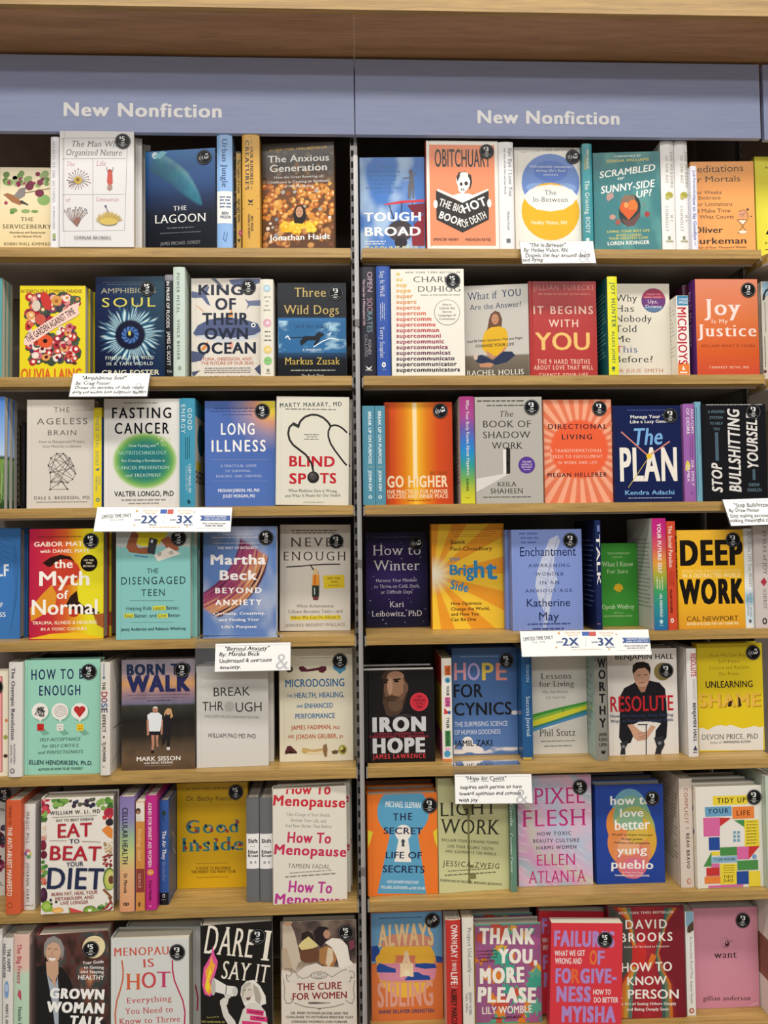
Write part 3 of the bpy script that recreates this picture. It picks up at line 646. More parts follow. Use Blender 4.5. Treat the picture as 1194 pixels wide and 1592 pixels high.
  front=[('g','clouds',('3f7f84','5a9896',4,15,0.4,0.8,0)),('t','FOREWORD BY',48.2,107.6,217.7,4.5,'d8e8e0','b',0.013),('t','SERENA WILLIAMS',30.3,125.5,206.6,6.2,'d8cc68','b',0.023),('t','SCRAMBLED',14.2,140.5,171.2,14.8,'f6f4ee','bi',0.116),('t','or',54.3,70.4,166.4,7.8,'f6f4ee','bi',0.074),('t','SUNNY-SIDE',16.6,139.4,135.7,16.4,'f6f4ee','bi',0.107),('t','UP?',95.7,131.4,124.5,14.8,'f6f4ee','bi',0.135),('c',79.5,97,23.2,35.2,'2a3a3a',28,-0.3),('p','8a6f5c',[58.8,118.9,70.3,131.8,90.3,129.6,93.2,118,77.8,112.2,63.7,108.5]),('p','6a4a48',[59,77.9,72.6,59.1,88.6,60.7,101.9,80.8,103.4,95.1,95.2,85.1,80.9,73.2,67,75.6]),('c',68.8,102.2,11.2,13.6,'d8602c'),('c',86.5,105.9,11.2,14.4,'e07a38'),('p','d8602c',[59,96.3,97.5,97.4,76.9,74.1]),('c',71.7,108.3,4.8,6.4,'f0a060'),('p','b8948c',[29.4,134.1,42.4,137.9,45.3,127.5,31.9,117.6,28,123.9]),('c',41.1,81.6,6.8,6,'c89488'),('c',118,86.6,5.6,6.4,'a83c3c'),('p','7a8a84',[109.9,113.4,114.7,114.1,113.7,104.3,110.5,105.2]),('c',52.8,69.8,5.6,6.4,'a8584c'),('t','LIVING YOUR BEST LIFE',28.2,122.6,45.8,5.3,'d8cc68','b',0.009),('t','AFTER LOSING',47.3,104.4,37.2,5.3,'d8cc68','b',0.003),('t','YOUR GREATEST LOVE',31.1,119,30.2,5.3,'d8cc68','b',0.003),('t','LOREN RIDINGER',28.8,121.9,17.6,8.2,'f6f4ee','b',0.01)]),
 dict(label='tall white spine with gold leaf emblem, touching the green heart book', hard=1, w=145, t=30.8, h=252.3, loc=[0.7169,0.0885,2.0799], rot=[0,0,1.5708], base='eeecea', sp='eeecea', bk='eeecea', group='white spines with a gold leaf emblem',
  spine=[('v','THE MEASURE',-228.4,-146,21.2,6.2,'b0ab98','sw'),('v','OF OUR AGE',-218,-156.2,10.5,6.2,'b0ab98','sw'),('c',17.6,128.7,8.6,7,'b0aa4a'),('c',13.8,122.9,5.8,4.1,'c8c070'),('l','8a8438',1.23,[17.6,128.7,12,117.9]),('v','M.T.',-83.1,-65.9,18.2,6.2,'a8a59c','sw'),('v','CONNOLLY',-104,-45.8,7.6,6.6,'a8a59c','sw'),('r',7.4,24.3,21.2,25.3,'b0ac8c',8),('r',12.1,18,26.9,35.1,'8a8f6a',8)]),
 dict(label='tall white spine with gold leaf emblem, touching the slim blue lettered book', hard=1, w=145, t=29.6, h=252.6, loc=[0.7478,0.0885,2.0799], rot=[0,0,1.5708], base='eeecea', sp='eeecea', bk='eeecea', group='white spines with a gold leaf emblem',
  spine=[('v','THE MEASURE',-228.7,-146.2,22.9,6.2,'b0ab98','sw'),('v','OF OUR AGE',-218.3,-156.4,12.2,6.2,'b0ab98','sw'),('c',19.3,128.9,8.7,7,'b0aa4a'),('c',15.4,123.1,5.8,4.1,'c8c070'),('l','8a8438',1.24,[19.3,128.9,13.7,118.1]),('v','M.T.',-83.3,-66,19.9,6.2,'a8a59c','sw'),('v','CONNOLLY',-104.2,-45.9,9.2,6.6,'a8a59c','sw'),('r',9,26,21.3,25.5,'b0ac8c',8),('r',13.7,19.6,27.1,35.3,'8a8f6a',8)]),
 dict(label='short slim pale lavender spine with blue script lettering', hard=1, w=145, t=13.8, h=190.3, loc=[0.7622,0.0765,2.0799], rot=[0,0,1.5708], base='e6e6f0', sp='e6e6f0', bk='e6e6f0',
  spine=[('v','Jodi Fernandes',-180.5,-124,5,5.7,'8088b8',''),('v','How to Say Goodbye',-123.2,-22.1,3.3,6.9,'5a64b0','i'),('l','6a74b8',0.82,[5,18.1,7.6,9.1])]),
 dict(label='orange paperback with a bird on an hourglass behind the slim lavender spine', hard=0, w=144.9, t=20, h=216, loc=[0.8352,0.0318,2.0799], rot=[0,0,-0.0349], base='f3a862', sp='e89a58', bk='f3a862',
  front=[('t','Meditations',-3.8,121.7,190.4,15.9,'4e4038','',0.023),('t','for Mortals',-6,114,167.9,13.3,'4e4038','',0.017),('t','Four Weeks',-0.2,70.4,140.8,8.3,'4e4038',''),('t','to Embrace',-0.5,67.6,127.9,8.3,'4e4038','',0.008),('t','Your Limitations',-1.7,94.2,113.3,9.1,'4e4038',''),('t','and Make Time',-2.2,89.7,98,9.1,'4e4038','',-0.001),('t','for What Counts',-2.5,96.7,84.2,8.3,'4e4038',''),('t','Oliver',3.1,71.1,51.1,14.1,'43362f','b'),('t','Burkeman',0.8,123.7,25.9,14.1,'43362f','b'),('t','Author of Four Thousand Weeks',-1.1,123.8,15.2,5,'5a4a38','bi'),('l','5a4a40',1.23,[104,81.1,127.8,80.8,117.6,68.5,116.6,63.5,126.9,51.8,104.7,50.3,115,63.5,115.1,68.5,104,81.1]),('p','f6e8d8',[106.4,79.4,125.3,79.2,116.4,70.1]),('c',116.3,52.7,9.8,3.3,'f6e8d8'),('c',116.7,93.4,9.8,9,'e0a080'),('l','5a4a40',1.23,[107.8,100.1,120.2,103.3,127.4,95.8,129.5,83.3]),('c',128.5,104.1,2.9,2.9,'5a4a40'),('c',136.2,88.2,1.6,1.6,'5a4a40'),('l','8a6a58',1.23,[110.1,91.8,121.7,95.8,115.7,87.6])]),
 dict(label='teal paperback at the end of the second shelf, front of its stack', hard=0, w=130.9, t=14, h=221.6, loc=[-0.8333,0.024,1.7996], rot=[0,0,0], base='5ea0a4', sp='5ea0a4', bk='5ea0a4', copies=[([-0.8333,0.04,1.7996],'second teal paperback standing behind the front teal one'),([-0.8323,0.056,1.7996],'third teal paperback from the front in its stack')]),
 dict(label='yellow paperback with clustered red and pink flowers split by a slanting pink band', hard=0, w=140.5, t=18, h=206.9, loc=[-0.6628,0.03,1.7996], rot=[0,0,0], base='e6d428', sp='d4c020', bk='e6d428', copies=[([-0.6598,0.05,1.7996],'second copy of the yellow flower paperback, tucked behind the front one'),([-0.6568,0.07,1.7996],'rearmost copy of the yellow flower paperback with red blooms')],
  front=[('t','IN SEARCH OF A COMMON PARADISE',2.2,133.3,190.9,7.5,'7a3a28','b'),('b',41,14.7,61.1,120,185.9,46,['3f4a3c','506048','3a3a4a'],6.2,10.4),('b',42,61.2,123.6,152,185.9,40,['3f4a3c','506048','3a3a4a'],6.2,10.4),('b',43,16.8,123.8,38.5,98.6,95,['3f4a3c','506048','44583c'],6.2,11),('b',44,14.7,68,109.4,184.1,34,['c03a34','d8604a','b82c38','e8b8b0','d88a8a','8a3a5a','e0a060','4a3a58','e8dcd0','a83048','505a48','c86a78'],4.5,10.4,['5a1a20','f0d0a0','e8e0d0']),('b',45,64.7,123.6,152,185.9,26,['c03a34','d8604a','b82c38','e8b8b0','d88a8a','8a3a5a','e0a060','4a3a58','e8dcd0','a83048','505a48','c86a78'],4.5,9,['d88a40','f0d8b8']),('b',46,18.5,78.8,35,84.4,42,['c03a34','d8604a','b82c38','e8b8b0','d88a8a','8a3a5a','e0a060','4a3a58','e8dcd0','a83048','505a48','c86a78'],4.5,9.7,['5a1a20','f0e0d0']),('b',47,78.9,123.8,41.9,120,44,['c03a34','d8604a','b82c38','e8b8b0','d88a8a','8a3a5a','e0a060','4a3a58','e8dcd0','a83048','505a48','c86a78'],4.5,9.7,['8a1a28','f0e8e0']),('c',117.7,36.4,4.9,3.5,'5a3428'),('c',54.6,84.5,16.6,14.5,'e05a34'),('c',54.6,85.2,4.8,4.8,'2a1818'),('c',56,173.4,10.4,20.8,'c83a34',28,0.3),('c',35.2,162.7,9,12.5,'d8c8b8'),('c',44,132.5,11.8,11.8,'c8584a'),('c',78.5,174.1,11.1,11.1,'d89a50'),('c',78.5,172.7,4.2,4.2,'a8642c'),('p','f4cfc4',[9.7,89.9,15.8,99.4,61.3,130,113.2,165.6,122.9,168.1,127.1,164.5,125.1,154.9,127.9,145.6,120.2,138.5,71.8,110.8,18.4,74.6,9.7,77.5]),('t','THE GARDEN AGAINST TIME',18,139.3,81,14.2,'3a2228','b',0.569),('t','OLIVIA LAING',3.2,132.7,1.2,23,'d8602c','b')]),
 dict(label='navy hardcover with a fringed blue sea anemone like an eye', hard=1, w=152, t=25, h=227.2, loc=[-0.4954,0.028,1.7996], rot=[0,0,-0.0349], base='0e1838', sp='0c1430', bk='0e1838', stick=[('5',113.6,199.3,0.1)],
  front=[('g','anemone',None,None,None,None,None,1.3),('c',74.7,101.5,3.2,5.6,'c8c050'),('k',15.7,111.2,213.6,215.4,'5a6a7c'),('k',24.6,109.4,208.8,210.8,'5a6a7c'),('t','AMPHIBIOUS',12.2,132.3,190,11.5,'a8a488',''),('t','SOUL',14.7,131.2,160,20,'d8cc58','w'),('t','FINDING THE WILD',22.6,127.2,43.8,7.5,'e2ead8','w'),('t','IN A TAME WORLD',24.8,125.4,31,7.1,'e2ead8','w'),('t','CRAIG FOSTER',14.2,139.5,9.7,10.7,'e8e4c0','b')]),
 dict(label='narrow black spine with white capitals beside the anemone book', hard=1, w=145, t=20.2, h=226.6, loc=[-0.3972,0.0885,1.7996], rot=[0,0,1.5708], base='191a20', sp='191a20', bk='191a20',
  spine=[('r',0.9,19.7,214.4,225.9,'8f8c98',8),('r',0.9,19.7,211.6,214.5,'5a5a6c',8),('v','IN PRAISE OF FLOODS',-211.6,-109.6,3.9,6.6,'e8e6e2','b'),('v','JAMES C. SCOTT',-101.5,-26.4,5.5,6.9,'d8d6d2','b'),('t','Yale',4.7,15.8,11.6,5.6,'d0d0d0','s')]),
 dict(label='pale grey green hardcover spine standing taller than its neighbours', hard=1, w=145, t=24.9, h=238.9, loc=[-0.3713,0.0775,1.7996], rot=[0,0,1.5708], base='c6d4ca', sp='c6d4ca', bk='c6d4ca',
  spine=[('v','POWER METAL',-225.4,-138.8,7.7,6.2,'5f6f6c','w'),('v','VINCE BEISER',-124.3,-36.4,8.2,6.2,'66756e','w'),('r',10.8,17,13.9,23,'94a08c',8)]),
 dict(label='cream hardcover with bluefin fish swimming between heavy navy capitals', hard=1, w=152.6, t=25, h=223.3, loc=[-0.2871,0.028,1.7996], rot=[0,0,-0.0175], base='ded7cc', sp='cfc8bc', bk='ded7cc', stick=[('5',125.6,203.3,0.05)],
  front=[('p','4e5a80',[3.9,101.7,14.5,119.5,39.3,131.9,78.2,137,117,131.4,145.3,122.3,152.3,107.9,145.1,93.6,116.8,84.8,70.8,81.6,32,87.2,10.9,94.5]),('p','c8ccd4',[7.4,96.3,39.1,97.9,88.5,90.4,138.1,97.2,150.5,104.3,145.1,92.9,116.8,83.8,70.8,80.8,32,86.5]),('p','d8904c',[7.6,166.1,18.2,158.9,32.3,146.3,23.4,151.7]),('p','d8904c',[78.2,137,88.9,154.9,91.6,137]),('c',86.7,74.3,4.9,9.2,'e0a090'),('c',135.7,118.8,5,5,'f0f0f0'),('c',135.7,118.8,2.5,2.5,'1c2236'),('l','3a4260',1.06,[131.1,106.2,145.2,108.7]),('p','5a6488',[0.6,194.9,21.8,191.2,36,205.5,40.2,204.8,32.4,185.8,42.2,162.4,34.1,166,23.5,180.4,0.6,180.5]),('p','5a6488',[82.1,219.7,114,223.9,151.3,222.3,150.1,212.2,113.9,201.5,89.1,208.9]),('p','6a7492',[117.3,178.1,124.4,172.7,152.7,174.4,152.7,161.8,127.8,161.9,120.7,153,124.3,165.5]),('p','4e5878',[0.2,62.4,23.1,58.6,30.2,55,21.3,40.8,0.1,37.4]),('p','5a6478',[43.2,224.2,53.8,224.1,71.4,203.5,60.8,207.2]),('p','4a5474',[150.1,32.7,137.6,22.1,144.6,13.1,151.7,7.7]),('p','4a5474',[0.1,16,19.5,19.4,3.6,5.2]),('p','d8904c',[17.8,64,35.5,83.6,38.3,74.6,28.4,63.9]),('t','KINGS',15.8,135.1,185.9,22.3,'1c2236','k'),('t','OF',52.4,97.7,153.2,24.8,'1c2236','k'),('t','THEIR',24,125.5,119.9,25.5,'1c2236','k'),('t','OWN',28.9,123.9,88,24,'1c2236','k'),('t','OCEAN',13.2,141,55.8,24,'1c2236','k'),('t','TUNA, OBSESSION, AND',23.8,131.7,41.1,6.8,'c07868','b'),('t','THE FUTURE OF OUR SEAS',20.9,135.2,31.8,6.8,'c07868','b'),('k',29,128.8,22.9,25.4,'4a4e60'),('k',28.3,130.6,18.3,20.4,'4a4e60'),('k',28.2,128.8,13.6,15.7,'4a4e60'),('t','KAREN PINCHIN',16.9,142.1,-4.2,10.7,'1c2236','b')]),
 dict(label='cream spine dotted with pastel circles between the fish book and the dog book', hard=1, w=145, t=28, h=214.4, loc=[-0.1817,0.0825,1.7996], rot=[0,0,1.5708], base='e6e2d4', sp='e6e2d4', bk='e6e2d4',
  spine=[('c',14.3,194.1,7.7,7.7,'a8cce0'),('c',14.3,194.1,4.6,4.6,'c8dfe8'),('t','JOY IS',7.5,22.2,173.5,3.2,'6a665c',''),('t','THE',10.9,17.9,163.8,3.2,'6a665c',''),('t','NEW',10.2,18.6,154.2,3.2,'6a665c',''),('t','BRAVE',7.3,22,144.6,3.2,'6a665c',''),('c',14.5,118,8.7,8.7,'e0a8bc'),('c',15.5,118,3.5,3.5,'f4e4e4'),('k',9.1,21,97.4,100.6,'6a665c'),('k',9.7,20.9,87.8,91,'6a665c'),('k',7.6,23,78.6,81.8,'6a665c'),('c',15.1,59.4,8.4,8.4,'e8cc78'),('c',15.1,59.4,4.2,4.2,'f0dca0'),('c',15.7,35,8.7,8.7,'8cc87c'),('l','5a8a50',1.05,[11.5,35.7,19.9,35.7]),('c',15.9,14.5,3.1,3.1,'8a8a78'),('k',11.3,21.1,6.7,9.1,'8a8a78')]),
 dict(label='black hardcover with a running dog across a blue sea band', hard=1, w=150.9, t=24, h=214.3, loc=[-0.0993,0.03,1.7996], rot=[0,0,0], base='17191d', sp='17191d', bk='17191d', stick=[('3',128.6,191.1,0.15)], edge='c8c4bc',
  front=[('g','v',[(0,'16181c'),(0.36,'16181c'),(0.37,'2f6ea8'),(0.5,'3f84b8'),(0.62,'6aa4c8'),(0.68,'2c5f90'),(0.8,'12161e'),(1,'131417')]),('g','clouds',('2c689c','a8d0e4',5,3,0.55,0.85,0),1.9,150.5,58.5,129.6),('p','1a1c22',[48.2,83.6,58.9,95.1,80.3,95.1,89.3,104.4,99.9,101.5,102.4,97.2,94.5,92.5,90.9,83.5,81.9,74.5,78.3,76.3,83.7,85.3,66,85.4,55.2,76.4,51.6,73.5,49.9,77.1]),('l','1a1c22',2.49,[58.9,92.6,26.9,91.5,23.4,94.4]),('l','e8f0f4',2.13,[78.3,70.9,98,83.5,115.9,90.7,133.7,87.1]),('l','e8f0f4',2.48,[16.3,90.8,21.6,96.2,26.9,87.2]),('l','d0e0ea',1.78,[108.8,97.9,117.8,103.3,112.3,95]),('t','Three',37.2,106.4,182.8,20.6,'cdb06a','s'),('t','Wild Dogs',13.1,134.9,144.1,20.2,'cdb06a','s'),('t','(and the truth)',36,112.5,113.1,9.4,'1a3a64','s'),('t','a memoir',54.4,96.4,62.7,6.5,'e6ecf0','s'),('t','Markus Zusak',15.1,136.7,31.8,15.8,'d4b85c','s'),('k',28.1,125.9,17.6,20.8,'b8b8b0'),('t','The Book Thief',51.1,100.1,4.5,5.7,'d8d8d0','si')]),
 dict(label='charcoal spine with thin multicoloured capitals at the end of the second shelf', hard=1, w=145, t=34.5, h=240.4, loc=[0.0415,0.0785,1.7996], rot=[0,0,1.5708], base='2b2933', sp='2b2933', bk='2b2933',
  spine=[('v','OPEN',-229,-185.3,16.5,10.9,'c8a8b8',''),('v','SOC',-171.1,-142.5,15.9,10.9,'b88a9a',''),('v','RATES',-141.3,-95.4,15.5,10.9,'7a9aa8',''),('v','The Case for a Philosophical Life',-212.8,-111.1,6.6,4.7,'d8b8c4','b'),('v','AGNES',-81,-47.3,17.2,6.2,'a8a0a8',''),('v','CALLARD',-91.1,-41.9,9.4,6.2,'8f8890',''),('p','e8e4e0',[10.5,22.4,17.8,17.3,25.2,22.3,20.5,14.5,15.1,14.5]),('r',10.4,25.1,12.2,13.7,'e8e4e0',8)]),
 dict(label='royal blue spine with white serif title beside the charcoal spine', hard=1, w=145, t=29.9, h=241.3, loc=[0.0725,0.0765,1.7996], rot=[0,0,1.5708], base='3556a8', sp='3556a8', bk='3556a8',
  spine=[('v','Say It Well',-230.2,-174.4,8.7,9.3,'d8e0f0','s'),('kv',-158.7,-122.2,15.9,18.2,'b8c4e0'),('kv',-161.5,-126.2,12.1,14.4,'b8c4e0'),('kv',-158.7,-121.1,8.2,10.4,'b8c4e0'),('v','Terry Szuplat',-107.8,-38.9,7.2,9.3,'d8e0f0','s'),('c',14.7,24.1,4.3,5.8,'eef0f4'),('c',14.7,24.1,1.5,2.3,'3a55a0'),('k',11.1,18.8,12.4,14.7,'8a9ccc')]),
 dict(label='cream hardcover with one word growing letter by letter in yellow to navy', hard=1, w=160.3, t=26, h=236.7, loc=[0.1551,0.006,1.7996], rot=[0,0,-0.0175], base='ece8dc', sp='e0dac8', bk='ece8dc', stick=[('5',136.3,210.4,0.05)],
  front=[('t','NEW YORK TIMES BESTSELLER',32.2,153.4,227.2,4,'5a5850','bw'),('t','CHARLES',49.9,152.3,207.4,12.6,'4a4a4c','s'),('t','DUHIGG',59.7,152.7,186.1,12.6,'4a4a4c','s'),('t','Author of THE POWER OF HABIT',65.1,152.6,177.4,3.2,'5a5850','b'),('t',('supercommunicators',1),12.6,20,222.4,9.1,'d9c152','k'),('t',('supercommunicators',2),12.4,25.7,209.8,9.1,'dbb94d','k'),('t',('supercommunicators',3),12.3,34.9,197.3,9.1,'ddb14b','k'),('t',('supercommunicators',4),12.1,43.3,184.7,9.1,'dda949','k'),('t',('supercommunicators',5),12,47.8,172.2,9.1,'db9949','k'),('t',('supercommunicators',6),11.8,55.9,159.7,9.1,'d98b4b','k'),('t',('supercommunicators',7),11.6,63.9,147.1,9.1,'d97b4b','k'),('t',('supercommunicators',8),11.5,75.8,134.6,9,'d36d4d','k'),('t',('supercommunicators',9),11.3,88.1,122,9,'cd5f4f','k'),('t',('supercommunicators',10),11.2,96.5,109.5,9,'c95151','k'),('t',('supercommunicators',11),11,104.5,97,9,'b94953','k'),('t',('supercommunicators',12),10.8,108.2,84.5,9,'a94157','k'),('t',('supercommunicators',13),10.7,115,72,9,'9b3959','k'),('t',('supercommunicators',14),10.5,123.4,59.5,9,'833759','k'),('t',('supercommunicators',15),10.4,129.1,47,9,'6b3555','k'),('t',('supercommunicators',16),10.2,137.5,34.5,9,'513151','k'),('t',('supercommunicators',17),10,142.3,22.1,9,'37293d','k'),('t',('supercommunicators',18),9.9,148.8,9.6,9,'1f1f35','k'),('c',122.7,140.3,28.5,28.5,'8a8a88',40),('c',122.7,140.3,27.3,27.3,'ece8dc',40),('t','How to',113.2,132.7,155.2,4.7,'5a5a58','b'),('t','Unlock the',106,139.6,147.4,4.7,'5a5a58','b'),('t','Secret',112.5,133.2,139.5,4.7,'5a5a58','b'),('t','Language of',103.5,141.7,131.6,4.7,'5a5a58','b'),('t','Connection',104.9,140,123.7,4.7,'5a5a58','b')]),
 dict(label='beige hardcover with a smiling woman in a yellow sweater sitting cross-legged', hard=1, w=141.9, t=24, h=209.5, loc=[0.3105,0.028,1.7996], rot=[0,0,-0.1222], base='c2beb6', sp='b4b0a8', bk='c2beb6',
  front=[('g','v',[(0,'c0bcb4'),(0.75,'c6c2ba'),(0.76,'7a7062'),(1,'5e5648')]),('p','6a4630',[58.8,143.9,68.8,151.5,78.5,147.2,84.1,130.9,81.8,111,86.2,94.9,77.7,103.2,58.1,103.9,46.1,90.3,43.1,96.4,51.2,112.1,54.7,132]),('c',68.4,132.3,7.9,11.8,'c08a6a'),('l','a04a40',1.57,[64.8,126.9,71.9,126.6]),('l','4a3024',1.18,[64.2,134.9,66.5,134.8]),('l','4a3024',1.18,[70.4,134.7,72.8,134.6]),('p','e0b020',[58.3,113.9,78,116,92.7,108.6,96.3,90.5,95.2,70.6,80.7,49.2,53.3,50.1,38.6,66.6,38.9,84.6,44.4,104.4]),('p','c08a6a',[45.7,64.3,57.3,55.9,68.9,45.6,64.9,40.5,53.2,48.1]),('p','c08a6a',[93.7,74.7,84.7,53,68.8,41.6,67,46.8,80.9,59.1]),('p','2a3450',[21.8,49.1,37.6,53.4,61,39.9,84.8,59,104.3,58.3,111.2,49.4,92.2,34.9,68.6,29.6,41.2,32.5,25.5,37]),('p','c08a6a',[31.4,32.8,53,35.3,64.7,31.8,56.8,24,33.2,25.6]),('c',24.1,48.3,4.7,6.3,'d8c0b0'),('t','What if',8.1,73.6,176.8,17.3,'2a3a5c','s',0.034),('t','YOU',83.8,127,181.4,16,'2a3a5c','bs',0.034),('t','Are the Answer?',12.5,127,154.5,12,'2a3a5c','s',0.038),('t','And 28 Other Questions That Just Might',5.7,128.4,80.9,4.8,'3a3a3c','b',0.043),('t','CHANGE YOUR LIFE',24.1,109.3,69.9,6.4,'3a3020','b',0.022),('t','RACHEL HOLLIS',3.8,129.1,6.5,11.9,'eeeae2','s',0.001)]),
 dict(label='red hardcover with gold YOU in large capitals', hard=1, w=152.6, t=24, h=218, loc=[0.4606,0.028,1.7996], rot=[0,0,0], base='b43a38', sp='a03430', bk='b43a38',
  front=[('t','JILLIAN TURECKI',11,145.5,198.2,11,'d89a8c','w'),('k',21,138.8,186.5,191.1,'c87a6a'),('t','IT BEGINS',10.2,144.9,143.8,17.4,'e8c4b4','bw'),('t','WITH',44.1,110.6,114.2,16.8,'e8c4b4','bw'),('t','YOU',12.7,136,62.6,38.6,'ecc070','b'),('t','THE 9 HARD TRUTHS',16.7,135.3,31.1,10.3,'e8c4b4','bw'),('t','ABOUT LOVE THAT WILL',8.7,142.7,18.3,9.6,'e8c4b4','bw'),('t','CHANGE YOUR LIFE',20,130.7,0.9,9.6,'e8c4b4','bw')]),
 dict(label='bright yellow spine with dark teal capitals and a teal back cover', hard=1, w=145, t=22.1, h=219, loc=[0.5752,0.0745,1.7996], rot=[0,0,1.5708], base='e4e232', sp='e4e232', bk='1f6468', edge='2a7074',
  spine=[('v','JOY HUNTER',-206.1,-105.7,8.1,8.9,'2a5a5c','w'),('v','ALEXIS JONES',-96.8,-26.4,7.5,6.4,'2a5a5c','w'),('c',9.6,14.9,3.6,3.6,'2a5a5c'),('r',6.3,12.7,8.5,9.7,'2a5a5c',8)],
  back=[('k',31.9,116.2,188,191.4,'8ac0b8'),('k',31.9,132.8,178.6,182,'8ac0b8'),('k',31.9,130.8,169.1,172.5,'8ac0b8'),('k',31.9,119,159.7,163.1,'8ac0b8'),('k',31.9,124.6,150.2,153.6,'8ac0b8'),('k',31.9,123.5,140.8,144.2,'8ac0b8'),('k',31.9,128.2,131.3,134.7,'8ac0b8'),('k',31.9,131.4,121.9,125.3,'8ac0b8'),('k',31.9,115.3,112.4,115.8,'8ac0b8'),('k',31.9,113.8,103,106.4,'8ac0b8'),('k',31.9,132.5,93.5,96.9,'8ac0b8'),('k',31.9,123.1,84.1,87.5,'8ac0b8'),('k',31.9,130.8,74.6,78,'8ac0b8'),('k',31.9,113.1,65.2,68.6,'8ac0b8'),('k',31.9,123.4,55.7,59.1,'8ac0b8'),('k',31.9,129.8,46.2,49.6,'8ac0b8')]),
 dict(label='cream paperback with a stacked black serif question and a plum circle', hard=0, w=133.7, t=20, h=216.9, loc=[0.6427,0.04,1.7996], rot=[0,0,0], base='ded8ca', sp='d4cebf', bk='ded8ca',
  front=[('t','Why',9,59.9,176,15.7,'26262a','s'),('t','Has',8.5,51.4,152.6,15.2,'26262a','s'),('t','Nobody',7.9,92.6,129.5,15.2,'26262a','s'),('t','Told',7.4,57.3,106.1,15.6,'26262a','s'),('t','Me',6.8,41.5,83.1,14.8,'26262a','s'),('t','T',6.3,22.7,59.8,14.8,'c03a58','s'),('t','his',24,57,59.7,14.8,'5a6a98','s'),('t','Before?',5.7,91.9,37.2,14.8,'26262a','s'),('t','DR JULIE SMITH',5.2,115.3,14.2,8.2,'b87060','s'),('c',96.8,178.6,27.8,27.8,'6a3a78',40),('p','a83a5c',[70,184.7,73.5,193,82,202.1,97.5,206.2,113.1,201.7,121.6,191.8,123.8,182.7]),('p','5a7a9c',[72.8,164.1,120,164.1,112.4,155.5,96.1,151.3,80.9,155]),('t','Ups,',83.3,107,172,8.3,'f0dce4','s'),('t','Downs',78.5,115,161.2,7.4,'e0e4f0','s'),('k',81.7,113,190.1,195.1,'c87a80'),('k',75.4,119,183.5,188.5,'c87a80')]),
 dict(label='dark plum spine half hidden behind the short white red lettered book', hard=1, w=120, t=18.3, h=215.5, loc=[0.7603,0.105,1.7996], rot=[0,0,1.5708], base='4a1c38', sp='4a1c38', bk='4a1c38'),
 dict(label='short spine reading down in red on white with blue top and orange foot', hard=0, w=128, t=27.2, h=178.9, loc=[0.7373,0.072,1.7996], rot=[0,0,1.5708], base='ece8e2', sp='ece8e2', bk='ece8e2',
  spine=[('r',2.6,30.5,156.6,178.9,'3f86b0',8),('r',-1.5,26.3,1.8,26.6,'e8843c',8),('t','CYNDIE',6.6,26.5,168,4.9,'e8eef0','b'),('t','SPIEGEL',6,27.1,160.7,5.3,'e8eef0','b'),('v','MICROJOYS',-152.6,-24.2,2.4,19.5,'c02c3c','b'),('p','f0e8d8',[12,21.8,17.4,12.6,9.3,11.4]),('k',4.6,21,4.6,8.9,'f4ece0')],
  back=[('k',28.16,102.6,158,161.4,'b8b4ac'),('k',28.16,117.2,148.7,152.1,'b8b4ac'),('k',28.16,115.5,139.5,142.9,'b8b4ac'),('k',28.16,105.1,130.2,133.6,'b8b4ac'),('k',28.16,110,121,124.4,'b8b4ac'),('k',28.16,109,111.7,115.1,'b8b4ac'),('k',28.16,113.2,102.5,105.9,'b8b4ac'),('k',28.16,116,93.2,96.6,'b8b4ac'),('k',28.16,101.8,83.9,87.3,'b8b4ac'),('k',28.16,100.4,74.7,78.1,'b8b4ac'),('k',28.16,117,65.4,68.8,'b8b4ac'),('k',28.16,108.7,56.2,59.6,'b8b4ac'),('k',28.16,115.5,46.9,50.3,'b8b4ac'),('k',28.16,99.9,37.7,41.1,'b8b4ac')]),
 dict(label='orange hardcover with plump white serif title and purple spine', hard=1, w=142.1, t=34, h=217.1, loc=[0.8258,0.01,1.7996], rot=[0,0,0], base='d8683c', sp='5a2a6c', bk='d8683c', stick=[('3',120.7,192.3,0.1)],
  front=[('g','v',[(0,'de8a6e'),(0.4,'dd7a48'),(0.75,'d8602e'),(1,'cc4e38')]),('t','Joy',19.4,103.4,135.4,36.6,'f4e0d8','ks'),('t','Is My',35.3,72.9,117.5,8.9,'f4d8cc','bs'),('t','Justice',3.4,136.8,87.5,27.6,'f4e0d8','ks'),('t','RECLAIM WHAT IS YOURS',11.7,132.8,63.6,5.7,'8a3a24','bw'),('t','TANMEET SETHI, MD',27.5,117.4,15.5,5.2,'f0c4a8','bw')],
  spine=[('v','Joy Is My Justice',-195,-70,10,10,'d8c0dc','s')]),
 dict(label='bright yellow book past the far upright on the top shelf of the next bay', hard=0, w=157.9, t=30, h=240.2, loc=[0.9968,0.042,2.0734], rot=[0,0,0], base='e6dc4c', sp='cfc640', bk='e6dc4c',
  front=[('t','A',21.4,54.4,58.7,22.2,'1a1a14','k'),('t','NEW',25.4,50.8,212.4,4.2,'4a4a30','b'),('t','M',19.8,28.3,34.8,6.3,'3a3a20',''),('k',19.4,70.2,21.8,25.4,'4a4a30')]),
 dict(label='cream spine with a pale blue top just past the far upright', hard=1, w=145, t=57.2, h=225.7, loc=[0.9754,0.1045,1.7934], rot=[0,0,1.5708], base='dcd6ca', sp='dcd6ca', bk='dcd6ca',
  spine=[('r',2.7,61.1,192.6,224.9,'9fc0d8',8),('p','3a3a34',[2.7,192.6,8.1,205,18.8,211.2,30.9,198.8,30.5,184.3,2.4,182.3]),('kv',-178.1,-108,6.1,8,'6a6a66'),('kv',-99.8,-29.9,3.6,5.6,'2a2a2a'),('c',2.8,19.7,3.7,3.7,'6a3a3a')]),
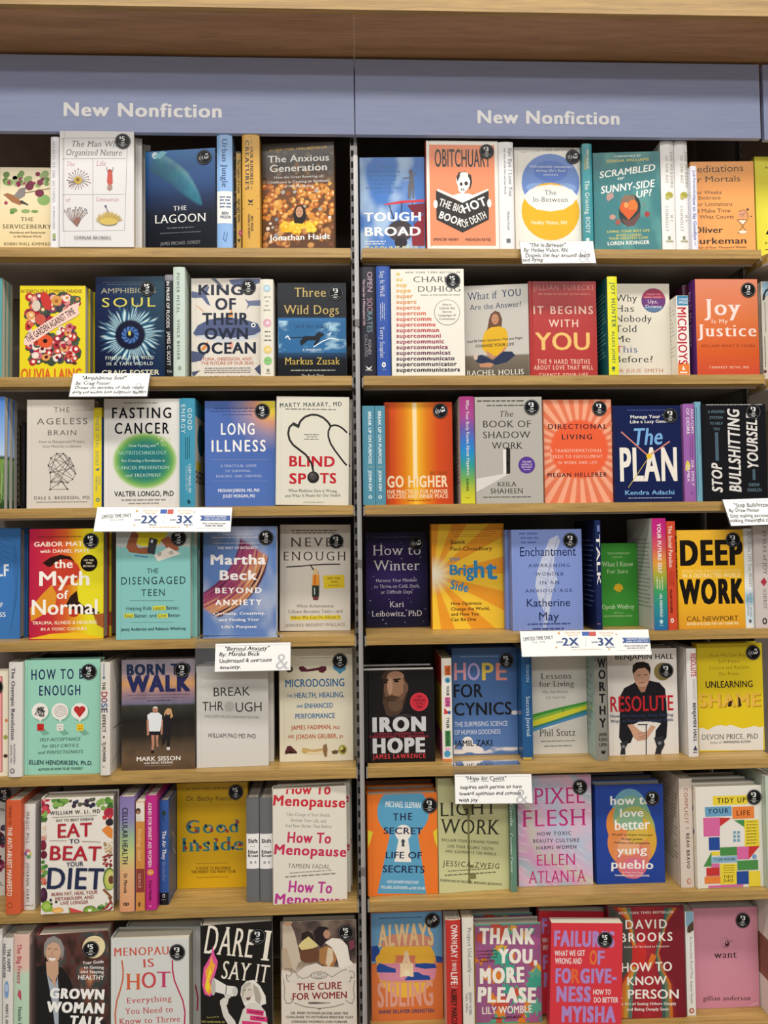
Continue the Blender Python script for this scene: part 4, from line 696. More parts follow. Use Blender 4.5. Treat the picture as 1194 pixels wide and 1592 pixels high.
 dict(label='paperback with blue sky over green grass at the end of the third shelf', hard=0, w=138.9, t=13, h=240.5, loc=[-0.8255,0.014,1.5193], rot=[0,0,0], base='8aa8d8', sp='8aa8d8', bk='8aa8d8', copies=[([-0.8235,0.032,1.5193],'second sky and grass paperback, behind the front one'),([-0.8225,0.051,1.5193],'third sky and grass paperback, rearmost of its stack')],
  front=[('g','v',[(0,'4a80d0'),(0.35,'8fb4e4'),(0.52,'b8cce8'),(0.54,'2c3a2a'),(0.57,'7a9a4a'),(0.75,'5a7a38'),(1,'2a4024')]),('l','8aa860',1.4,[131.2,13,134.4,62.9]),('l','5a7a40',1.4,[134,16.2,131.6,67.6]),('l','7a9850',1.4,[136.7,19.3,137.8,72.2]),('l','a0b070',1.4,[132.5,22.6,134.3,76.9]),('l','486a38',1.4,[138.1,25.7,136.4,81.5]),('l','6a8a48',1.4,[135.3,29,137.1,86.1]),('l','90a868',1.4,[130.4,32.2,133.5,90.8]),('l','5a7a3a',1.4,[137.3,35.4,137.7,95.4])]),
 dict(label='small black book with gold scrollwork and a gold border behind the sky paperback', hard=1, w=132.1, t=20, h=189.5, loc=[-0.8231,0.088,1.5193], rot=[0,0,0], base='17140f', sp='17140f', bk='17140f',
  front=[('l','b8a47c',1.83,[0.9,187.6,128.9,186.8,129.8,10.8,2.3,12.2]),('c',123,179.7,4.8,5.9,'9c8660',14),('c',123.1,165.4,4.8,5.9,'9c8660',14),('c',123.2,151.1,4.8,5.9,'9c8660',14),('c',123.3,136.8,4.8,5.9,'9c8660',14),('c',123.3,122.6,4.8,5.9,'9c8660',14),('c',123.4,108.3,4.8,5.9,'9c8660',14),('c',123.5,94,4.8,5.9,'9c8660',14),('c',123.6,79.8,4.8,5.9,'9c8660',14),('c',123.6,65.5,4.8,5.9,'9c8660',14),('c',123.7,51.3,4.8,5.9,'9c8660',14),('c',123.8,37.1,4.8,5.9,'9c8660',14),('c',123.9,22.9,4.8,5.9,'9c8660',14),('c',123,179.7,2.9,4,'15130f',12),('c',123.1,165.4,2.9,4,'15130f',12),('c',123.2,151.1,2.9,4,'15130f',12),('c',123.3,136.8,2.9,4,'15130f',12),('c',123.3,122.6,2.9,4,'15130f',12),('c',123.4,108.3,2.9,4,'15130f',12),('c',123.5,94,2.9,4,'15130f',12),('c',123.6,79.8,2.9,4,'15130f',12),('c',123.6,65.5,2.9,4,'15130f',12),('c',123.7,51.3,2.9,4,'15130f',12),('c',123.8,37.1,2.9,4,'15130f',12),('c',123.9,22.9,2.9,4,'15130f',12),('c',123.1,172.5,2.2,2.2,'a87a4a',8),('c',123.1,158.3,2.2,2.2,'a87a4a',8),('c',123.2,144,2.2,2.2,'a87a4a',8),('c',123.3,129.7,2.2,2.2,'a87a4a',8),('c',123.4,115.4,2.2,2.2,'a87a4a',8),('c',123.4,101.2,2.2,2.2,'a87a4a',8),('c',123.5,86.9,2.2,2.2,'a87a4a',8),('c',123.6,72.7,2.2,2.2,'a87a4a',8),('c',123.7,58.4,2.2,2.2,'a87a4a',8),('c',123.8,44.2,2.2,2.2,'a87a4a',8),('c',123.8,30,2.2,2.2,'a87a4a',8),('c',123.9,15.8,2.2,2.2,'a87a4a',8)]),
 dict(label='black spine in the shadow beside the scrollwork book', hard=0, w=145, t=7.9, h=193.9, loc=[-0.7338,0.1325,1.5193], rot=[0,0,1.5708], base='141214', sp='141214', bk='141214',
  spine=[('l','4a4648',0.72,[4.5,184.6,5.4,14.9])]),
 dict(label='pale beige hardcover with a thin line drawing of a head made from crossing lines', hard=1, w=143, t=26, h=235, loc=[-0.6409,0.02,1.5193], rot=[0,0,0], base='d8d0c6', sp='c8c0b6', bk='d8d0c6',
  front=[('t','THE',56.9,90.2,207.5,10.9,'6a625c','w'),('t','AGELESS',21.2,128.2,181.4,13.4,'6a625c','w'),('t','BRAIN',44.7,104.5,157.9,10.8,'6a625c','w'),('t','How to Sharpen and Protect',26,122.3,141.3,5.8,'6a625c',''),('t','Your Mind for a Lifetime',32.4,114.8,131.1,5.4,'6a625c',''),('l','5c5450',0.92,[63.5,118.2,51.2,108.6,46,93.1,49.6,76.9,51.4,58.2,49.7,40.9,86.8,41.3]),('l','5c5450',0.92,[63.5,118.2,77.7,118.1,91.2,108.3,99,91.6,103.3,74.6,97.3,62.8,86.7,55.7]),('l','5c5450',0.92,[51.2,108.6,99,91.6]),('l','5c5450',0.92,[51.2,108.6,85,41.3]),('l','5c5450',0.92,[46,93.1,97.3,62.8]),('l','5c5450',0.92,[46,93.1,86.8,41.3]),('l','5c5450',0.92,[63.5,118.2,103.3,74.6]),('l','5c5450',0.92,[77.7,118.1,99,91.6]),('l','5c5450',0.92,[77.7,118.1,104.3,74.6]),('l','5c5450',0.92,[63.5,118.2,49.6,76.9]),('l','5c5450',0.92,[91.2,108.3,49.6,76.9]),('l','5c5450',0.92,[91.2,108.3,51.4,58.2]),('l','5c5450',0.92,[99,91.6,49.6,57.1]),('l','5c5450',0.92,[103.3,74.6,67.1,118.2]),('l','5c5450',0.92,[49.6,76.9,97.2,87.3]),('l','5c5450',0.92,[51.4,58.2,74.3,59.4,49.7,40.9]),('l','5c5450',0.92,[74.3,59.4,86.8,41.3]),('l','5c5450',0.92,[49.6,55.3,86.7,56.8]),('l','5c5450',0.92,[77.7,118.1,49.5,94.9]),('l','5c5450',0.92,[60,105.6,95.5,69.3]),('l','5c5450',0.92,[53.1,84.1,88.5,55]),('l','5c5450',0.92,[91.9,105.4,65.5,48]),('c',63.5,118.2,1.8,1.8,'4a4240',8),('c',77.7,118.1,1.8,1.8,'4a4240',8),('c',51.2,108.6,1.8,1.8,'4a4240',8),('c',91.2,108.3,1.8,1.8,'4a4240',8),('c',46,93.1,1.8,1.8,'4a4240',8),('c',99,91.6,1.8,1.8,'4a4240',8),('c',49.6,76.9,1.8,1.8,'4a4240',8),('c',103.3,74.6,1.8,1.8,'4a4240',8),('c',51.4,58.2,1.8,1.8,'4a4240',8),('c',97.3,62.8,1.8,1.8,'4a4240',8),('c',86.7,55.7,1.8,1.8,'4a4240',8),('c',49.7,40.9,1.8,1.8,'4a4240',8),('c',86.8,41.3,1.8,1.8,'4a4240',8),('t','DALE E. BREDESEN, MD',16.3,133.1,19.9,6.5,'6a625c','w'),('k',20.9,128.2,13.2,15,'857c74')]),
 dict(label='bright yellow spine with blue front edge beside the pale beige head book', hard=0, w=145, t=17, h=216.1, loc=[-0.5518,0.0865,1.5193], rot=[0,0,1.5708], base='e8d22e', sp='e8d22e', bk='2a62a8',
  front=[('r',0.5,139,0.5,196,'2a62a8')],
  spine=[('v','THESE VITAL SIGNS',-198,-91.3,4.2,7.1,'48788a','w'),('p','2f5f9a',[3.6,82.7,13.5,86.2,9.2,79.1]),('v','SAYED',-67.5,-49.6,10,4.2,'48788a',''),('v','TABATABAI',-69,-35.3,4.3,4.2,'48788a',''),('c',9.3,17.3,3.9,4.6,'48788a'),('c',9.3,17.3,1.8,2.5,'dcd050')]),
 dict(label='off-white hardcover with a green and blue glowing disc under black capitals', hard=1, w=162.3, t=28, h=235.2, loc=[-0.4664,0.016,1.5193], rot=[0,0,0], base='e2dfda', sp='e2dfda', bk='e2dfda',
  front=[('c',87.4,100.8,69.7,62.6,'d9dbcb',44),('c',87.4,100.8,68.3,61.2,'c6d4ae',44),('c',87.4,100.8,66.5,59.4,'aac88a',44),('c',87.4,100.8,64.1,56.9,'90ba6c',44),('c',87.4,100.8,61.2,54.1,'76ac5e',44),('c',87.4,100.8,57.6,50.5,'5c9e60',44),('c',87.4,100.8,53.4,46.6,'489068',44),('c',87.4,100.8,48.7,42.3,'38846e',44),('c',87.4,100.8,43.4,37.7,'2e7a74',44),('c',87.4,100.8,37.4,32.7,'287478',44),('b',71,113,148.8,132.4,153.9,40,['e6e8d4','c8d47a','f0f0e4'],0.7,1.4),('k',41.8,116,224.9,227.8,'8a8880'),('t','FASTING',17.3,143.8,193.1,22.5,'15161a','bw'),('t','CANCER',23,139.1,159.4,23.2,'15161a','bw'),('t','How Fasting and',53.2,110.2,130.8,6.1,'d0e4d4','s'),('t','NUTRITECHNOLOGY',30.9,134,114.2,7.6,'a8d4c0','s'),('t','Are Creating a Revolution in',36.5,130.1,98.6,5.8,'d0e4d4','s'),('t','CANCER PREVENTION',28.4,138.6,82.4,7.2,'b8dcc8','s'),('t','and TREATMENT',46.1,121.8,66.1,6.9,'c8e0d0','s'),('t','VALTER LONGO, PhD',22.4,148.5,24.3,10.8,'1c1c20','b'),('k',37.6,131.4,14.7,18.5,'8a8882'),('k',52.5,118.2,7.4,10.7,'8a8882')]),
 dict(label='teal blue hardcover spine with white capitals beside the green disc book', hard=1, w=130, t=33, h=234.4, loc=[-0.3518,0.075,1.5193], rot=[0,0,1.5708], base='4496b4', sp='4496b4', bk='4496b4',
  front=[('r',0.5,129,0.5,197,'dcd8c8'),('c',60,150,36,36,'2a6a84'),('r',12,60,80,100,'d8c43a'),('t','ENERGY',8,100,52,26,'24201c','k')],
  spine=[('v','GOOD',-212.3,-165.9,18.2,8.7,'e4f0f2','w'),('v','ENERGY',-220.2,-158.5,4.2,8.7,'e4f0f2','w'),('kv',-151.3,-105,20.7,22.6,'1c4a5c'),('kv',-149.7,-102.4,16.7,18.6,'1c4a5c'),('kv',-149.7,-103.1,12.7,14.6,'1c4a5c'),('v','CASEY MEANS, MD',-92.2,-29.9,19.5,5,'d0e6ea','b'),('v','WITH CALLEY MEANS',-87.2,-35.7,13.5,4,'b8d8e0',''),('p','1a3a48',[16.4,14.1,21.7,14.8,23.7,8.7,19,6.1])]),
 dict(label='blue hardcover shading to orange and yellow at its top corner', hard=1, w=152.9, t=30, h=231.1, loc=[-0.2572,0.024,1.5193], rot=[0,0,0], base='5272b8', sp='4a68ac', bk='5272b8', stick=[('5',124.9,208.2,0.05)],
  front=[('g','r',(1,0.98,1.25,[(0,'e8d83c'),(0.12,'e6ca4a'),(0.22,'d89a78'),(0.38,'8f86a8'),(0.55,'4f6cb0'),(1,'5272b8')])),('k',21.3,108.7,213.5,216.5,'3a4478'),('k',12.1,108.6,206.7,209.6,'3a4478'),('k',39.1,102.5,199.7,202.1,'3a4478'),('t','LONG',34.9,107.6,157.1,24.7,'f4f2ee','bw'),('t','ILLNESS',14.5,131.5,120.1,24.6,'f4f2ee','bw'),('l','8a98c0',0.67,[13.4,102.8,135.1,101.9]),('l','8a98c0',0.67,[13.2,56.5,134.8,55.4]),('t','A PRACTICAL GUIDE',33.6,111.3,86.3,5.5,'ccd4ea','sw'),('t','TO SURVIVING,',43.7,100.4,75.1,5.1,'ccd4ea','sw'),('t','HEALING, AND THRIVING',24.1,122,63.8,5.5,'ccd4ea','sw'),('t','MEGHAN JOBSON, MD, PhD',28.3,117.7,32.1,6.5,'eceef6','b'),('t','JULIET MORGAN, MD',38.3,107.5,19.9,6.5,'eceef6','b')]),
 dict(label='cream hardcover with a black stethoscope looping around red capitals', hard=1, w=157.2, t=26, h=235.9, loc=[-0.1015,0.012,1.5207], rot=[0,0.0175,0], base='dedacb', sp='d0ccbc', bk='dedacb', copies=[([-0.0945,0.039,1.5207],'second copy of the stethoscope book, peeking out behind the front one')],
  front=[('t','MARTY MAKARY, MD',7.1,141.3,211.8,9.2,'3c4c4c','bw',0.033),('k',19,129,206.5,210.2,'7a7a70'),('k',60,92.2,151.7,154.4,'77766c'),('k',65.2,88.8,147,149.3,'77766c'),('k',60.1,92.2,141.5,144.2,'77766c'),('t','BLIND',28.6,126.9,83.1,22.1,'c02a36','k'),('t','SP',29,65.4,45.5,22,'c02a36','k'),('t','TS',94.8,130.3,47,21.7,'c02a36','k'),('l','2c2a2a',4.39,[80.5,60,80.3,75.3,76.5,90.6,63.8,109.2,48.5,120.9,36.6,130,28.7,141.1,25.5,154.7,27.8,168.4,36.1,176.3,44.6,173]),('l','3a3838',6.76,[34.4,177,49.7,169.6]),('l','2c2a2a',4.4,[47,172,52,182.3,61.4,191.6,74.9,196.5,88.4,196,102,189.7,111.6,180.6,117.4,171.8]),('l','2c2a2a',3.73,[117.4,171.8,125.9,174.6,136.1,172,144.6,166.3,153.2,157.8]),('l','2c2a2a',3.73,[117.4,171.8,112.4,160.8,112.5,148.8,117.7,133.5,126.3,120,136.6,106.5,146.9,92.9,153,86.8]),('c',80.5,60,12.8,12.8,'2c2a2a',40),('c',79.4,62.4,8.1,8.1,'4a4646'),('c',77.4,65.8,3.4,3.4,'5e5a5a'),('t','When Medicine Gets It Wrong,',26.5,133.1,27.8,6.4,'3c3a38','s'),('t','and What It Means for Our Health',20.5,140,16.5,6.4,'3c3a38','s',0.019),('k',59.7,103.5,4.9,6.9,'a09c90')]),
 dict(label='muted blue paperback spine against the upright, outer one of the pair', hard=0, w=145, t=27, h=215.9, loc=[0.036,0.0805,1.5193], rot=[0,0,1.5708], base='548ea4', sp='548ea4', bk='548ea4',
  spine=[('v','BREAK UP ON PURPOSE',-203,-89.3,12.9,6.6,'e4ecee','b'),('l','c0c88a',0.77,[11.4,82.4,21.4,82.3]),('v','JOHN KIM',-75.4,-30.6,12.6,6.6,'e4ecee','b'),('c',15.6,17.1,3.9,3.9,'d0e0e4'),('c',15.6,17.1,1.9,1.9,'548ea4')]),
 dict(label='muted blue paperback spine next to the orange glowing book, inner one of the pair', hard=0, w=145, t=21.6, h=215.8, loc=[0.0584,0.0805,1.5193], rot=[0,0,1.5708], base='548ea4', sp='548ea4', bk='548ea4',
  spine=[('v','BREAK UP ON PURPOSE',-204.1,-89.2,6.7,6.6,'e4ecee','b'),('l','c0c88a',0.77,[5.2,82.2,15.2,82.1]),('v','JOHN KIM',-75.2,-30.4,6.4,6.6,'e4ecee','b'),('c',9.4,16.9,3.9,3.9,'d0e0e4'),('c',9.4,16.9,1.9,1.9,'548ea4')]),
 dict(label='orange red hardcover with a vertical cream beam glowing in yellow', hard=1, w=148.8, t=27, h=226.2, loc=[0.1334,0.024,1.5193], rot=[0,0,0], base='c84a22', sp='b84020', bk='c84a22', stick=[('3',122.7,207,1.3)],
  front=[('g','h',[(0,'c44a22'),(0.12,'cc4e20'),(0.28,'d87a1e'),(0.4,'e8a82a'),(0.45,'f0c040'),(0.5,'e8a82a'),(0.62,'d87a1e'),(0.78,'cc4e20'),(1,'c04424')]),('g','v',[(0,'a84018'),(1,'c44a22')],-2.3,10.2,4,223.3),('r',60.9,69.9,58.1,225,'f4dcae'),('t','BIG SEAN',98.3,135.6,66.2,7.1,'8a4a20','b'),('t','GO HIGHER',3.6,136.7,38.4,24.3,'f0d8b4','k'),('t','FIVE PRACTICES FOR PURPOSE',3.4,136.5,24.3,8.6,'f0d8b4','b'),('t','SUCCESS AND INNER PEACE',3.3,137.1,14.2,8.6,'f0d8b4','b'),('k',46.5,98.2,8.2,10.8,'8a3a1c')]),
 dict(label='rainbow spine running from magenta down to yellow with white script title', hard=1, w=145, t=31.9, h=234.4, loc=[0.2532,0.0765,1.5193], rot=[0,0,1.5708], base='a83a7c', sp='a83a7c', bk='d8ccc0', edge='d4b4c4',
  spine=[('g','v',[(0,'a83a7c'),(0.18,'a84a90'),(0.3,'6a5aa8'),(0.42,'3a78c8'),(0.52,'2a8cc8'),(0.66,'3a9c88'),(0.78,'7aac50'),(0.9,'c4c43a'),(1,'d8d434')]),('v','What Your Body Knows About Happiness',-226.6,-60.8,13.6,7,'f0eef0','s'),('v','KAPLAN',-53.8,-28.3,12,5.1,'2a3a20','bw'),('k',10,19.3,12.1,14.3,'c87a3a')],
  back=[('k',31.9,116.2,193,196.4,'a85a6a'),('k',31.9,132.8,184.4,187.8,'a85a6a'),('k',31.9,130.8,175.8,179.2,'a85a6a'),('k',31.9,119,167.2,170.6,'a85a6a'),('k',31.9,124.6,158.6,162,'a85a6a'),('k',31.9,123.5,150,153.4,'a85a6a'),('k',31.9,128.2,141.4,144.8,'a85a6a'),('k',31.9,131.4,132.8,136.2,'a85a6a'),('k',31.9,115.3,124.2,127.6,'a85a6a'),('k',31.9,113.8,115.6,119,'a85a6a'),('k',31.9,132.5,107,110.4,'a85a6a'),('k',31.9,123.1,98.4,101.8,'a85a6a'),('k',31.9,130.8,89.8,93.2,'a85a6a'),('k',31.9,113.1,81.2,84.6,'a85a6a'),('k',31.9,123.4,72.6,76,'a85a6a'),('k',31.9,129.8,64,67.4,'a85a6a'),('k',31.9,118.4,55.4,58.8,'a85a6a'),('k',31.9,135,46.8,50.2,'a85a6a')]),
 dict(label='grey hardcover with a half-open door casting light and a purple disc', hard=1, w=148, t=26, h=233.6, loc=[0.3291,0.006,1.5193], rot=[0,0,0], base='b4b0a8', sp='a8a49c', bk='b4b0a8', stick=[('3',125.5,210.6,0.05)],
  front=[('k',6.1,110.1,222.9,227.1,'4e4b46'),('k',26.6,107.9,213,216.9,'4e4b46'),('t','The',55.2,85,190.1,12.9,'3a3733','si'),('t','BOOK OF',18,123.1,166.6,14.9,'2e2c2a','s'),('t','SHADOW',17.2,122.2,142.8,14.8,'2e2c2a','s'),('t','WORK',35.6,104.5,119.4,14.4,'2e2c2a','s'),('p','d8d5ce',[60,64.6,75.7,65.6,0.8,25.1,1.3,54.6]),('r',60.4,67.2,63.8,117.9,'e6e3dc'),('p','2a2624',[68.1,122.9,76.7,120.1,75.7,65.6,67,63.7]),('r',68.9,71.5,82,91.7,'100e0e'),('c',112.4,83.6,18.4,18.4,'5a3a90',40),('t','THE NEW',102.7,123.1,88.6,3.9,'d8cce8','b'),('t','CAPITAL OF',100.3,124.6,82.8,3.9,'d8cce8','b'),('t','SELF-HELP',100.9,123.7,76.9,3.9,'d8cce8','b'),('k',105.2,119.7,72.3,74.5,'d8cce8'),('t','KEILA',47,89.2,37.6,9.3,'2e2c2a','s'),('t','SHAHEEN',31.9,103,22.1,10.9,'2e2c2a','s'),('k',15.4,120.1,12.9,15.4,'4e4b46')]),
 dict(label='salmon hardcover with sunburst rays around an orange disc', hard=1, w=152.1, t=25, h=229.6, loc=[0.4863,0.02,1.5193], rot=[0,0,0], base='eaa084', sp='d88a70', bk='eaa084', stick=[('3',125.5,209.6,0.05)],
  front=[('g','rays',(0.52,0.52,30,'f0a888','e07a58',('e8623c',0.4,0.46)),None,None,None,None,1.3),('t','DIRECTIONAL',10,141.8,164,11.1,'3a2430','bw'),('t','LIVING',40.1,107.9,141.1,11.1,'3a2430','bw'),('t','A TRANSFORMATIONAL',12.8,129.1,112.6,7,'f4d4c0','sw'),('t','GUIDE TO FULFILLMENT',12.5,130.1,99.7,6.6,'f4d4c0','sw'),('t','IN WORK AND LIFE',30.1,118.2,86.5,6.1,'f4d4c0','sw'),('t','MEGAN HELLERER',6.6,139.3,57.6,9.6,'3a2430','bw')]),
 dict(label='navy hardcover with clock hands crossing tall cream capitals', hard=1, w=150.8, t=26, h=214.5, loc=[0.6402,0.014,1.5193], rot=[0,0,0], base='17214e', sp='141c42', bk='17214e', stick=[('3',127.8,191.7,0.1)],
  front=[('k',31.6,130.2,203.1,205.8,'4a568c'),('t','Manage Your Time',38.5,135,185.8,7.2,'e8e6e0','b',0.011),('t','Like a Lazy Genius',37.4,128.2,175,6.8,'e8e6e0','b',0.012),('t','The',45.9,109.9,126.1,36.8,'7aaede','bi',0.03),('t','PLAN',12.1,140.5,46.1,71.9,'ece6da','k'),('l','d88a7a',2.83,[76.8,101.9,16.7,156.3]),('l','d88a7a',2.83,[76.8,101.9,125.4,134.4]),('l','c8b45a',1.62,[86,111.9,29.9,32.6]),('c',78,101.9,6.1,6.1,'e8c030'),('t','Kendra Adachi',22.3,132.8,16.6,9.6,'7aaede','b'),('k',29.3,126.2,8.3,10.5,'b8c0d8')],
  spine=[('v','The PLAN',-180,-130,12,9,'d8d4cc','b')]),
 dict(label='purple spine with white capitals and a yellow half circle', hard=1, w=145, t=25.5, h=216.5, loc=[0.7441,0.0805,1.5193], rot=[0,0,1.5708], base='9a62a8', sp='9a62a8', bk='9a62a8',
  spine=[('v','ANATOMY',-206.1,-149.2,16.3,6.5,'ead8ec','b'),('v','OF DESIRE',-206.1,-148.5,6.6,6.5,'ead8ec','b'),('kv',-144.4,-96.5,17.8,19,'5a2a66'),('kv',-142.5,-96.5,12.9,14.1,'5a2a66'),('p','d8cc5a',[1.6,68.7,3.3,86.7,7.5,91.8,12.9,80.6,10.9,68.7]),('v','DR. EMILY',-90.1,-33.6,14.8,5.7,'ead8ec','b'),('v','JAMEA',-80.6,-42.8,5.1,5.7,'ead8ec','b'),('l','4a2058',0.81,[15.3,20.9,14.3,14.9])]),
 dict(label='thin pale blue spine between the purple one and the black rotated lettering book', hard=0, w=145, t=13.8, h=222, loc=[0.7612,0.0845,1.5193], rot=[0,0,1.5708], base='78aabf', sp='78aabf', bk='78aabf',
  spine=[('kv',-209.1,-13,4.9,2.8,'3a5a6c'),('kv',-144.9,-104.8,8.9,10.2,'3a5a6c')]),
 dict(label='black hardcover with slanted white words running up the cover', hard=1, w=142.5, t=26, h=215.2, loc=[0.833,0.006,1.5193], rot=[0,0,0], base='17171b', sp='101014', bk='17171b', stick=[('3',115,198.2,0.15)],
  front=[('k',8.8,136,212.8,215.3,'b8b4b0'),('t','A PROVEN',12.4,49.4,195.4,6,'5a7480','k'),('t','SYSTEM',16.1,45.3,182.2,6,'5a7480','k'),('t','TO HELP',15.7,45,169.4,6,'5a7480','k'),('t','YOU',23.5,38.1,157,6,'5a7480','k'),('r',26.8,34.3,89.5,152.6,'4a6070'),('u','STOP',19.4,85.1,40.8,22.7,'dedad6','ki'),('u','BULLSHITTING',19.8,205.2,83.1,26,'dedad6','ki'),('u','YOURSELF',72.9,195.4,122.9,23.6,'dedad6','ki'),('r',109.2,115.6,46.1,70.4,'4a6070'),('t','DREW',100.2,124.6,32.1,6.8,'5a7480','k'),('t','HANLEN',96.6,128.3,20.6,7.2,'5a7480','k')]),
 dict(label='mid blue hardcover with embossed contour lines at the end of the fourth shelf', hard=1, w=160.3, t=26, h=240.1, loc=[-0.8168,0.0468,1.239], rot=[0,0,0], base='3f78ba', sp='3f78ba', bk='3f78ba', copies=[([-0.8128,0.0738,1.239],'second copy of the blue contour book, behind the front one')],
  front=[('l','386aa6',1.77,[81.1,161.1,123.4,214.9,144.8,211,156.5,160,152.6,87.7,138.8,8.7]),('l','386aa6',1.77,[81.2,150.2,123.5,202.5,144.9,196.4,155.1,149.2,150.9,80.6,138.8,8.7]),('l','386aa6',1.77,[81.3,139.4,123.6,190.2,145,181.9,153.7,138.3,149.1,73.4,138.8,8.7]),('l','386aa6',1.77,[81.3,128.5,123.6,177.9,145,167.4,152.4,127.5,147.4,66.2,138.8,8.7]),('l','386aa6',1.77,[81.4,117.7,123.7,165.6,145.1,152.9,151,116.7,145.6,59,138.8,8.7]),('t','SELF',84.8,135.3,135.4,24.6,'e4e8ee','k'),('t','OF',106.5,123.6,68.5,9.7,'e4e8ee','b'),('t','FULLNESS',60.7,129.4,47.6,9.7,'e4e8ee','b')]),
 dict(label='crimson to yellow hardcover with large rounded white title and a black medallion', hard=1, w=157.2, t=34, h=236.8, loc=[-0.6287,0.0234,1.239], rot=[0,0,0], base='b82444', sp='a01c40', bk='b82444', stick=[('5',130.1,210,0.1)], copies=[([-0.6237,0.0584,1.239],'second copy of the crimson and yellow book, behind the front one')],
  front=[('g','h',[(0,'b81f48'),(0.3,'c83438'),(0.5,'d8642c'),(0.66,'e6b422'),(0.8,'e6dc28'),(1,'d8cc28')]),('p','e0942c',[2,67.8,29.9,99.4,47.5,117,58.1,95.4,54.7,66.9,30.1,53.1,3.9,39.3]),('p','2c1612',[27.9,163.7,43.7,174.9,64.8,181.1,86,177.2,96.7,164.5,86.1,155.7,54.3,159.7,40.3,154.6]),('c',75.5,143.3,31.7,28.2,'c8402c'),('p','e8dc2a',[107.3,137.5,135.6,144.3,156.8,158.3,156.9,51,121.6,51.6,103.9,80.4,102.1,109]),('p','301c14',[77.5,73.7,86.3,91.4,100.3,103.7,103.9,80.4,114.5,71.3,135.7,65.6,149.8,54.7,135.7,51.4,89.9,55.7]),('p','a8602c',[135.7,51.4,156.9,54.6,156.9,22.5,142.8,29.9]),('p','f0c428',[2.3,3.1,44.3,12,97,14.6,157,2.9,157,-0.7,2.3,2.1]),('c',93.4,55.6,10.6,8.5,'b83428'),('k',17.1,110.7,218.6,220.6,'5a2420'),('t','GABOR MATÉ',9.8,122,199,9.7,'f6e8d8','b'),('t','with DANIEL MATÉ',22.6,126.7,185.2,7.2,'f6e8d8','b'),('t','the',51.9,91.7,152.3,17.9,'faf4ea','b'),('t','Myth',21.1,127.1,114.8,30.4,'faf4ea','b'),('t','of',58.1,82.4,86.6,17.5,'faf4ea','b'),('t','Normal',5.6,144.2,53.1,31.4,'faf4ea','b'),('t','TRAUMA, ILLNESS & HEALING',7.1,142.5,32.4,6.8,'faead0','b'),('t','IN A TOXIC CULTURE',25.3,122,19.3,6,'faead0','b'),('c',126,162.3,18,18,'151210',40),('t','NEW YORK',115.4,136.6,166.6,3.6,'e8d8b8','b'),('t','TIMES',119.6,132.7,160.5,3.6,'e8d8b8','b'),('t','BESTSELLER',113.6,138.4,154.1,3.6,'e8d8b8','b')]),
 dict(label='pale teal hardcover with yellow-sleeved arms holding a phone over paper', hard=1, w=156.2, t=28, h=235.7, loc=[-0.4383,-0.0004,1.239], rot=[0,0,0], base='86c2be', sp='78b0ac', bk='86c2be', stick=[('5',131.9,213.1,0.05)], copies=[([-0.4303,0.0286,1.239],'second copy of the pale teal book, showing its page edges')],
  front=[('r',0.7,155.9,195.5,234.1,'b4b8b4'),('p','d8c828',[33.5,235.5,110.8,234.6,107.2,221.2,93.2,203.6,82.6,198.4,54.6,197,37,206.1]),('p','9a5a40',[37,235.5,26.5,211.5,21.3,195.6,28.3,184.9,51,181.1,72.1,180.8,80.8,187.8,68.6,195,47.5,193.5,42.3,200.7,47.6,221.9]),('p','9a5a40',[93.2,210.7,110.8,217.6,121.3,205,133.6,190.7,124.8,183.7,107.2,191]),('p','3a3a40',[70.4,215.2,87.9,211.5,80.8,178.9,65.1,183.4]),('p','e8e8e8',[73.9,210.9,78.4,210.2,77,203.8,72.1,204.9]),('p','e8ded2',[79.8,177.2,110.7,194.5,136,180,87.8,164.7]),('p','a8a49c',[87.9,182.4,95.9,185.1,94.9,177,87.9,176]),('p','b8b0a8',[110.7,184.9,119.5,187.3,121.2,180.2,112.4,178.5]),('l','4a7ab8',2.45,[39.8,177.7,66.8,173.8]),('t','THE',65,88.5,140,9.9,'1f3444',''),('t','DISENGAGED',11.2,146,116.3,15.6,'1f3444','w'),('t','TEEN',53.1,102.1,91.6,14.1,'1f3444','w'),('l','5a8a8a',0.7,[30,82.5,121.7,81]),('l','5a8a8a',0.7,[30,36.7,121.6,35.2]),('r',76.8,104.2,61.3,70.4,'d4d244'),('r',16.8,37.7,46.1,55.2,'d4d244'),('r',86.6,108.3,44.9,53.7,'d4d244'),('t','Helping Kids Learn Better,',22,133.3,62.3,7.4,'1f3444',''),('t','Feel Better, and Live Better',18.5,135.3,46.5,7.4,'1f3444',''),('t','Jenny Anderson and Rebecca Winthrop',9.8,146.8,19,6.3,'1f3444','b')]),
 dict(label='sky blue hardcover with a broad magenta and orange brush stroke', hard=1, w=157.9, t=30, h=236.9, loc=[-0.2621,0.033,1.2396], rot=[0,0.007,0], base='6484bc', sp='5474ac', bk='6484bc', stick=[('5',135.8,212,0.05)], edge='c8cede',
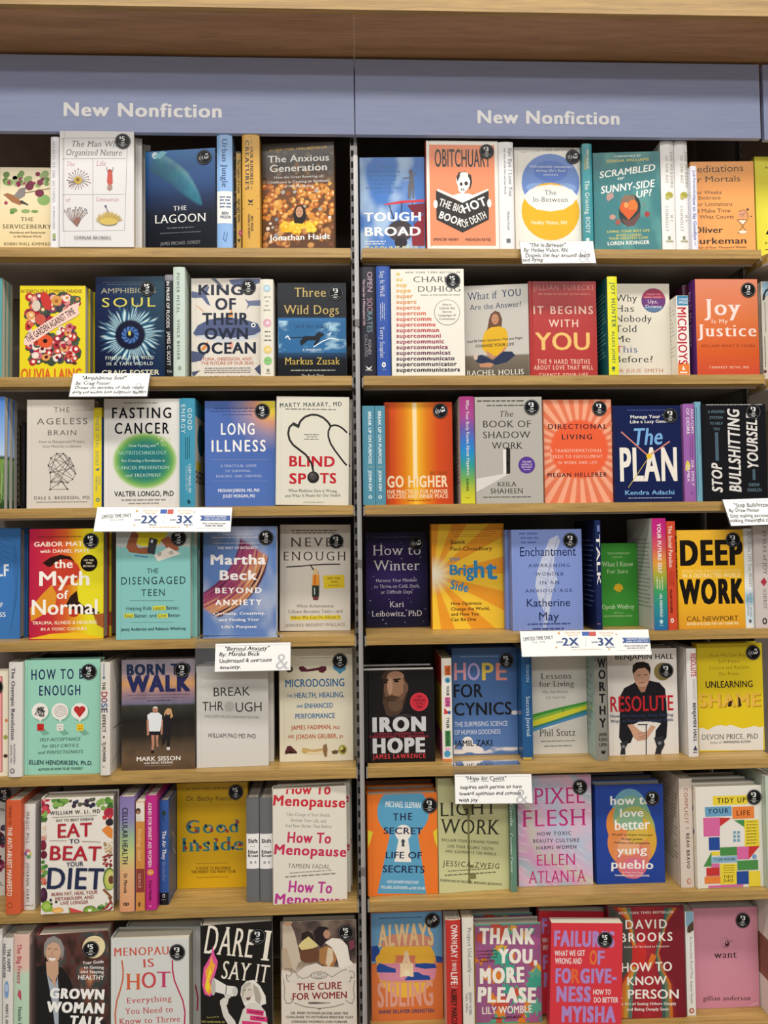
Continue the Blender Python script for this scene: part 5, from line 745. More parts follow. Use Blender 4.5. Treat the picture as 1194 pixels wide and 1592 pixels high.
  front=[('g','streak',None,None,None,None,None,1.5),('k',41.9,107.3,218.1,220.4,'d8d4e0'),('k',17.4,118.7,211.7,214.4,'e0d8e4'),('k',22.3,120.4,199.1,201.6,'d8d4e0'),('t','THE WAY OF INTEGRITY',30.2,119.1,187,5.9,'f4f0ee','b'),('t','Martha',16,135.5,153.8,20.7,'f4f0ee','k'),('t','Beck',35.6,116.2,120.1,20.3,'f4f0ee','k'),('t','BEYOND',25.9,126.3,91.6,11.5,'f4f0ee','kw'),('t','ANXIETY',26,126.4,65.7,11.4,'f4f0ee','kw'),('t','Curiosity, Creativity,',22.2,134.2,44.8,5.9,'f4f0ee','b'),('t','and Finding Your',34.2,121.2,31.4,5.5,'f4f0ee','b'),('t',"Life's Purpose",40.1,115.3,16.1,5.9,'f4f0ee','b')]),
 dict(label='beige hardcover with a hanging pencil stub tied to a string', hard=1, w=158.9, t=26, h=239.2, loc=[-0.1019,0.087,1.24], rot=[0,0.0122,0], base='ddd6cb', sp='cfc8bc', bk='ddd6cb', stick=[('3',126.9,201.7,0.05)],
  front=[('k',25.2,129.2,224.6,228,'5a544e'),('k',28.6,124.1,219.1,221.9,'5a544e'),('t','NEVER',23.7,144.6,189.4,20.5,'4a403a','sw'),('t','ENOUGH',8.5,148.5,158,20.5,'4a403a','sw'),('l','3a3634',2.71,[13.7,143.5,47.6,145.5,68,147.5,102.1,149.5,136.2,149.7]),('l','2c2826',2.72,[68,148.8,72.1,142,77.6,135.2]),('c',84.5,101.8,5.4,34,'a89c90'),('p','e8c896',[78.3,142,82.3,142,87.2,125.6,74.2,124,73.5,127.4]),('p','f0a040',[73.6,125.7,88.5,127.3,88.6,101.8,72.3,101.8]),('p','d87a28',[77,125.7,81,126.3,80.4,101.8,76.4,101.8]),('r',72.4,87.9,76.4,101.8,'2c3c36'),('r',77.1,79.1,81.4,96.7,'e8e4dc'),('p','7a3a3c',[73,76.4,87.3,76.3,85.3,68.5,75.8,68.5]),('p','e8cc34',[97,123.9,144.8,126.2,145.9,96.5,98.8,94.3]),('t','NEW YORK',107.3,136.3,115.3,5.1,'8a6a20','b'),('t','TIMES',114.1,131.2,107.5,4.4,'8a6a20','b'),('t','Bestseller',109,135.6,100,4.1,'8a6a20','i'),('t','When Achievement',37.2,121.4,52.2,7.1,'6a6058','s'),('t','Culture Becomes Toxic—and',18.9,141.2,39.6,7.5,'6a6058','s',0.007),('p','e8d040',[22.7,33.5,136.4,35,137.8,25.5,23.7,24]),('t','What We Can Do About It',24.4,136.4,26.7,6.8,'5a5030','sb',0.008),('t','JENNIFER BREHENY WALLACE',12.6,147.1,8.8,6.8,'8a7c70','s',0.015)]),
 dict(label='dark purple hardcover scattered with small white stars', hard=1, w=144.8, t=25, h=220.9, loc=[0.0874,0.1345,1.239], rot=[0,0,0], base='262044', sp='1c1834', bk='262044', stick=[('3',118.9,194.5,1.5)],
  front=[('g','r',(0.35,0.55,0.9,[(0,'3c2c6c'),(0.4,'302258'),(0.8,'201c40'),(1,'1a1834')])),('c',3.6,211.4,1,1,'a8a4c4',6),('c',43.7,185.5,1.4,1.4,'a8a4c4',6),('c',83.8,159.6,1.8,1.8,'a8a4c4',6),('c',123.9,133.7,1,1,'a8a4c4',6),('c',24.5,109.9,1.4,1.4,'a8a4c4',6),('c',64.5,84,1.8,1.8,'a8a4c4',6),('c',104.5,58.1,1,1,'a8a4c4',6),('c',5.3,34.5,1.4,1.4,'a8a4c4',6),('c',45.3,8.7,1.8,1.8,'a8a4c4',6),('c',87.9,187.9,1,1,'a8a4c4',6),('c',128,162,1.4,1.4,'a8a4c4',6),('c',28.5,138,1.8,1.8,'a8a4c4',6),('c',68.6,112.1,1,1,'a8a4c4',6),('c',108.6,86.2,1.4,1.4,'a8a4c4',6),('c',9.4,62.5,1.8,1.8,'a8a4c4',6),('c',49.3,36.7,1,1,'a8a4c4',6),('c',89.3,10.8,1.4,1.4,'a8a4c4',6),('c',132.2,190.2,1.8,1.8,'a8a4c4',6),('c',32.6,166.1,1,1,'a8a4c4',6),('c',72.7,140.3,1.4,1.4,'a8a4c4',6),('c',112.8,114.4,1.8,1.8,'a8a4c4',6),('c',13.5,90.6,1,1,'a8a4c4',6),('c',53.4,64.7,1.4,1.4,'a8a4c4',6),('c',93.4,38.9,1.8,1.8,'a8a4c4',6),('c',133.4,13,1,1,'a8a4c4',6),('c',36.7,194.3,1.4,1.4,'a8a4c4',6),('c',76.8,168.5,1.8,1.8,'a8a4c4',6),('c',116.9,142.6,1,1,'a8a4c4',6),('c',17.5,118.7,1.4,1.4,'a8a4c4',6),('c',57.5,92.8,1.8,1.8,'a8a4c4',6),('c',97.5,66.9,1,1,'a8a4c4',6),('c',137.6,41.1,1.4,1.4,'a8a4c4',6),('c',38.3,17.5,1.8,1.8,'a8a4c4',6),('c',80.9,196.7,1,1,'a8a4c4',6),('k',16.1,126.6,209.1,210.3,'8a84a8'),('t','How to',16.9,128.5,167.7,24.1,'ece8ee','s'),('t','Winter',17.3,125.9,132,23.7,'ece8ee','s'),('t','Harness Your Mindset',23.6,119.3,105.4,7.5,'d0cce0','s'),('t','to Thrive on Cold, Dark,',18.9,124.9,91.4,7.9,'d0cce0','s'),('t','or Difficult Days',34.1,107.3,78.1,7.9,'d0cce0','s'),('t','Kari',54.9,87.3,46.3,13.6,'ece8ee','s'),('t','Leibowitz, PhD',12.7,129.4,25.2,13.2,'ece8ee','s')]),
 dict(label='yellow and orange sunburst hardcover with blue lettering that grows', hard=1, w=165.6, t=28, h=238.1, loc=[0.2467,0.0806,1.239], rot=[0,0,0], base='eeb430', sp='d88a28', bk='eeb430',
  front=[('g','rays',(0.02,0.52,13,'f2c43a','e89a2c',('fdf4d8',0.02,0.3)),None,None,None,None,1.3),('k',45.3,160.2,224,225,'5a3a20'),('k',45.3,147.9,219.1,220.3,'5a3a20'),('k',48,147.8,214.2,215.5,'5a3a20'),('k',50,139.6,209.4,210.7,'5a3a20'),('t','Sumit',43.2,76.5,192.3,9.7,'4a2c1c','b'),('t','Paul-Choudhury',43,138.2,177.3,8.9,'4a2c1c','b'),('t','The',41,64.8,150.5,9.7,'3a88b8','b',0.226),('t','B',40.5,60,122.2,22.2,'3a88b8','k'),('t','r',60,71.3,120.8,24.2,'3a88b8','k'),('t','i',71.3,77.8,119.5,26.6,'3a88b8','k'),('t','g',77.8,95.6,117.7,29,'3a88b8','k'),('t','h',95.6,119.6,115,37.9,'3a88b8','k'),('t','t',121.6,149.2,111.3,42.8,'3a88b8','k'),('t','Side',40,81.4,91,20.1,'3a88b8','k',-0.211),('t','How Optimists',42.7,112,54.6,6.8,'4a2c1c','b'),('t','Change the World,',42.5,130.9,42,7.2,'4a2c1c','b'),('t','and How You',42.3,105.5,30.2,7.2,'4a2c1c','b'),('t','Can Be One',42.2,98.8,18.2,7.2,'4a2c1c','b')]),
 dict(label='periwinkle blue hardcover with a pale feather behind navy text', hard=1, w=157.4, t=24, h=222.9, loc=[0.4153,0.0346,1.239], rot=[0,0,0], base='8094d0', sp='7486c2', bk='8094d0', stick=[('3',132,197.9,0.15)], copies=[([0.4063,0.0596,1.239],'second copy of the periwinkle feather book, showing past its spine side')],
  front=[('k',17.7,62.7,211.5,217.4,'5a6cb0'),('k',20.4,61.1,202.1,207.4,'5a6cb0'),('k',21.7,59.4,192.1,197.4,'5a6cb0'),('p','c2c8de',[85.6,201.3,104.6,209.7,108.7,195.3,96.5,166.8,92.9,135.3,101.2,112.3,89,83.9,82.3,41.2,72.9,4.3,67.2,4.4,70.8,41.4,58.3,67.2,51.7,98.7,56.7,130.1,70.4,167.1]),('l','98a6d0',2.03,[104.5,205.4,84.4,141.1,72.8,69.9,70,4.4]),('l','a8b4d8',1.3,[84.6,152.6,60.3,165.8]),('l','a8b4d8',1.3,[83,139,59.9,150.1]),('l','a8b4d8',1.3,[81.4,125.4,59.6,134.3]),('l','a8b4d8',1.3,[79.9,111.9,59.3,118.6]),('l','a8b4d8',1.3,[78.3,98.3,59,102.9]),('l','a8b4d8',1.3,[76.7,84.8,58.7,87.2]),('l','a8b4d8',1.3,[75.1,71.3,58.4,71.5]),('l','a8b4d8',1.3,[85.9,146.9,99.4,166.7]),('l','a8b4d8',1.3,[84.4,133.3,99.1,151]),('l','a8b4d8',1.3,[82.8,119.7,98.7,135.2]),('l','a8b4d8',1.3,[81.2,106.1,98.4,119.5]),('l','a8b4d8',1.3,[79.6,92.6,98.1,103.8]),('l','a8b4d8',1.3,[78,79.1,97.8,88]),('t','Enchantment',19,144.3,164.1,20.1,'1f2c58',''),('t','AWAKENING',36.6,130,139.7,7.2,'2c3c6c','sw'),('t','WONDER',52.1,115.8,120.4,7.2,'2c3c6c','sw'),('t','IN AN',61.9,105.3,101.8,7.1,'2c3c6c','sw'),('t','ANXIOUS AGE',28.3,133.9,84,6.9,'2c3c6c','sw'),('t','Katherine',32.1,128.9,52.6,17.1,'1f2c58',''),('t','May',58.9,102.9,22,17.8,'1f2c58',''),('k',32.7,128.1,12.1,16.2,'3c4c84'),('k',44,116.3,1.3,5.7,'3c4c84')]),
 dict(label='tall navy spine with white vertical capitals and a navy back cover', hard=1, w=150, t=12.3, h=241.9, loc=[0.5273,0.081,1.239], rot=[0,0,1.5708], base='1a2652', sp='1a2652', bk='17214a',
  spine=[('v','TALK',-210.8,-99.7,2.3,7.6,'e8e4e0','b'),('kv',-230.5,-216.6,3.6,12,'6a78a8'),('r',-1.3,7.4,14.6,16.8,'8a6a7a',8)],
  back=[('k',33,120.2,196,199.4,'6a78a8'),('k',33,137.3,184.8,188.2,'6a78a8'),('k',33,135.3,173.6,177,'6a78a8'),('k',33,123.1,162.4,165.8,'6a78a8'),('k',33,128.9,151.2,154.6,'6a78a8'),('k',33,127.8,139.9,143.3,'6a78a8'),('k',33,132.6,128.7,132.1,'6a78a8'),('k',33,135.9,117.5,120.9,'6a78a8'),('k',33,119.3,106.3,109.7,'6a78a8'),('k',33,117.7,95.1,98.5,'6a78a8'),('k',33,137.1,83.9,87.3,'6a78a8'),('k',33,127.4,72.7,76.1,'6a78a8'),('k',33,135.3,61.5,64.9,'6a78a8'),('k',33,117.1,50.3,53.7,'6a78a8')]),
 dict(label='small green gift book with a gold tree emblem and gilded page edge', hard=1, w=98.4, t=22, h=189.5, loc=[0.5897,0.0862,1.239], rot=[0,0,0], base='3f9438', sp='367f30', bk='3f9438', copies=[([0.6017,0.1092,1.239],'second green gift book, its cover showing beyond the front one')],
  front=[('t','TENTH ANNIVERSARY',28.8,82.5,164.3,4.1,'a8c890','b'),('t','EDITION',41.2,64.2,156,3.3,'a8c890','b'),('t','What I Know',15.6,89.4,136.2,11.1,'d4e4c0','s'),('t','For Sure',27.8,76.4,120.5,9.1,'d4e4c0','s'),('p','e0b42c',[41.6,84.4,46,94.6,54.5,97.4,62.7,92.3,64.6,84,58.3,82.1,59.4,77.9,49.8,78.9,45.7,82.3]),('l','b88c28',1.26,[52.8,82.2,52.6,73.9]),('t','Oprah Winfrey',14.2,89.5,39,10.3,'d4e4c0','s'),('t','WITH A',40.3,63.3,28.3,3.3,'a8c890','b'),('t','NEW INTRODUCTION',17.1,84,20.5,4.1,'a8c890','b')]),
 dict(label='spine fading from magenta through gold and green to blue with white capitals', hard=1, w=145, t=31.1, h=244.2, loc=[0.6709,0.0745,1.239], rot=[0,0,1.5708], base='c42c78', sp='c42c78', bk='c9c9c6', edge='d4d2d0',
  spine=[('g','v',[(0,'b8247c'),(0.12,'c42c78'),(0.27,'d05a58'),(0.4,'dc9a3c'),(0.52,'9ca83c'),(0.64,'3f9a5a'),(0.8,'2c8a8c'),(1,'2a6aa0')]),('v','YOUR FUTURE SELF',-232.8,-123.9,10.6,8,'f2eeee','b'),('kv',-116,-87.3,18.2,20.3,'f0e8d8'),('kv',-111,-88.6,12.5,14.7,'f0e8d8'),('kv',-116.1,-89.5,7,9.1,'f0e8d8'),('v','HAL HERSHFIELD',-79.6,-28.4,12.6,5.6,'e0ecf0','b'),('c',14.9,19,3.6,4.8,'b8d8e0'),('k',10.7,18.7,10.1,11.9,'b8d8e0')],
  back=[('k',31.9,116.2,196,199.4,'8a8a8a'),('k',31.9,132.8,187.3,190.7,'8a8a8a'),('k',31.9,130.8,178.6,182,'8a8a8a'),('k',31.9,119,169.8,173.2,'8a8a8a'),('k',31.9,124.6,161.1,164.5,'8a8a8a'),('k',31.9,123.5,152.4,155.8,'8a8a8a'),('k',31.9,128.2,143.7,147.1,'8a8a8a'),('k',31.9,131.4,135,138.4,'8a8a8a'),('k',31.9,115.3,126.2,129.6,'8a8a8a'),('k',31.9,113.8,117.5,120.9,'8a8a8a'),('k',31.9,132.5,108.8,112.2,'8a8a8a'),('k',31.9,123.1,100.1,103.5,'8a8a8a'),('k',31.9,130.8,91.4,94.8,'8a8a8a'),('k',31.9,113.1,82.6,86,'8a8a8a'),('k',31.9,123.4,73.9,77.3,'8a8a8a'),('k',31.9,129.8,65.2,68.6,'8a8a8a'),('k',31.9,118.4,56.5,59.9,'8a8a8a'),('k',31.9,135,47.8,51.2,'8a8a8a')]),
 dict(label='red orange spine with white title tucked beside the fading rainbow spine', hard=1, w=138, t=19.6, h=237.2, loc=[0.6925,0.073,1.239], rot=[0,0,1.5708], base='cc4a30', sp='cc4a30', bk='cc4a30',
  spine=[('v','The Social Paradox',-227.8,-136,3.6,8,'f4d8cc','b'),('kv',-128.1,-95.8,11.8,13,'7a1c10'),('kv',-130.1,-95.9,7.9,9,'7a1c10'),('kv',-127.4,-95.9,3.8,5,'7a1c10'),('v','WILLIAM VON HIPPEL',-88.9,-36,3.7,4.8,'5a140c','b'),('c',7.4,20.7,3.6,5.2,'f0e0d8'),('c',7.4,20.7,1.6,2.4,'c84a30')]),
 dict(label='golden yellow hardcover with two huge black block words', hard=1, w=149.5, t=26, h=217.3, loc=[0.774,0.012,1.239], rot=[0,0,0], base='e8b02e', sp='d89a28', bk='e8b02e', stick=[('3',125.9,194.4,0.1)],
  front=[('g','v',[(0,'e8b43a'),(0.3,'ecb42c'),(0.6,'eeb828'),(1,'dc9a2c')]),('t','DEEP',6.3,147.8,138.7,52.7,'191410','x'),('t','WORK',3.2,147.3,54.1,51.4,'191410','x'),('t','RULES FOR FOCUSED SUCCESS',11.5,140.8,123.6,5.9,'f2d478','k'),('t','IN A DISTRACTED WORLD',11.2,141.3,112.5,8.7,'f6e0a0','k'),('t','CAL NEWPORT',17.9,133.2,17,10.6,'3a2a18',''),('t',"AUTHOR OF SO GOOD THEY CAN'T IGNORE YOU",17.6,133.4,8.3,5.5,'f8e8b8','k')],
  spine=[('v','DEEP WORK',-205,-110,10,15,'191410','k')]),
 dict(label='white paperback spine with watery blue band beside the golden block word book', hard=0, w=145, t=18.6, h=219.4, loc=[0.8678,0.0845,1.239], rot=[0,0,1.5708], base='e2e4e2', sp='e2e4e2', bk='e2e4e2',
  spine=[('g','v',[(0,'dfe2e0'),(0.6,'e2e4e2'),(0.68,'9cc0d4'),(0.72,'8ab4cc'),(0.8,'dce4e6'),(0.9,'c8dce4'),(1,'e6e6e2')]),('v','BUILD the LIFE You WANT',-212.6,-89.5,9.6,7.3,'5c666c','s'),('v','ARTHUR C. BROOKS',-77.6,-24.2,9.8,4.9,'6a7a84','b'),('v','OPRAH WINFREY',-73.7,-26.3,4.1,4.1,'6a7a84','b'),('c',10.3,15.2,3.2,4.1,'5a6066')]),
 dict(label='pinkish grey spine with dark serif capitals and a small red emblem', hard=0, w=145, t=35.1, h=223.8, loc=[0.9035,0.0785,1.239], rot=[0,0,1.5708], base='cbc0bc', sp='cbc0bc', bk='cbc0bc',
  spine=[('v','STYLES of JOY',-214.2,-117.1,20.7,8.1,'4a4444','s'),('p','a83448',[13.1,101.5,21.5,111.2,27.7,101.3,20.9,91.5]),('v','SCHEROT',-86.3,-42.2,18.4,7.3,'5a5452','s'),('c',20.1,15.4,5.3,7.3,'3a3636'),('c',20.1,15.4,2.4,4,'c8bcb8')]),
 dict(label='cream hardcover with a pink panel and tiny vegetables at the end of the fifth shelf', hard=1, w=129.6, t=26, h=219.2, loc=[-0.8064,0.0054,0.9587], rot=[0,0,0], base='e8dec6', sp='dcd0b8', bk='e8dec6', stick=[('5',103,185.7,0)],
  front=[('r',11.1,116.6,11.7,207,'e8a0a0'),('l','b83040',1.71,[9.4,209.1,116.6,207,117.8,9.1,11.1,11.7]),('c',126.1,115.3,3.1,3.8,'d88060'),('c',124.6,80.6,4.5,4.8,'9aa04c'),('c',124.8,41.8,4.5,3.8,'4a2c24')]),
 dict(label='off-white spine with rounded dark title reading down beside the mint green book', hard=1, w=145, t=28.1, h=237.6, loc=[-0.7092,0.0716,0.9587], rot=[0,0,1.5708], base='dcd7d1', sp='dcd7d1', bk='dcd7d1',
  spine=[('v','The Ozempic Revolution',-226.8,-77.7,6,7.5,'4a4858','b'),('v','ALEXANDRA',-69,-26.9,11.3,3.8,'5a5868',''),('v','SOWA, MD',-66.4,-29.5,4.5,3.8,'5a5868',''),('c',9.1,12.9,4.8,5.1,'4a4858'),('c',9.1,12.9,3.1,3.4,'dad5cf'),('p','4a4858',[7.4,15.7,11.5,13.9,7.4,11.9,11.6,9.7])]),
 dict(label='mint green hardcover with three white speech bubbles above tiny faced cubes', hard=1, w=156.9, t=27, h=239.9, loc=[-0.6302,0.0079,0.9587], rot=[0,0,0], base='98d0bb', sp='88bfaa', bk='98d0bb', stick=[('5',133.4,213.5,0.2)],
  front=[('l','74ae94',1.04,[5.5,240.5,6.6,0]),('t','HOW TO BE',13.6,133.4,198.6,21,'1f2c58','bw'),('t','ENOUGH',30,115.4,165,20.7,'1f2c58','bw'),('c',34.3,129.1,18,18,'7ab49a'),('c',75.9,128.2,18,18,'7ab49a'),('c',116.5,127.3,18.1,18.1,'7ab49a'),('c',31.9,132.3,17.3,17.3,'efeae4'),('c',73.5,131.4,17.3,17.3,'efeae4'),('c',114.1,130.5,17.4,17.4,'efeae4'),('p','efeae4',[27.1,119.5,36.8,119.3,32.7,109.3]),('p','efeae4',[68.7,118.6,78.4,118.4,74.2,108.3]),('p','efeae4',[109.2,117.7,119,117.5,114.8,107.4]),('l','3a3636',0.86,[25.9,130.8,29,129.5,34.7,140.6,20.8,124.8,26.4,137.3,43.2,132,39.6,131.9,35.1,138.8,35,123.8,32.5,126.5,35.8,140.6,37.8,129.6,27.3,141.5,40.3,132,36.9,123.6,36.8,122.7,29.5,125.4,30.7,122.5,40.5,139.8,23.6,137.7,42.5,132.7,34.8,135.7,32.1,134,28.5,129.9,33.9,123.1,36.1,122.5,40.1,121.1,35.8,138.6,40.2,121.7,41.2,130,36.8,137.5,39.5,129.9,27,140.8,40,121.2,22.6,125.5,29.8,139,27.2,126.1,40.4,141,34.5,141.1,36.9,135,40.7,121.3,32.1,121.2,27.5,140.6,34.2,141.4,25,133.7,34.4,138.7]),('l','6a5048',0.9,[74.5,130.7,74.7,130.3,74.6,129.8,74.4,129.3,73.9,128.8,73.3,128.6,72.5,128.6,71.8,128.8,71.1,129.4,70.5,130.3,70.3,131.3,70.5,132.4,71,133.4,71.9,134.3,73.1,134.8,74.5,134.9,75.9,134.5,77.1,133.6,78.1,132.3,78.6,130.7,78.5,128.9,77.9,127.2,76.7,125.8,75,124.9,73.1,124.5,71,124.8,69.1,125.8,67.5,127.4,66.5,129.5,66.3,131.9,66.8,134.3,68.1,136.4,70.1,138,72.6,138.9,75.3,138.9,78,137.9,80.2,136.2,81.9,133.7,82.7,130.8,82.5,127.7,81.3,124.8,79.1,122.4,76.3,120.9,73,120.4,69.6,121,66.5,122.7,64.1,125.4,62.6,128.7,62.2,132.5,63.1,136.1,65.2,139.3,68.2,141.7,72,143,76,142.9,80,141.5,83.3,138.8,85.7,135.2,86.8,130.9,86.4,126.5,84.7,122.4]),('c',108.5,135.2,6.6,6.6,'b8302c'),('c',119.6,135,6.6,6.6,'b8302c'),('p','b8302c',[102.3,132.9,125.9,132.4,114.1,117.6]),('p','78ac94',[27.9,95.1,40,96.6,52.2,85.8,40.1,81.9]),('r',26.2,40,92,106.3,'c8302c'),('c',30.7,101.3,1,1,'3a1010',8),('c',35.8,101.2,1,1,'3a1010',8),('l','3a1010',1.04,[30.7,96.1,33.1,97.4,35.5,96]),('p','78ac94',[68.4,94.2,80.5,95.6,92.7,84.9,80.6,81]),('r',66.7,80.5,91.1,105.4,'e8e4dc'),('c',71.1,100.4,1,1,'3a3a3a',8),('c',76.3,100.3,1,1,'3a3a3a',8),('l','3a3a3a',1.04,[70.1,95.2,77,95]),('p','78ac94',[110,93.2,122.1,94.7,134.3,84,122.2,80]),('r',108.3,122.1,90.1,104.5,'ecc42c'),('c',112.7,99.5,1,1,'4a3010',8),('c',118,99.3,1,1,'4a3010',8),('l','4a3010',1.04,[111.7,95.6,115.2,92.8,118.7,95.5]),('t','SELF-ACCEPTANCE',31.5,116.6,70,6.6,'2f5048','si'),('t','for SELF-CRITICS',36.4,112.2,56.8,6.3,'2f5048','si'),('t','and PERFECTIONISTS',28.1,121.6,43.5,6.3,'2f5048','si'),('t','ELLEN HENDRIKSEN, Ph.D.',10,140.8,22.5,8.7,'1f3a4c','b',-0.035),('t','AUTHOR OF HOW TO BE YOURSELF',28.3,121.3,9.1,4.9,'2f5048','bi')]),  # full-height line by the spine: hinge groove shading drawn as darker mint
 dict(label='book behind the mint green one, its jacket coloured dark teal for the deep shadow', hard=1, w=123.7, t=26, h=235.8, loc=[-0.6468,0.092,0.9587], rot=[0,0,0], base='1c4a46', sp='1c4a46', bk='1c4a46', edge='2a4a48'),  # deep shadow behind the mint book is put into this jacket colour
 dict(label='off-white spine with large multicoloured capitals in its middle beside the mint green book', hard=1, w=140, t=20, h=234.6, loc=[-0.5267,0.0655,0.9587], rot=[0,0,1.5708], base='ddd7ce', sp='ddd7ce', bk='ddd7ce',
  front=[('l','3a3634',1.2,[30,150,45,175,70,180,85,160,80,140,60,135,50,150,65,160]),('l','3a3634',1.2,[10,20,130,70]),('k',20,120,90,94,'5a5652')],
  spine=[('l','5a7a9c',1.39,[7.5,232.6,7.5,201.2]),('c',7.5,203,2.8,2.8,'5a7a9c'),('v','THE',-194.3,-176.9,4.1,6.2,'3a3634','b'),('v','D',-173.3,-162.2,2,12.4,'a83a3c','b'),('v','O',-160.8,-151.1,2,12.4,'7a3a6a','b'),('v','S',-149.7,-140.7,2,12.4,'3a6a9c','b'),('v','E',-139.3,-129.9,2,12.4,'3a3a5c','b'),('v','EFFECT',-125.4,-89,4.2,6.9,'3a3634','b'),('c',7.6,79.6,2.1,2.1,'4a4644'),('v','TJ POWER',-69.9,-27.7,4.9,6.2,'3a3634','b'),('k',4.3,11.2,17.1,19,'6a6662')]),
 dict(label='photographic hardcover of a couple walking at dusk under navy block title', hard=1, w=155.6, t=26, h=234.7, loc=[-0.4343,0.0233,0.9587], rot=[0,0,0], base='6a5a52', sp='5a4a44', bk='6a5a52', stick=[('3',128.2,210.5,0.1)],
  front=[('g','dusk',None,None,None,None,None,1.6),('t','BORN TO',10.6,146.3,200.8,22.1,'1f3050','x'),('t','WALK',11.3,145.8,164.6,33.4,'262a58','x'),('k',12,145.8,157.8,159.3,'22264a'),('k',23.6,133.3,151.5,152.8,'2a2e50'),('k',53.6,105,145.2,147.7,'2a2e50'),('p','e4e6ea',[54.3,116.1,62.5,121.3,78.4,120.9,85.4,114.7,84.7,97.7,81.1,80.8,57.1,81.4,55,98.4]),('p','1f1d22',[57.1,81.4,81.1,80.8,83.6,73,58.9,72.8]),('p','b8826a',[62.4,73.5,69.5,73.3,69.4,55.6,67,38,62.7,38.1,64.1,55.7]),('p','b8826a',[71.9,73.2,78.3,73.1,76.5,57.2,78.3,48.3,74,48.4]),('p','b8826a',[52.9,105.5,57.1,107.2,58.2,73.6,53.6,72.6]),('p','b8826a',[84.7,104.8,87.5,106.5,86.8,74.7,82.5,73.7]),('c',71.3,127.1,6,7.1,'b8826a'),('p','d8d4d0',[65.6,130.8,69.5,134.2,74.8,133.4,77,129.8]),('p','1a1a1c',[62.4,41.7,68.4,41.5,67.7,34.5,62.4,34.6]),('p','201c20',[88.2,108.3,96,111.7,105.9,108.6,106.6,90.2,103,69,101.2,46,95.9,46.2,95.3,67.4,90.6,55.1,84.6,48.2,86.1,69.4]),('c',98.5,121.5,5,6.4,'c89a80'),('p','c8a068',[93.2,125.9,97.8,130.1,104.9,128.5,108.8,111.4,103.1,108,103.8,122.1,96.1,125.1,90.7,111.8,89.7,118.9]),('p','d8d4d0',[95.2,47.2,102.3,47.1,101.6,40.7,95.2,41.6]),('t','MARK SISSON',31.7,124.5,19,8.8,'f0ece4','b'),('t','with BRAD KEARNS',47.2,108.6,12.3,4.6,'e8e2da','b'),('k',50,106.5,8.1,8.8,'d8d0c8')]),
 dict(label='plain pale grey hardcover with thin spaced capitals and a lattice letter', hard=1, w=153.4, t=27, h=216.9, loc=[-0.2778,0.0301,0.9587], rot=[0,0,0.0349], base='d6d3cd', sp='aab0bc', bk='d6d3cd', copies=[([-0.2697,0.0584,0.9587],'second copy of the plain pale grey book, behind the front one')],
  front=[('t','BREAK',36.6,114.2,151.5,18.8,'2c2c2e',''),('t','THR',12.5,57.4,121,19.3,'2c2c2e',''),('t','UGH',83.4,138.9,116.8,20.1,'2c2c2e',''),('c',69.9,129,10.6,10.9,'a4a4a2'),('l','cfccc6',0.96,[59,137.1,80.9,136.5]),('l','cfccc6',0.96,[59,133.9,80.9,133.2]),('l','cfccc6',0.96,[59,130.7,80.9,130]),('l','cfccc6',0.96,[59,127.4,80.9,126.8]),('l','cfccc6',0.96,[59,124.2,80.8,123.6]),('l','cfccc6',0.96,[59,121,80.8,120.3]),('l','cfccc6',0.96,[61.6,140.3,61.5,117.7]),('l','cfccc6',0.96,[64.8,140.2,64.7,117.6]),('l','cfccc6',0.97,[68,140.1,67.9,117.5]),('l','cfccc6',0.97,[71.3,140,71.2,117.4]),('l','cfccc6',0.97,[74.5,139.9,74.4,117.3]),('l','cfccc6',0.97,[77.7,139.8,77.6,117.2]),('t','THE QUEST FOR LIFE-CHANGING MEDICINES',17.2,133.7,106.8,5.2,'8c8a86','',-0.047),('t','WILLIAM PAO MD PHD',23.5,126.4,64.4,9.3,'3a3a3c','',-0.051),('k',24.9,122.7,11.4,11.2,'b87a70')]),
 dict(label='cream hardcover with mushroom drawings above and below bold blue and red lines', hard=1, w=161.1, t=27, h=246.2, loc=[-0.099,0.0548,0.9587], rot=[0,0,0], base='e2dac2', sp='d4cbb2', bk='e2dac2', stick=[('5',133.8,218,0.1)], copies=[([-0.092,0.0828,0.9587],'second copy of the cream mushroom book, its grey edge showing by the upright')],
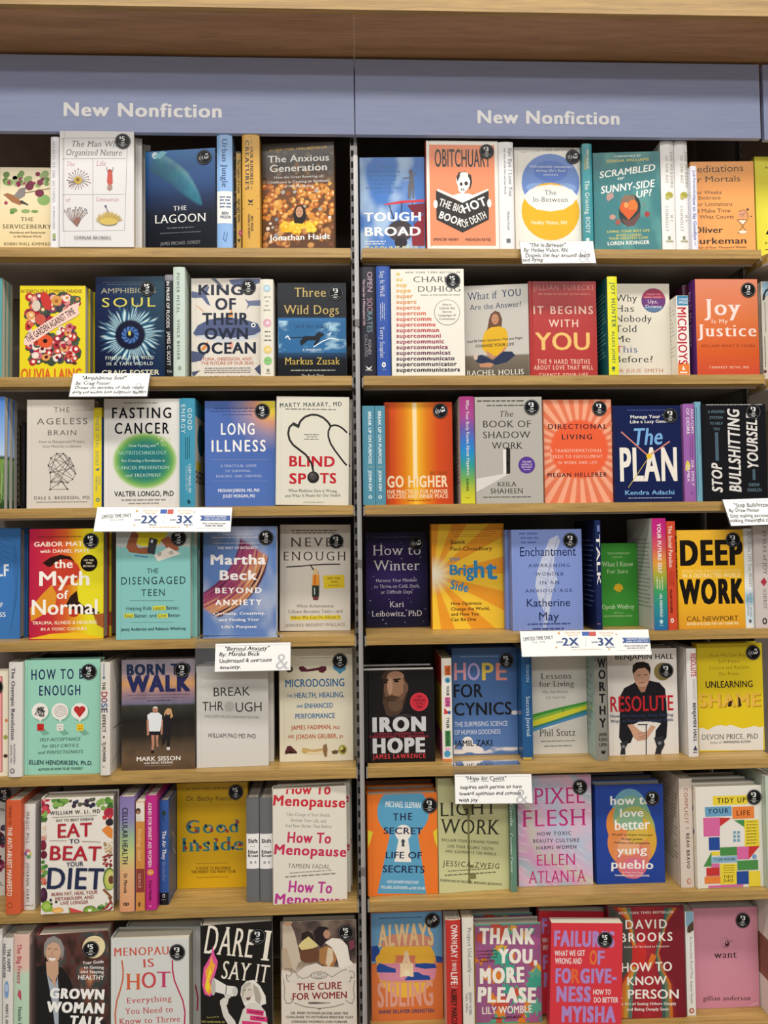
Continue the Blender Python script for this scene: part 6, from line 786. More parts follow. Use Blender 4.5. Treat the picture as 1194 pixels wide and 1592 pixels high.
  front=[('k',35.2,128.3,230.8,232.1,'6a665c'),('k',45.1,123.2,225.3,226.9,'6a665c'),('p','5c2030',[43.3,207.2,53.3,208,61.5,201.2,84.8,204.1,93.1,207.2,103.1,207,104,198.7,96.3,192.3,88,194.1,86.4,198.4,61.5,195.6,48.2,195.9,43.3,201.6]),('c',22.4,202,7.9,7.3,'3a2c24'),('p','4a90b0',[117.4,208.4,144.7,206.2,147.9,199.6,137.9,193.1,132.8,188.3,129.6,193.3,119.6,200.1]),('t','MICRODOSING',13.2,143.2,162.6,16.5,'2a6a9c','b'),('t','FOR',17,29.2,140.3,5.9,'2a6a9c','b'),('t','HEALTH, HEALING,',33.2,142.6,138.6,11.2,'2a6a9c','b'),('t','AND',37.6,51.8,117.1,6.3,'2a6a9c','b'),('t','ENHANCED',55.2,117.5,115.9,10.5,'2a6a9c','b'),('t','PERFORMANCE',34.8,121.6,93.3,10.9,'2a6a9c','b'),('t','JAMES FADIMAN,',25,114,69.8,9.2,'bc5a38','b'),('t','PhD',118,131.6,68.9,6.6,'bc5a38','b'),('t','AND',17.9,31.1,51.5,6.6,'bc5a38','b'),('t','JORDAN GRUBER,',35.1,126.4,49.5,9.5,'bc5a38','b'),('t','JD',129.8,138.7,49.6,5.9,'bc5a38','b'),('p','5a2a2a',[16.5,34.3,23.8,35.1,38.5,20.6,36.8,17.4,23.6,19.4,12.1,16.4,11.1,21.3]),('p','2c1a18',[11.1,21.3,23.7,24.3,35.2,18.4,23.6,17.7]),('p','c8a868',[48.5,29.3,53.4,30.1,69.9,25.5,93.1,27.6,97.1,25.8,94.7,22.6,69.9,19.9,53.3,17,48.4,20.4]),('p','8a6a48',[94.8,34.1,102.5,37.9,104.7,25.6,102.9,9.3,97.9,9.4,94.7,21]),('p','e0d0a8',[60,21.8,93,18.4,94.6,15.7,59.9,15.2]),('p','6a5040',[112.9,20.5,121.2,23.6,129.5,21.8,126.1,15.3,116.2,14.5]),('c',137.8,23.9,9.3,10.6,'a8a04c'),('c',138.8,23.2,5.6,6.6,'5a4a28'),('c',135.5,26.6,4,3.3,'d0c870')]),
 dict(label='black hardcover with a half-lit bearded face and silver block title', hard=1, w=154.2, t=25, h=199.9, loc=[0.0832,0.0328,0.9587], rot=[0,0,0], base='141215', sp='141215', bk='141215', edge='d8d6d2', copies=[([0.0822,0.0798,0.9587],'second copy of the black bearded face book, in shadow behind the front one')],
  front=[('c',57.7,154,36.9,52.5,'1e1614'),('c',63.5,155.8,31.1,48.6,'3e2c22'),('c',68.2,159.6,24.1,37,'6a4c3a'),('c',72.2,166,17.1,23.3,'8e6a52'),('c',69.7,186.1,18.7,10.9,'9a745c'),('c',57,165.6,5.8,20.2,'a8826a'),('c',61.1,122.4,24.9,22.5,'4a352a'),('c',68.6,126,16.3,16.3,'5e4636'),('p','141113',[17.4,199.1,34.9,198.8,43.5,169.7,40.7,131.3,49.2,98.4,16.2,99.1]),('l','20140f',3.5,[40.5,178.6,54.1,178]),('l','20140f',3.5,[64.6,178.5,80.9,180.5]),('c',47.4,173.5,5.1,2.3,'120c0a'),('c',71.5,175.3,5.4,2.3,'120c0a'),('l','3a281e',3.5,[46.2,139.2,74.2,139.8]),('l','2a1a16',2.33,[50,134.1,70.2,134.5]),('c',91.6,161,5.5,11.7,'6a4e3e'),('p','2c2a2c',[51.1,98.4,74.5,103.6,94,105.1,117.2,96.9,126.9,95.5,51.1,97.2]),('c',120.8,129.6,19.9,19.9,'d83a48',40),('c',120.8,129.6,17.5,17.5,'c02a3a',40),('t','THE',116.2,126.3,138.4,4.2,'2a0c10','b'),('t','INVENTORS',108.3,134,131.1,4.2,'2a0c10','b'),('t','OF THE',113.7,128.5,123.8,4.2,'2a0c10','b'),('t','YEAR',115.1,126.8,116.9,4.2,'2a0c10','b'),('t','IRON',17.8,134.7,66.3,29.6,'c8c8ca','x'),('t','LESSONS LEARNED FROM',22.8,129.1,59.8,4.6,'a83040','bw'),('t','CONQUERING THE IMPOSSIBLE',11.1,139.9,54,5,'a83040','bw',-0.011),('t','HOPE',18,132.4,20.3,30.3,'c8c8ca','x'),('t','JAMES LAWRENCE',17.9,133.1,8.7,9.6,'d84048','bw',-0.004)],
  spine=[('v','IRON HOPE',-200,-110,8,12,'d8d8d8','k')]),
 dict(label='white spine with small coloured label boxes beside the blue cloudy book', hard=1, w=140, t=22.3, h=223.1, loc=[0.199,0.1046,0.9587], rot=[0,0,1.5708], base='e6e2d8', sp='e6e2d8', bk='e4c42c', edge='e0c890',
  spine=[('r',6.6,20.6,186,207.1,'e07038',8),('v','TIDY',-205.2,-187.4,10.7,6.3,'2a2018','b'),('c',13.1,175.4,5.9,5.9,'4a9ac0'),('v','UP',-179.7,-171.2,10.4,5.5,'1c3040','b'),('v','YOUR',-163.4,-141.4,10,6.3,'2a2a2a','b'),('r',6.3,18.4,117.2,138.6,'d86aa0',8),('v','LIFE',-136.4,-118.6,9.6,6.3,'5a1c40','b'),('p','d03c34',[4.8,115.7,17.1,102.7,4.5,101.8]),('c',15.9,105.4,3.5,3.5,'3a5aa0'),('v','TYLER',-95.4,-70.8,9,6.3,'2a2a2a','b'),('r',5.8,18.1,31.6,66,'4a8c50',8),('v','MOORE',-63.8,-33.8,8.4,6.2,'1a3020','b'),('p','e0a0bc',[4.2,29.7,17.9,27.5,11.1,20.7]),('c',10.3,16.1,7,7,'4a9ac0'),('r',-1.3,20.3,0.3,5.1,'e08038',8)],
  back=[('r',0.5,139,0.5,60,'c85a9c'),('r',0.5,139,160,232,'d03828')]),
 dict(label='slate blue hardcover with white clouds and pastel then black capitals', hard=1, w=146.1, t=27, h=238.2, loc=[0.2785,0.0724,0.9587], rot=[0,0,0], base='4c70a8', sp='3a5a8c', bk='4c70a8', stick=[('5',123,209,0.05)], copies=[([0.2765,0.1234,0.9587],'second copy of the slate blue cloud book, its dark jacket top behind the front one')],
  front=[('g','v',[(0,'40608e'),(0.4,'4a6ea4'),(1,'5a7cb4')]),('g','clouds',('5a7cb4','f0e8e0',4,77,0.62,0.82,0.45),-1.8,145,2.9,40.6),('k',19.2,105.9,218.5,220.1,'a8b4d0'),('c',40,15.3,20,9.6,'ece6e2'),('c',32.2,29.3,12,12,'ece6e2'),('c',52,11.1,16,7.2,'ece6e2'),('c',139.9,92.2,8.1,4.8,'ece6e2'),('t','H',4.3,31.2,166.9,38.1,'d89aa8','b'),('t','O',34.5,62.6,166.3,38.1,'b0a0d0','b'),('t','P',67.4,94,165.7,38.2,'e0c050','b'),('t','E',98.9,123.9,165.1,38.2,'d88a80','b'),('t','FOR',2.5,68.4,128.5,28.5,'15161c','b'),('t','CYNICS',2.3,133.3,88.2,27.7,'15161c','b'),('t','THE SURPRISING SCIENCE',3.9,123.6,63.4,10.7,'dce0ea',''),('t','OF HUMAN GOODNESS',3.3,107.2,45.8,10.3,'dce0ea',''),('t','JAMIL ZAKI',2.9,87.8,19.9,13,'15161c','b')]),
 dict(label='dark blue spine with white serif title and a gold foot, beside the cloud book', hard=1, w=130, t=22.8, h=237.9, loc=[0.3749,0.0934,0.9587], rot=[0,0,1.5708], base='24588c', sp='24588c', bk='1f5084',
  spine=[('v','DORION',-206.9,-170.1,10,6.3,'a8c4d8',''),('v','Success Journal',-137.9,-51.5,9,8.6,'d4e4ec','s'),('r',-2.3,20.6,0.3,5.9,'c8a84a',8)],
  back=[('r',20,75,12,50,'e8e8e8'),('r',24,26,16,46,'222'),('r',29,31,16,46,'222'),('r',34,36,16,46,'222'),('r',39,41,16,46,'222'),('r',44,46,16,46,'222'),('r',49,51,16,46,'222'),('r',54,56,16,46,'222'),('r',59,61,16,46,'222'),('r',64,66,16,46,'222')]),
 dict(label='pale grey paperback with a green, yellow and blue band slanting upward', hard=0, w=124, t=18, h=223.1, loc=[0.446,0.065,0.9587], rot=[0,0,0], base='d6d3ca', sp='c8c5bc', bk='d6d3ca',
  front=[('t','Lessons',20.9,89.3,166.9,13.3,'35353a','s'),('t','for Living',15.8,95.3,149.7,12.5,'35353a','s'),('t','What Only Adversity',23.5,81.5,135.4,6.2,'5a5a5c','si'),('t','Can Teach You',31.2,75.7,123.2,6.2,'5a5a5c','si'),('p','3f9a3c',[-0.1,89.2,52.2,101.4,126.7,115.4,126.4,104.5,51.9,88.9,-0.4,76]),('p','e0dc3c',[-0.4,77.6,36,89.2,126.6,110.7,126.2,95.1,51.6,76.4,-0.7,60.5]),('p','8abc4a',[-0.3,82.2,52,95.1,126.6,110.7,126.5,106.8,51.9,88.9,-0.4,74.5]),('p','3f8a78',[-0.7,62,51.6,76.4,126.3,98.2,126.1,91.2,51.5,70.2,-0.8,55.8]),('p','4a90c8',[-0.8,56.6,51.5,71,126.1,92,126,85.7,35.5,61.2,-0.9,50.4]),('p','f0eee8',[-0.9,50.4,35.5,61.2,67.4,68.3,43.4,59.5]),('l','2a3a28',1.27,[71.2,100.2,68.7,92.4]),('t','Phil Stutz',15.2,96.2,39.8,15.6,'35353a','s'),('k',17.3,95.2,27.4,30.3,'7a7a7a'),('k',25,88.6,16.4,19.6,'7a7a7a')]),
 dict(label='clear-jacketed grey spine with stacked black letters and a pale teal back cover', hard=1, w=140, t=26.6, h=241.6, loc=[0.5352,0.082,0.9587], rot=[0,0,1.5708], base='86857c', sp='86857c', bk='a4bcb8',
  spine=[('t','W',6.6,24.9,200.6,18.7,'17171a','k'),('t','O',8.4,24.3,176.1,18.7,'17171a','k'),('t','R',9.4,22.9,150,18.7,'17171a','k'),('t','T',8.8,22.3,124.3,18.7,'17171a','k'),('t','H',9,22.5,98.7,18.6,'17171a','k'),('t','Y',8.4,22.7,71.5,18.6,'17171a','k'),('t','JAMIE',5.6,24.6,52.9,7,'3a3a36','b'),('t','KERN',6.1,24.4,42.1,7,'3a3a36','b'),('t','LIMA',6.7,24.1,31.2,7,'3a3a36','b'),('p','1c1c1c',[10.5,22.8,14.8,20.4,20.8,22.6,19,14.9,11.9,15])],
  back=[('k',30.8,112.2,193,196.4,'6a9a90'),('k',30.8,128.2,177.5,180.9,'6a9a90'),('k',30.8,126.3,162,165.4,'6a9a90'),('k',30.8,114.9,146.6,150,'6a9a90'),('k',30.8,120.3,131.1,134.5,'6a9a90'),('k',30.8,119.3,115.6,119,'6a9a90'),('k',30.8,123.8,100.1,103.5,'6a9a90'),('k',30.8,126.9,84.6,88,'6a9a90'),('k',30.8,111.3,69.2,72.6,'6a9a90'),('k',30.8,109.8,53.7,57.1,'6a9a90')]),
 dict(label='white hardcover with a man in dark clothes leaning forward above prosthetic legs', hard=1, w=158.5, t=28, h=234.4, loc=[0.6275,0.0437,0.9587], rot=[0,0,0.0175], base='e2dcd4', sp='d6d0c8', bk='e2dcd4', stick=[('3',133.6,184.9,0.1)], copies=[([0.6269,0.0777,0.9587],'second copy of the white leaning man book, its jacket top showing behind')],
  front=[('t','BENJAMIN',18.5,101.8,211.8,11.2,'26262a','b',-0.012),('t','HALL',109.6,151.6,210.6,11.2,'26262a','b',-0.003),('c',125.7,182.7,19.8,19.8,'8a7a48',40),('p','16161e',[58.1,157.6,68.6,164.5,93.2,163.9,117.7,158.2,130.5,143.9,132.9,112,133.8,68.2,130.9,36.5,118.2,21,104.1,29.3,106.7,53,119.4,68.6,94.9,73.2,70.4,73.8,53.8,66.4,57.4,46.4,48.8,26.9,32.4,23.4,23,39.5,25.7,82.9,27.6,130.5,37.4,148.1]),('p','c89a80',[59.2,183.4,65.2,193.3,89.8,192.7,97,184.6,95.2,164.7,88.7,150.9,82.4,143.1,74.2,145.3,64.3,156.6,59.7,169.5]),('p','1f1714',[56.8,185.5,57.9,197.4,66.3,204.4,81.9,205.7,94.1,201.4,98.8,190.5,96.7,174.6,93.7,184.6,85.7,192,69.2,190,60.8,181.4,59,175.5]),('p','a87a64',[68.2,149.4,88.7,150.9,84.3,139,76.1,137.3]),('l','3a2018',1.64,[68,175.3,75,176.3]),('l','3a2018',1.64,[83.2,176.9,91.4,175.9]),('l','8a4a40',1.64,[71.7,158.9,82.8,159]),('t','RESOLUTE',4.8,148.5,96.3,33,'c0242e','b'),('t','How We Humans Keep Finding',4.5,147.7,83.6,6.7,'2a3a5c','b'),('t','Ways to Beat the Toughest Odds',4.3,147.5,72.5,6.7,'2a3a5c','b'),('p','c89a80',[42.4,66.7,53.9,68.3,69.9,54,86.1,45.7,83.7,33,65.2,30.4,56.4,38.6,49.5,54.6]),('p','c89a80',[96.8,65.2,106.9,61,96.3,47.4,85.8,33.8,77.5,32,73.6,40.1,88.3,53.5]),('l','8a5a48',1.23,[65.6,46.2,84.1,49.7]),('l','8a5a48',1.23,[67.5,40.2,83.9,42.6]),('l','8a5a48',1.23,[69.4,36.2,82.6,37]),('l','3a3a40',2.46,[85.3,65.5,83.7,0.6]),('l','3a3a40',2.05,[66.1,66.8,88.6,66.2]),('p','2c2c34',[25.1,27.6,42.8,33,41.3,23.2,36.3,15.4,36.7,1.6,24.5,1.9,27.3,15.6]),('p','2c2c34',[102.2,37.3,122.8,40.7,126.4,20.8,117.8,5.1,117.7,0.4,103.3,0.8,107.9,17.3]),('c',32.3,19.5,4.1,3.3,'7a7a80'),('c',115,25,4.5,3.7,'7a7a80')]),
 dict(label='white spine with red then black capitals beside the yellow torn edge book', hard=1, w=145, t=22.2, h=236.6, loc=[0.7406,0.095,0.9587], rot=[0,0,1.5708], base='e0dcd8', sp='e0dcd8', bk='e0dcd8',
  spine=[('v','RESOLUTE',-225.5,-175,8.7,12.1,'c0303c','b'),('kv',-169.1,-123.8,15.9,17.1,'8a8a90'),('kv',-169.1,-123.8,12.7,13.9,'8a8a90'),('v','BENJAMIN HALL',-117.5,-32.8,10.9,7.3,'3a3a4c','b'),('p','3a3a4c',[14.4,25.7,18.9,13.8,9.2,14.1]),('k',9.1,18.8,8.6,11.5,'3a3a4c')],
  back=[('k',30,70,120,123,'8a8a8a'),('k',30,60,100,103,'8a8a8a'),('k',30,75,80,83,'8a8a8a')]),
 dict(label='bright yellow hardcover with a torn white lower edge and raised letters', hard=1, w=150.6, t=26, h=241, loc=[0.8331,0.0555,0.9587], rot=[0,0,0], base='e2c824', sp='d0b41c', bk='e2c824', stick=[('3',129.6,219.4,1.4)],
  front=[('g','v',[(0,'e0c828'),(1,'e4c61e')]),('p','e8e2d8',[-2,51,8.8,53.5,21,48,33.6,55,50.2,58.6,62.5,55.5,73,58.9,87.3,53.8,99.6,49.5,112,51.2,128.7,54.9,141,51.4,148.6,53.2,146.9,-0.6,-3.3,3]),('t','How We Can Reject',30.6,125.2,211.1,7.3,'8a7420','w'),('t','Self-Blame',50.1,97.3,197.4,7.3,'8a7420','w'),('t','Culture and Reclaim',28.2,118.5,183.3,7.3,'8a7420','w'),('t','Our Power',50.1,97.3,169.2,7.7,'8a7420','w'),('t','UNLEARNING',18.7,126.8,142.1,14.5,'2a2418','b',-0.005),('t','SHAME',3.9,145.7,96.6,28.1,'b8921c','k'),('t','SHAME',1.5,142.9,99.5,27.7,'e8b848','k'),('p','3a2818',[87.4,126.2,95.6,126,100.2,99.7,90.7,98.7,88.3,116.1]),('p','3a2818',[70.3,110.4,79.9,113.4,76.2,99,67.9,99.2]),('t','DEVON PRICE, PhD',7.2,135.3,26.7,11.6,'3a342c','s',-0.004),('t','Author of',24.3,51.5,17.2,5.6,'5a5248','si'),('t','UNMASKING AUTISM',54.8,117.6,17.6,5.2,'3a342c','b',-0.004)]),
 dict(label='pale hardcover with dark raspberries half off the end of the sixth shelf', hard=1, w=127.9, t=24, h=231.5, loc=[-0.8448,0.0784,0.6784], rot=[0,0,0], base='d2cec8', sp='d2cec8', bk='d2cec8', stick=[('5',126.3,217.4,0)],
  front=[('b',61,83.8,126,55.3,148.2,40,['6a1c3c','8a2c50','4a1830','a84868'],4.7,8,['c87a90','5a1830']),('b',62,83.4,126,109,148.2,14,['2a2430','3c3444'],4.7,7.4,['5a5468']),('t','BERRIES',29.5,126.5,181.5,6.7,'3a3636','s'),('t','NATURAL',54,124.8,21.6,8.4,'3a3636','')]),
 dict(label='orange red hardcover spine with white capitals and jagged lettering on its front', hard=1, w=145, t=30.3, h=232.1, loc=[-0.711,0.0714,0.6784], rot=[0,0,1.5708], base='cf5a38', sp='d05c36', bk='cf5a38',
  front=[('t','THE',14,60,160,28,'f4e8dc','k'),('t','ANTI',14,70,120,28,'f4e8dc','k'),('t','ABLE',14,70,80,28,'f4e8dc','k'),('t','MAN',14,60,40,28,'f4e8dc','k')],
  spine=[('v','TIFFANY YU',-222.6,-183.1,6.5,5.1,'6a241c',''),('v','THE ANTI-ABLEIST MANIFESTO',-178.4,-37.1,3.9,9.6,'f0ded0','b'),('c',9.5,18.6,5.1,5.1,'a84a28'),('c',9.5,18.6,3.2,3.2,'d8703a')]),
 dict(label='white hardcover spine with a rainbow ring dot', hard=1, w=145, t=22.9, h=218.4, loc=[-0.6877,0.086,0.6784], rot=[0,0,1.5708], base='dedbd6', sp='dedbd6', bk='dedbd6',
  front=[('g','h',[(0,'d8d4d4'),(1,'6a6470')],0.3,144,0.3,205)],
  spine=[('v','MAGIC PILL',-202.5,-137.1,4.5,6.5,'5a5858','w'),('c',8,120.6,5.8,5.8,'c87a8a'),('c',5.4,116.2,4.5,4.5,'8a6aa8'),('c',10,110.9,4.8,4.8,'6aa06a'),('c',12.5,116.6,3.9,3.9,'d8c860'),('c',9.3,116.7,2.9,2.9,'f2f0ec'),('v','JOHANN HARI',-97.4,-18.1,5.1,6.4,'5a5858','w'),('l','6a6864',0.64,[1.4,13.2,18.8,12.6,18.8,6.9,1.5,7.4]),('k',2.7,16.6,9,10.8,'6a6864')]),
 dict(label='white hardcover bordered with fruit and vegetables around red and navy capitals', hard=1, w=145.5, t=44, h=235, loc=[-0.5938,-0.0044,0.6784], rot=[0,0,0.0524], base='e8e2d8', sp='d8d0c4', bk='e8e2d8',
  front=[('b',63,0.3,17.4,208.1,236.2,14,['b83040','8a2838','d04858'],3.8,6.9),('b',64,23.7,51.9,218.2,234.6,18,['5a8a3c','7aa04c','3f6a30','8ab05c'],3.8,7.5),('b',65,58.2,105.5,216.6,231.6,18,['2c3040','4a4a5c','3c3040','5a5a48'],3.1,5.4),('b',66,113.4,144.2,209.3,228.9,16,['5a8a3c','7aa04c','3f6a30','8ab05c'],3.8,7.6),('c',137.2,201.7,11.4,10.2,'a82c40'),('c',127.7,191.9,4.8,4.8,'c83c48'),('c',138.8,192,4.4,4.4,'c83c48'),('c',137.8,181.7,8.3,7.6,'2c2630'),('p','e0883c',[121.4,166.4,134,176.1,144.2,167.5,143.6,146.6,134.1,151.9]),('b',67,127.8,144.2,118.5,140.2,22,['c8b090','a88a68','d8c8a8'],2.2,3.8),('b',68,124.6,144.2,89.8,114.4,32,['8a2c2c','a84038','6a3828'],1.6,3.2),('c',137.3,65,12.7,23.5,'4a6a30'),('c',138,64,10.8,20.9,'b8c060'),('c',139.2,66.5,7.6,13.9,'d0cc78'),('c',141.1,63.2,5.7,8.9,'6a4028'),('p','8a5a34',[123.1,43.4,127.9,46.3,143.7,27.8,142.1,23.1]),('p','7a4a2c',[134.2,28.4,138.9,28.1,144.3,15,143.7,8.6]),('b',69,-0.6,11.2,188.9,210.8,12,['5a8a3c','7aa04c','3f6a30','8ab05c'],2.8,5.3),('b',70,0.2,8.8,150.6,185.3,16,['d8a8a0','c88a80','e0c8b0'],2.2,4.4),('c',3.7,140.8,6.9,10.6,'7a2438'),('c',5.3,121.6,6.9,8.1,'6a2034'),('b',72,0.6,11.6,61.4,108.5,14,['c8584a','6a9a4c','d88a70','4a7a3c'],3.1,5.6),('c',5,38.9,8.1,15.6,'3c1c34'),('c',3.1,42.2,3.7,8.7,'5a2c4c'),('p','8aac3c',[2,10.5,0.1,16.9,5.7,26.1,15,27.2,22.8,18.8,24.4,5.4,8.9,5]),('c',11.9,16.3,6.9,6.2,'a8c860'),('c',19.7,28.5,2.5,3.1,'2a2a2c'),('c',30.6,24.1,2.5,2.5,'2a2a2c'),('c',21.3,20.5,2.2,2.2,'2a2a2c'),('c',33.8,7,11.3,5.6,'e8a040'),('c',34.4,6.1,8.8,3.8,'f0c070'),('p','d04848',[55.6,12.1,87,-2.4,58.8,-1.7]),('p','7aa048',[55,13.1,56.9,11.7,59.4,-2.4,56.9,-2.3]),('c',98,3.3,13.2,9.5,'6a4a2c'),('c',98,3.3,11.3,7.9,'7aa83c'),('c',98,3.3,4.4,2.8,'e8ecc8'),('b',73,110.6,134.2,-2.2,15.6,20,['5a8a3c','7aa04c','3f6a30','8ab05c'],2.2,4.4),('l','a02438',4.1,[118.5,-2.1,131.1,6.2,140.5,18.4]),('l','8a1c30',3.48,[127.9,-4.8,139,2.5,144.3,8.6]),('t','WILLIAM W. LI, MD',17.8,118.5,202.1,7.7,'3a3638','bw'),('k',22.2,111.9,198.1,196.5,'6a6662'),('t','EAT TO BEAT DISEASE',30.4,105.9,187.9,4.8,'3a3638','b'),('t','EAT',33.3,102.1,154.6,27.9,'b02434','b'),('t','TO',56.8,76.9,142.1,8.3,'2a3050','b'),('l','8a6a60',0.94,[17,150.4,52.1,148]),('l','8a6a60',0.95,[82,145.2,119.8,142]),('t','BEAT',17.2,120.4,110.1,28.8,'b02434','b',-0.065),('t','YOUR',50.7,85.2,95,9,'2a3050','b'),('t','DIET',11.5,125.3,51.9,42.5,'1f2a4c','b',-0.067),('t','BURN FAT, HEAL YOUR',21.5,114,36.6,6.7,'9a4a44','b'),('t','METABOLISM, AND',28.7,106.1,27.1,6.4,'9a4a44','b'),('t','LIVE LONGER',39.4,95.1,17.8,6.4,'9a4a44','b')]),
 dict(label='hardcover spine fading from lavender through lime to peach', hard=1, w=145, t=31.2, h=235.6, loc=[-0.4755,0.066,0.6784], rot=[0,0,1.5708], base='8474ac', sp='8474ac', bk='8474ac', edge='8a7488',
  spine=[('g','v',[(0,'8474ac'),(0.2,'8c84b4'),(0.35,'9ab490'),(0.5,'c4c87c'),(0.65,'dcae80'),(1,'dc9a70')]),('v','CELLULAR HEALTH',-214.1,-97.9,6.7,10.9,'1f2030','b'),('v','Dr. Mercola',-78.3,-38.7,10,7.1,'3a2a20','b'),('c',14.5,16.3,6.4,3.2,'3a2a24'),('c',14.5,16.3,4.2,1.9,'dca078'),('c',14.5,16.3,1.9,1.9,'3a2a24')]),
 dict(label='slim tan spine with a tiny portrait of a woman at its head', hard=0, w=145, t=18.2, h=224.1, loc=[-0.4549,0.0656,0.6784], rot=[0,0,1.5708], base='cc8a44', sp='cc8a44', bk='cc8a44',
  spine=[('r',0,18.7,183.8,222.9,'e4ddd2',8),('c',4.9,204.9,5.2,6.4,'3a2620'),('c',4.9,203,2.9,3.9,'a8785a'),('p','d8d0c4',[-0.3,196,10,195.7,13.2,183.4,-0.9,183.8]),('v','Finding God',-168.5,-102.7,4.2,7.1,'e8c890','i'),('r',0.9,17.7,38.2,86.4,'8a3a34',8),('v','GRACE',-77.1,-46.7,4.8,5.8,'d8a090',''),('c',7.3,13.8,2.6,5.1,'6a4428')]),
 dict(label='magenta hardcover spine with white capitals and a yellow flower dot', hard=1, w=145, t=23.3, h=235.6, loc=[-0.431,0.0699,0.6784], rot=[0,0,1.5708], base='bc2a82', sp='bc2a82', bk='bc2a82', edge='a02068',
  spine=[('v','ADHD FOR SMART ASS WOMEN',-221.1,-88.6,6.1,7.1,'f2d8e4','b'),('c',10.5,77.7,6.5,5.8,'e8b840'),('c',10.5,77.7,3.9,3.9,'d85a30'),('c',10.5,77.7,1.9,1.9,'f0e8d8'),('v','Tracy Otsuka',-61.6,-19.3,7.9,5.8,'5a0c3a','b'),('p','f0a0c0',[10.4,10.3,13.7,6.4,7.2,7.8])]),
 dict(label='blue hardcover spine with a dark band at its foot beside the mustard yellow book', hard=1, w=145, t=19.2, h=217.8, loc=[-0.4112,0.089,0.6784], rot=[0,0,1.5708], base='31569a', sp='31569a', bk='2a4a88',
  front=[('g','h',[(0,'31568f'),(1,'27406c')],0.3,144,0.3,205),('l','c8ccd4',2.2,[30,140,50,120,40,100,60,80])],
  spine=[('r',-2.3,19,0.3,25.6,'15161c',8),('c',9.5,191.5,3.9,5.3,'2a3a30'),('l','2a3a30',1.31,[6.2,185.7,11.1,175.8]),('v','The Air They',-154.6,-94.2,6.1,7.9,'e4e6ea','b'),('v','Breathe',-89.4,-50.3,6,7.2,'6a80b8','b'),('c',9.2,19.4,2.9,3.9,'c8c8c8'),('c',9.2,18.8,1.6,2.3,'15161c'),('k',4.6,13.1,10.5,12.2,'8a8a8a')]),
 dict(label='mustard yellow hardcover with decorated teal and red letters across its middle', hard=1, w=156.3, t=26, h=229.9, loc=[-0.3324,0.0834,0.6784], rot=[0,0,0], base='deac1a', sp='c89a14', bk='deac1a', stick=[('5',130.1,208,0.05)],
  front=[('g','v',[(0,'cfa412'),(1,'e2b01c')]),('t','#1 NEW YORK TIMES BESTSELLER',21.5,142.6,215.4,5,'7a5a18','b',-0.008),('t','Dr. Becky Kennedy',21.5,137.1,191.3,10.6,'5a4416','',-0.014),('t','G',19.5,48.9,120.6,28.9,'a8382c','sk'),('t','Good',20.6,136.8,119.4,29,'2f7a80','sk'),('t','Inside',9.8,146.2,80.2,31,'2f7a80','sk'),('c',28.4,134.6,3.2,4.6,'1f3a4c',28,0.5),('c',42.6,125.3,3.2,4.6,'a8382c',28,0.5),('c',63.9,135.4,3.2,4.6,'1f3a4c',28,0.5),('c',76.3,126.2,3.2,4.6,'a8382c',28,0.5),('c',95.9,132.7,3.2,4.6,'1f3a4c',28,0.5),('c',110.1,123.5,3.2,4.6,'a8382c',28,0.5),('c',129.7,135.3,3.2,4.6,'1f3a4c',28,0.5),('c',133.3,142.3,3.2,4.6,'a8382c',28,0.5),('c',17,99.6,3.2,4.6,'1f3a4c',28,0.5),('c',19.4,89,3.2,4.6,'a8382c',28,0.5),('c',38.9,102.5,3.2,4.6,'1f3a4c',28,0.5),('c',51.3,89.8,3.2,4.6,'a8382c',28,0.5),('c',69.1,98.1,3.2,4.6,'1f3a4c',28,0.5),('c',86.9,104.7,3.2,4.6,'a8382c',28,0.5),('c',88.6,87,3.2,4.6,'1f3a4c',28,0.5),('c',113.5,96.9,3.2,4.6,'a8382c',28,0.5),('c',122.4,86,3.2,4.6,'1f3a4c',28,0.5),('c',138.4,92.6,3.2,4.6,'a8382c',28,0.5),('c',32,139.8,2.1,3.2,'e0a890'),('c',72.8,131.6,2.1,3.2,'e0a890'),('c',103,129,2.1,3.2,'e0a890'),('c',35.4,95.6,2.1,3.2,'e0a890'),('c',72.6,87.5,2.1,3.2,'e0a890'),('c',129.5,87.6,2.1,3.2,'e0a890'),('l','8a6a18',0.71,[42.3,54.2,113.3,53.5]),('t','A GUIDE TO BECOMING',41.6,118.2,41.2,5.6,'7a5a18','b',-0.021),('t','THE PARENT YOU WANT TO BE',30.9,128.9,33.4,6,'7a5a18','b',-0.016),('l','8a6a18',0.71,[42.2,23.9,113.2,23.5])]),
 dict(label='grey hardcover spine with a white centre band, beside the mustard yellow book', hard=1, w=145, t=27.4, h=218.7, loc=[-0.2204,0.0898,0.6784], rot=[0,0,1.5708], base='6a6b6e', sp='6a6b6e', bk='6a6b6e', edge='7c7c80',
  spine=[('r',-0.2,27.6,69.7,142.8,'eeecea',8),('t','Shift',4.2,24.4,123.8,7.8,'18181a','k'),('k',8.9,18.5,115.8,117.9,'b0b0b0'),('t','Ethan',4.1,24.2,101.8,6.8,'18181a','k'),('t','Kross',4,24.9,94.6,5.4,'18181a','k'),('k',8,21.1,79.6,87,'9a9a9a')]),
 dict(label='grey hardcover spine with a white centre band, beside the pink lettered cream book', hard=1, w=145, t=27.4, h=218.6, loc=[-0.1917,0.088,0.6784], rot=[0,0,1.5708], base='6a6b6e', sp='6a6b6e', bk='6a6b6e', edge='7c7c80',
  spine=[('r',-0.2,27.6,69.6,142.7,'eeecea',8),('t','Shift',4.2,24.4,123.7,7.8,'18181a','k'),('k',8.9,18.5,115.8,117.9,'b0b0b0'),('t','Ethan',4.1,24.2,101.7,6.8,'18181a','k'),('t','Kross',4,24.9,94.6,5.4,'18181a','k'),('k',8,21.1,79.5,86.9,'9a9a9a')]),
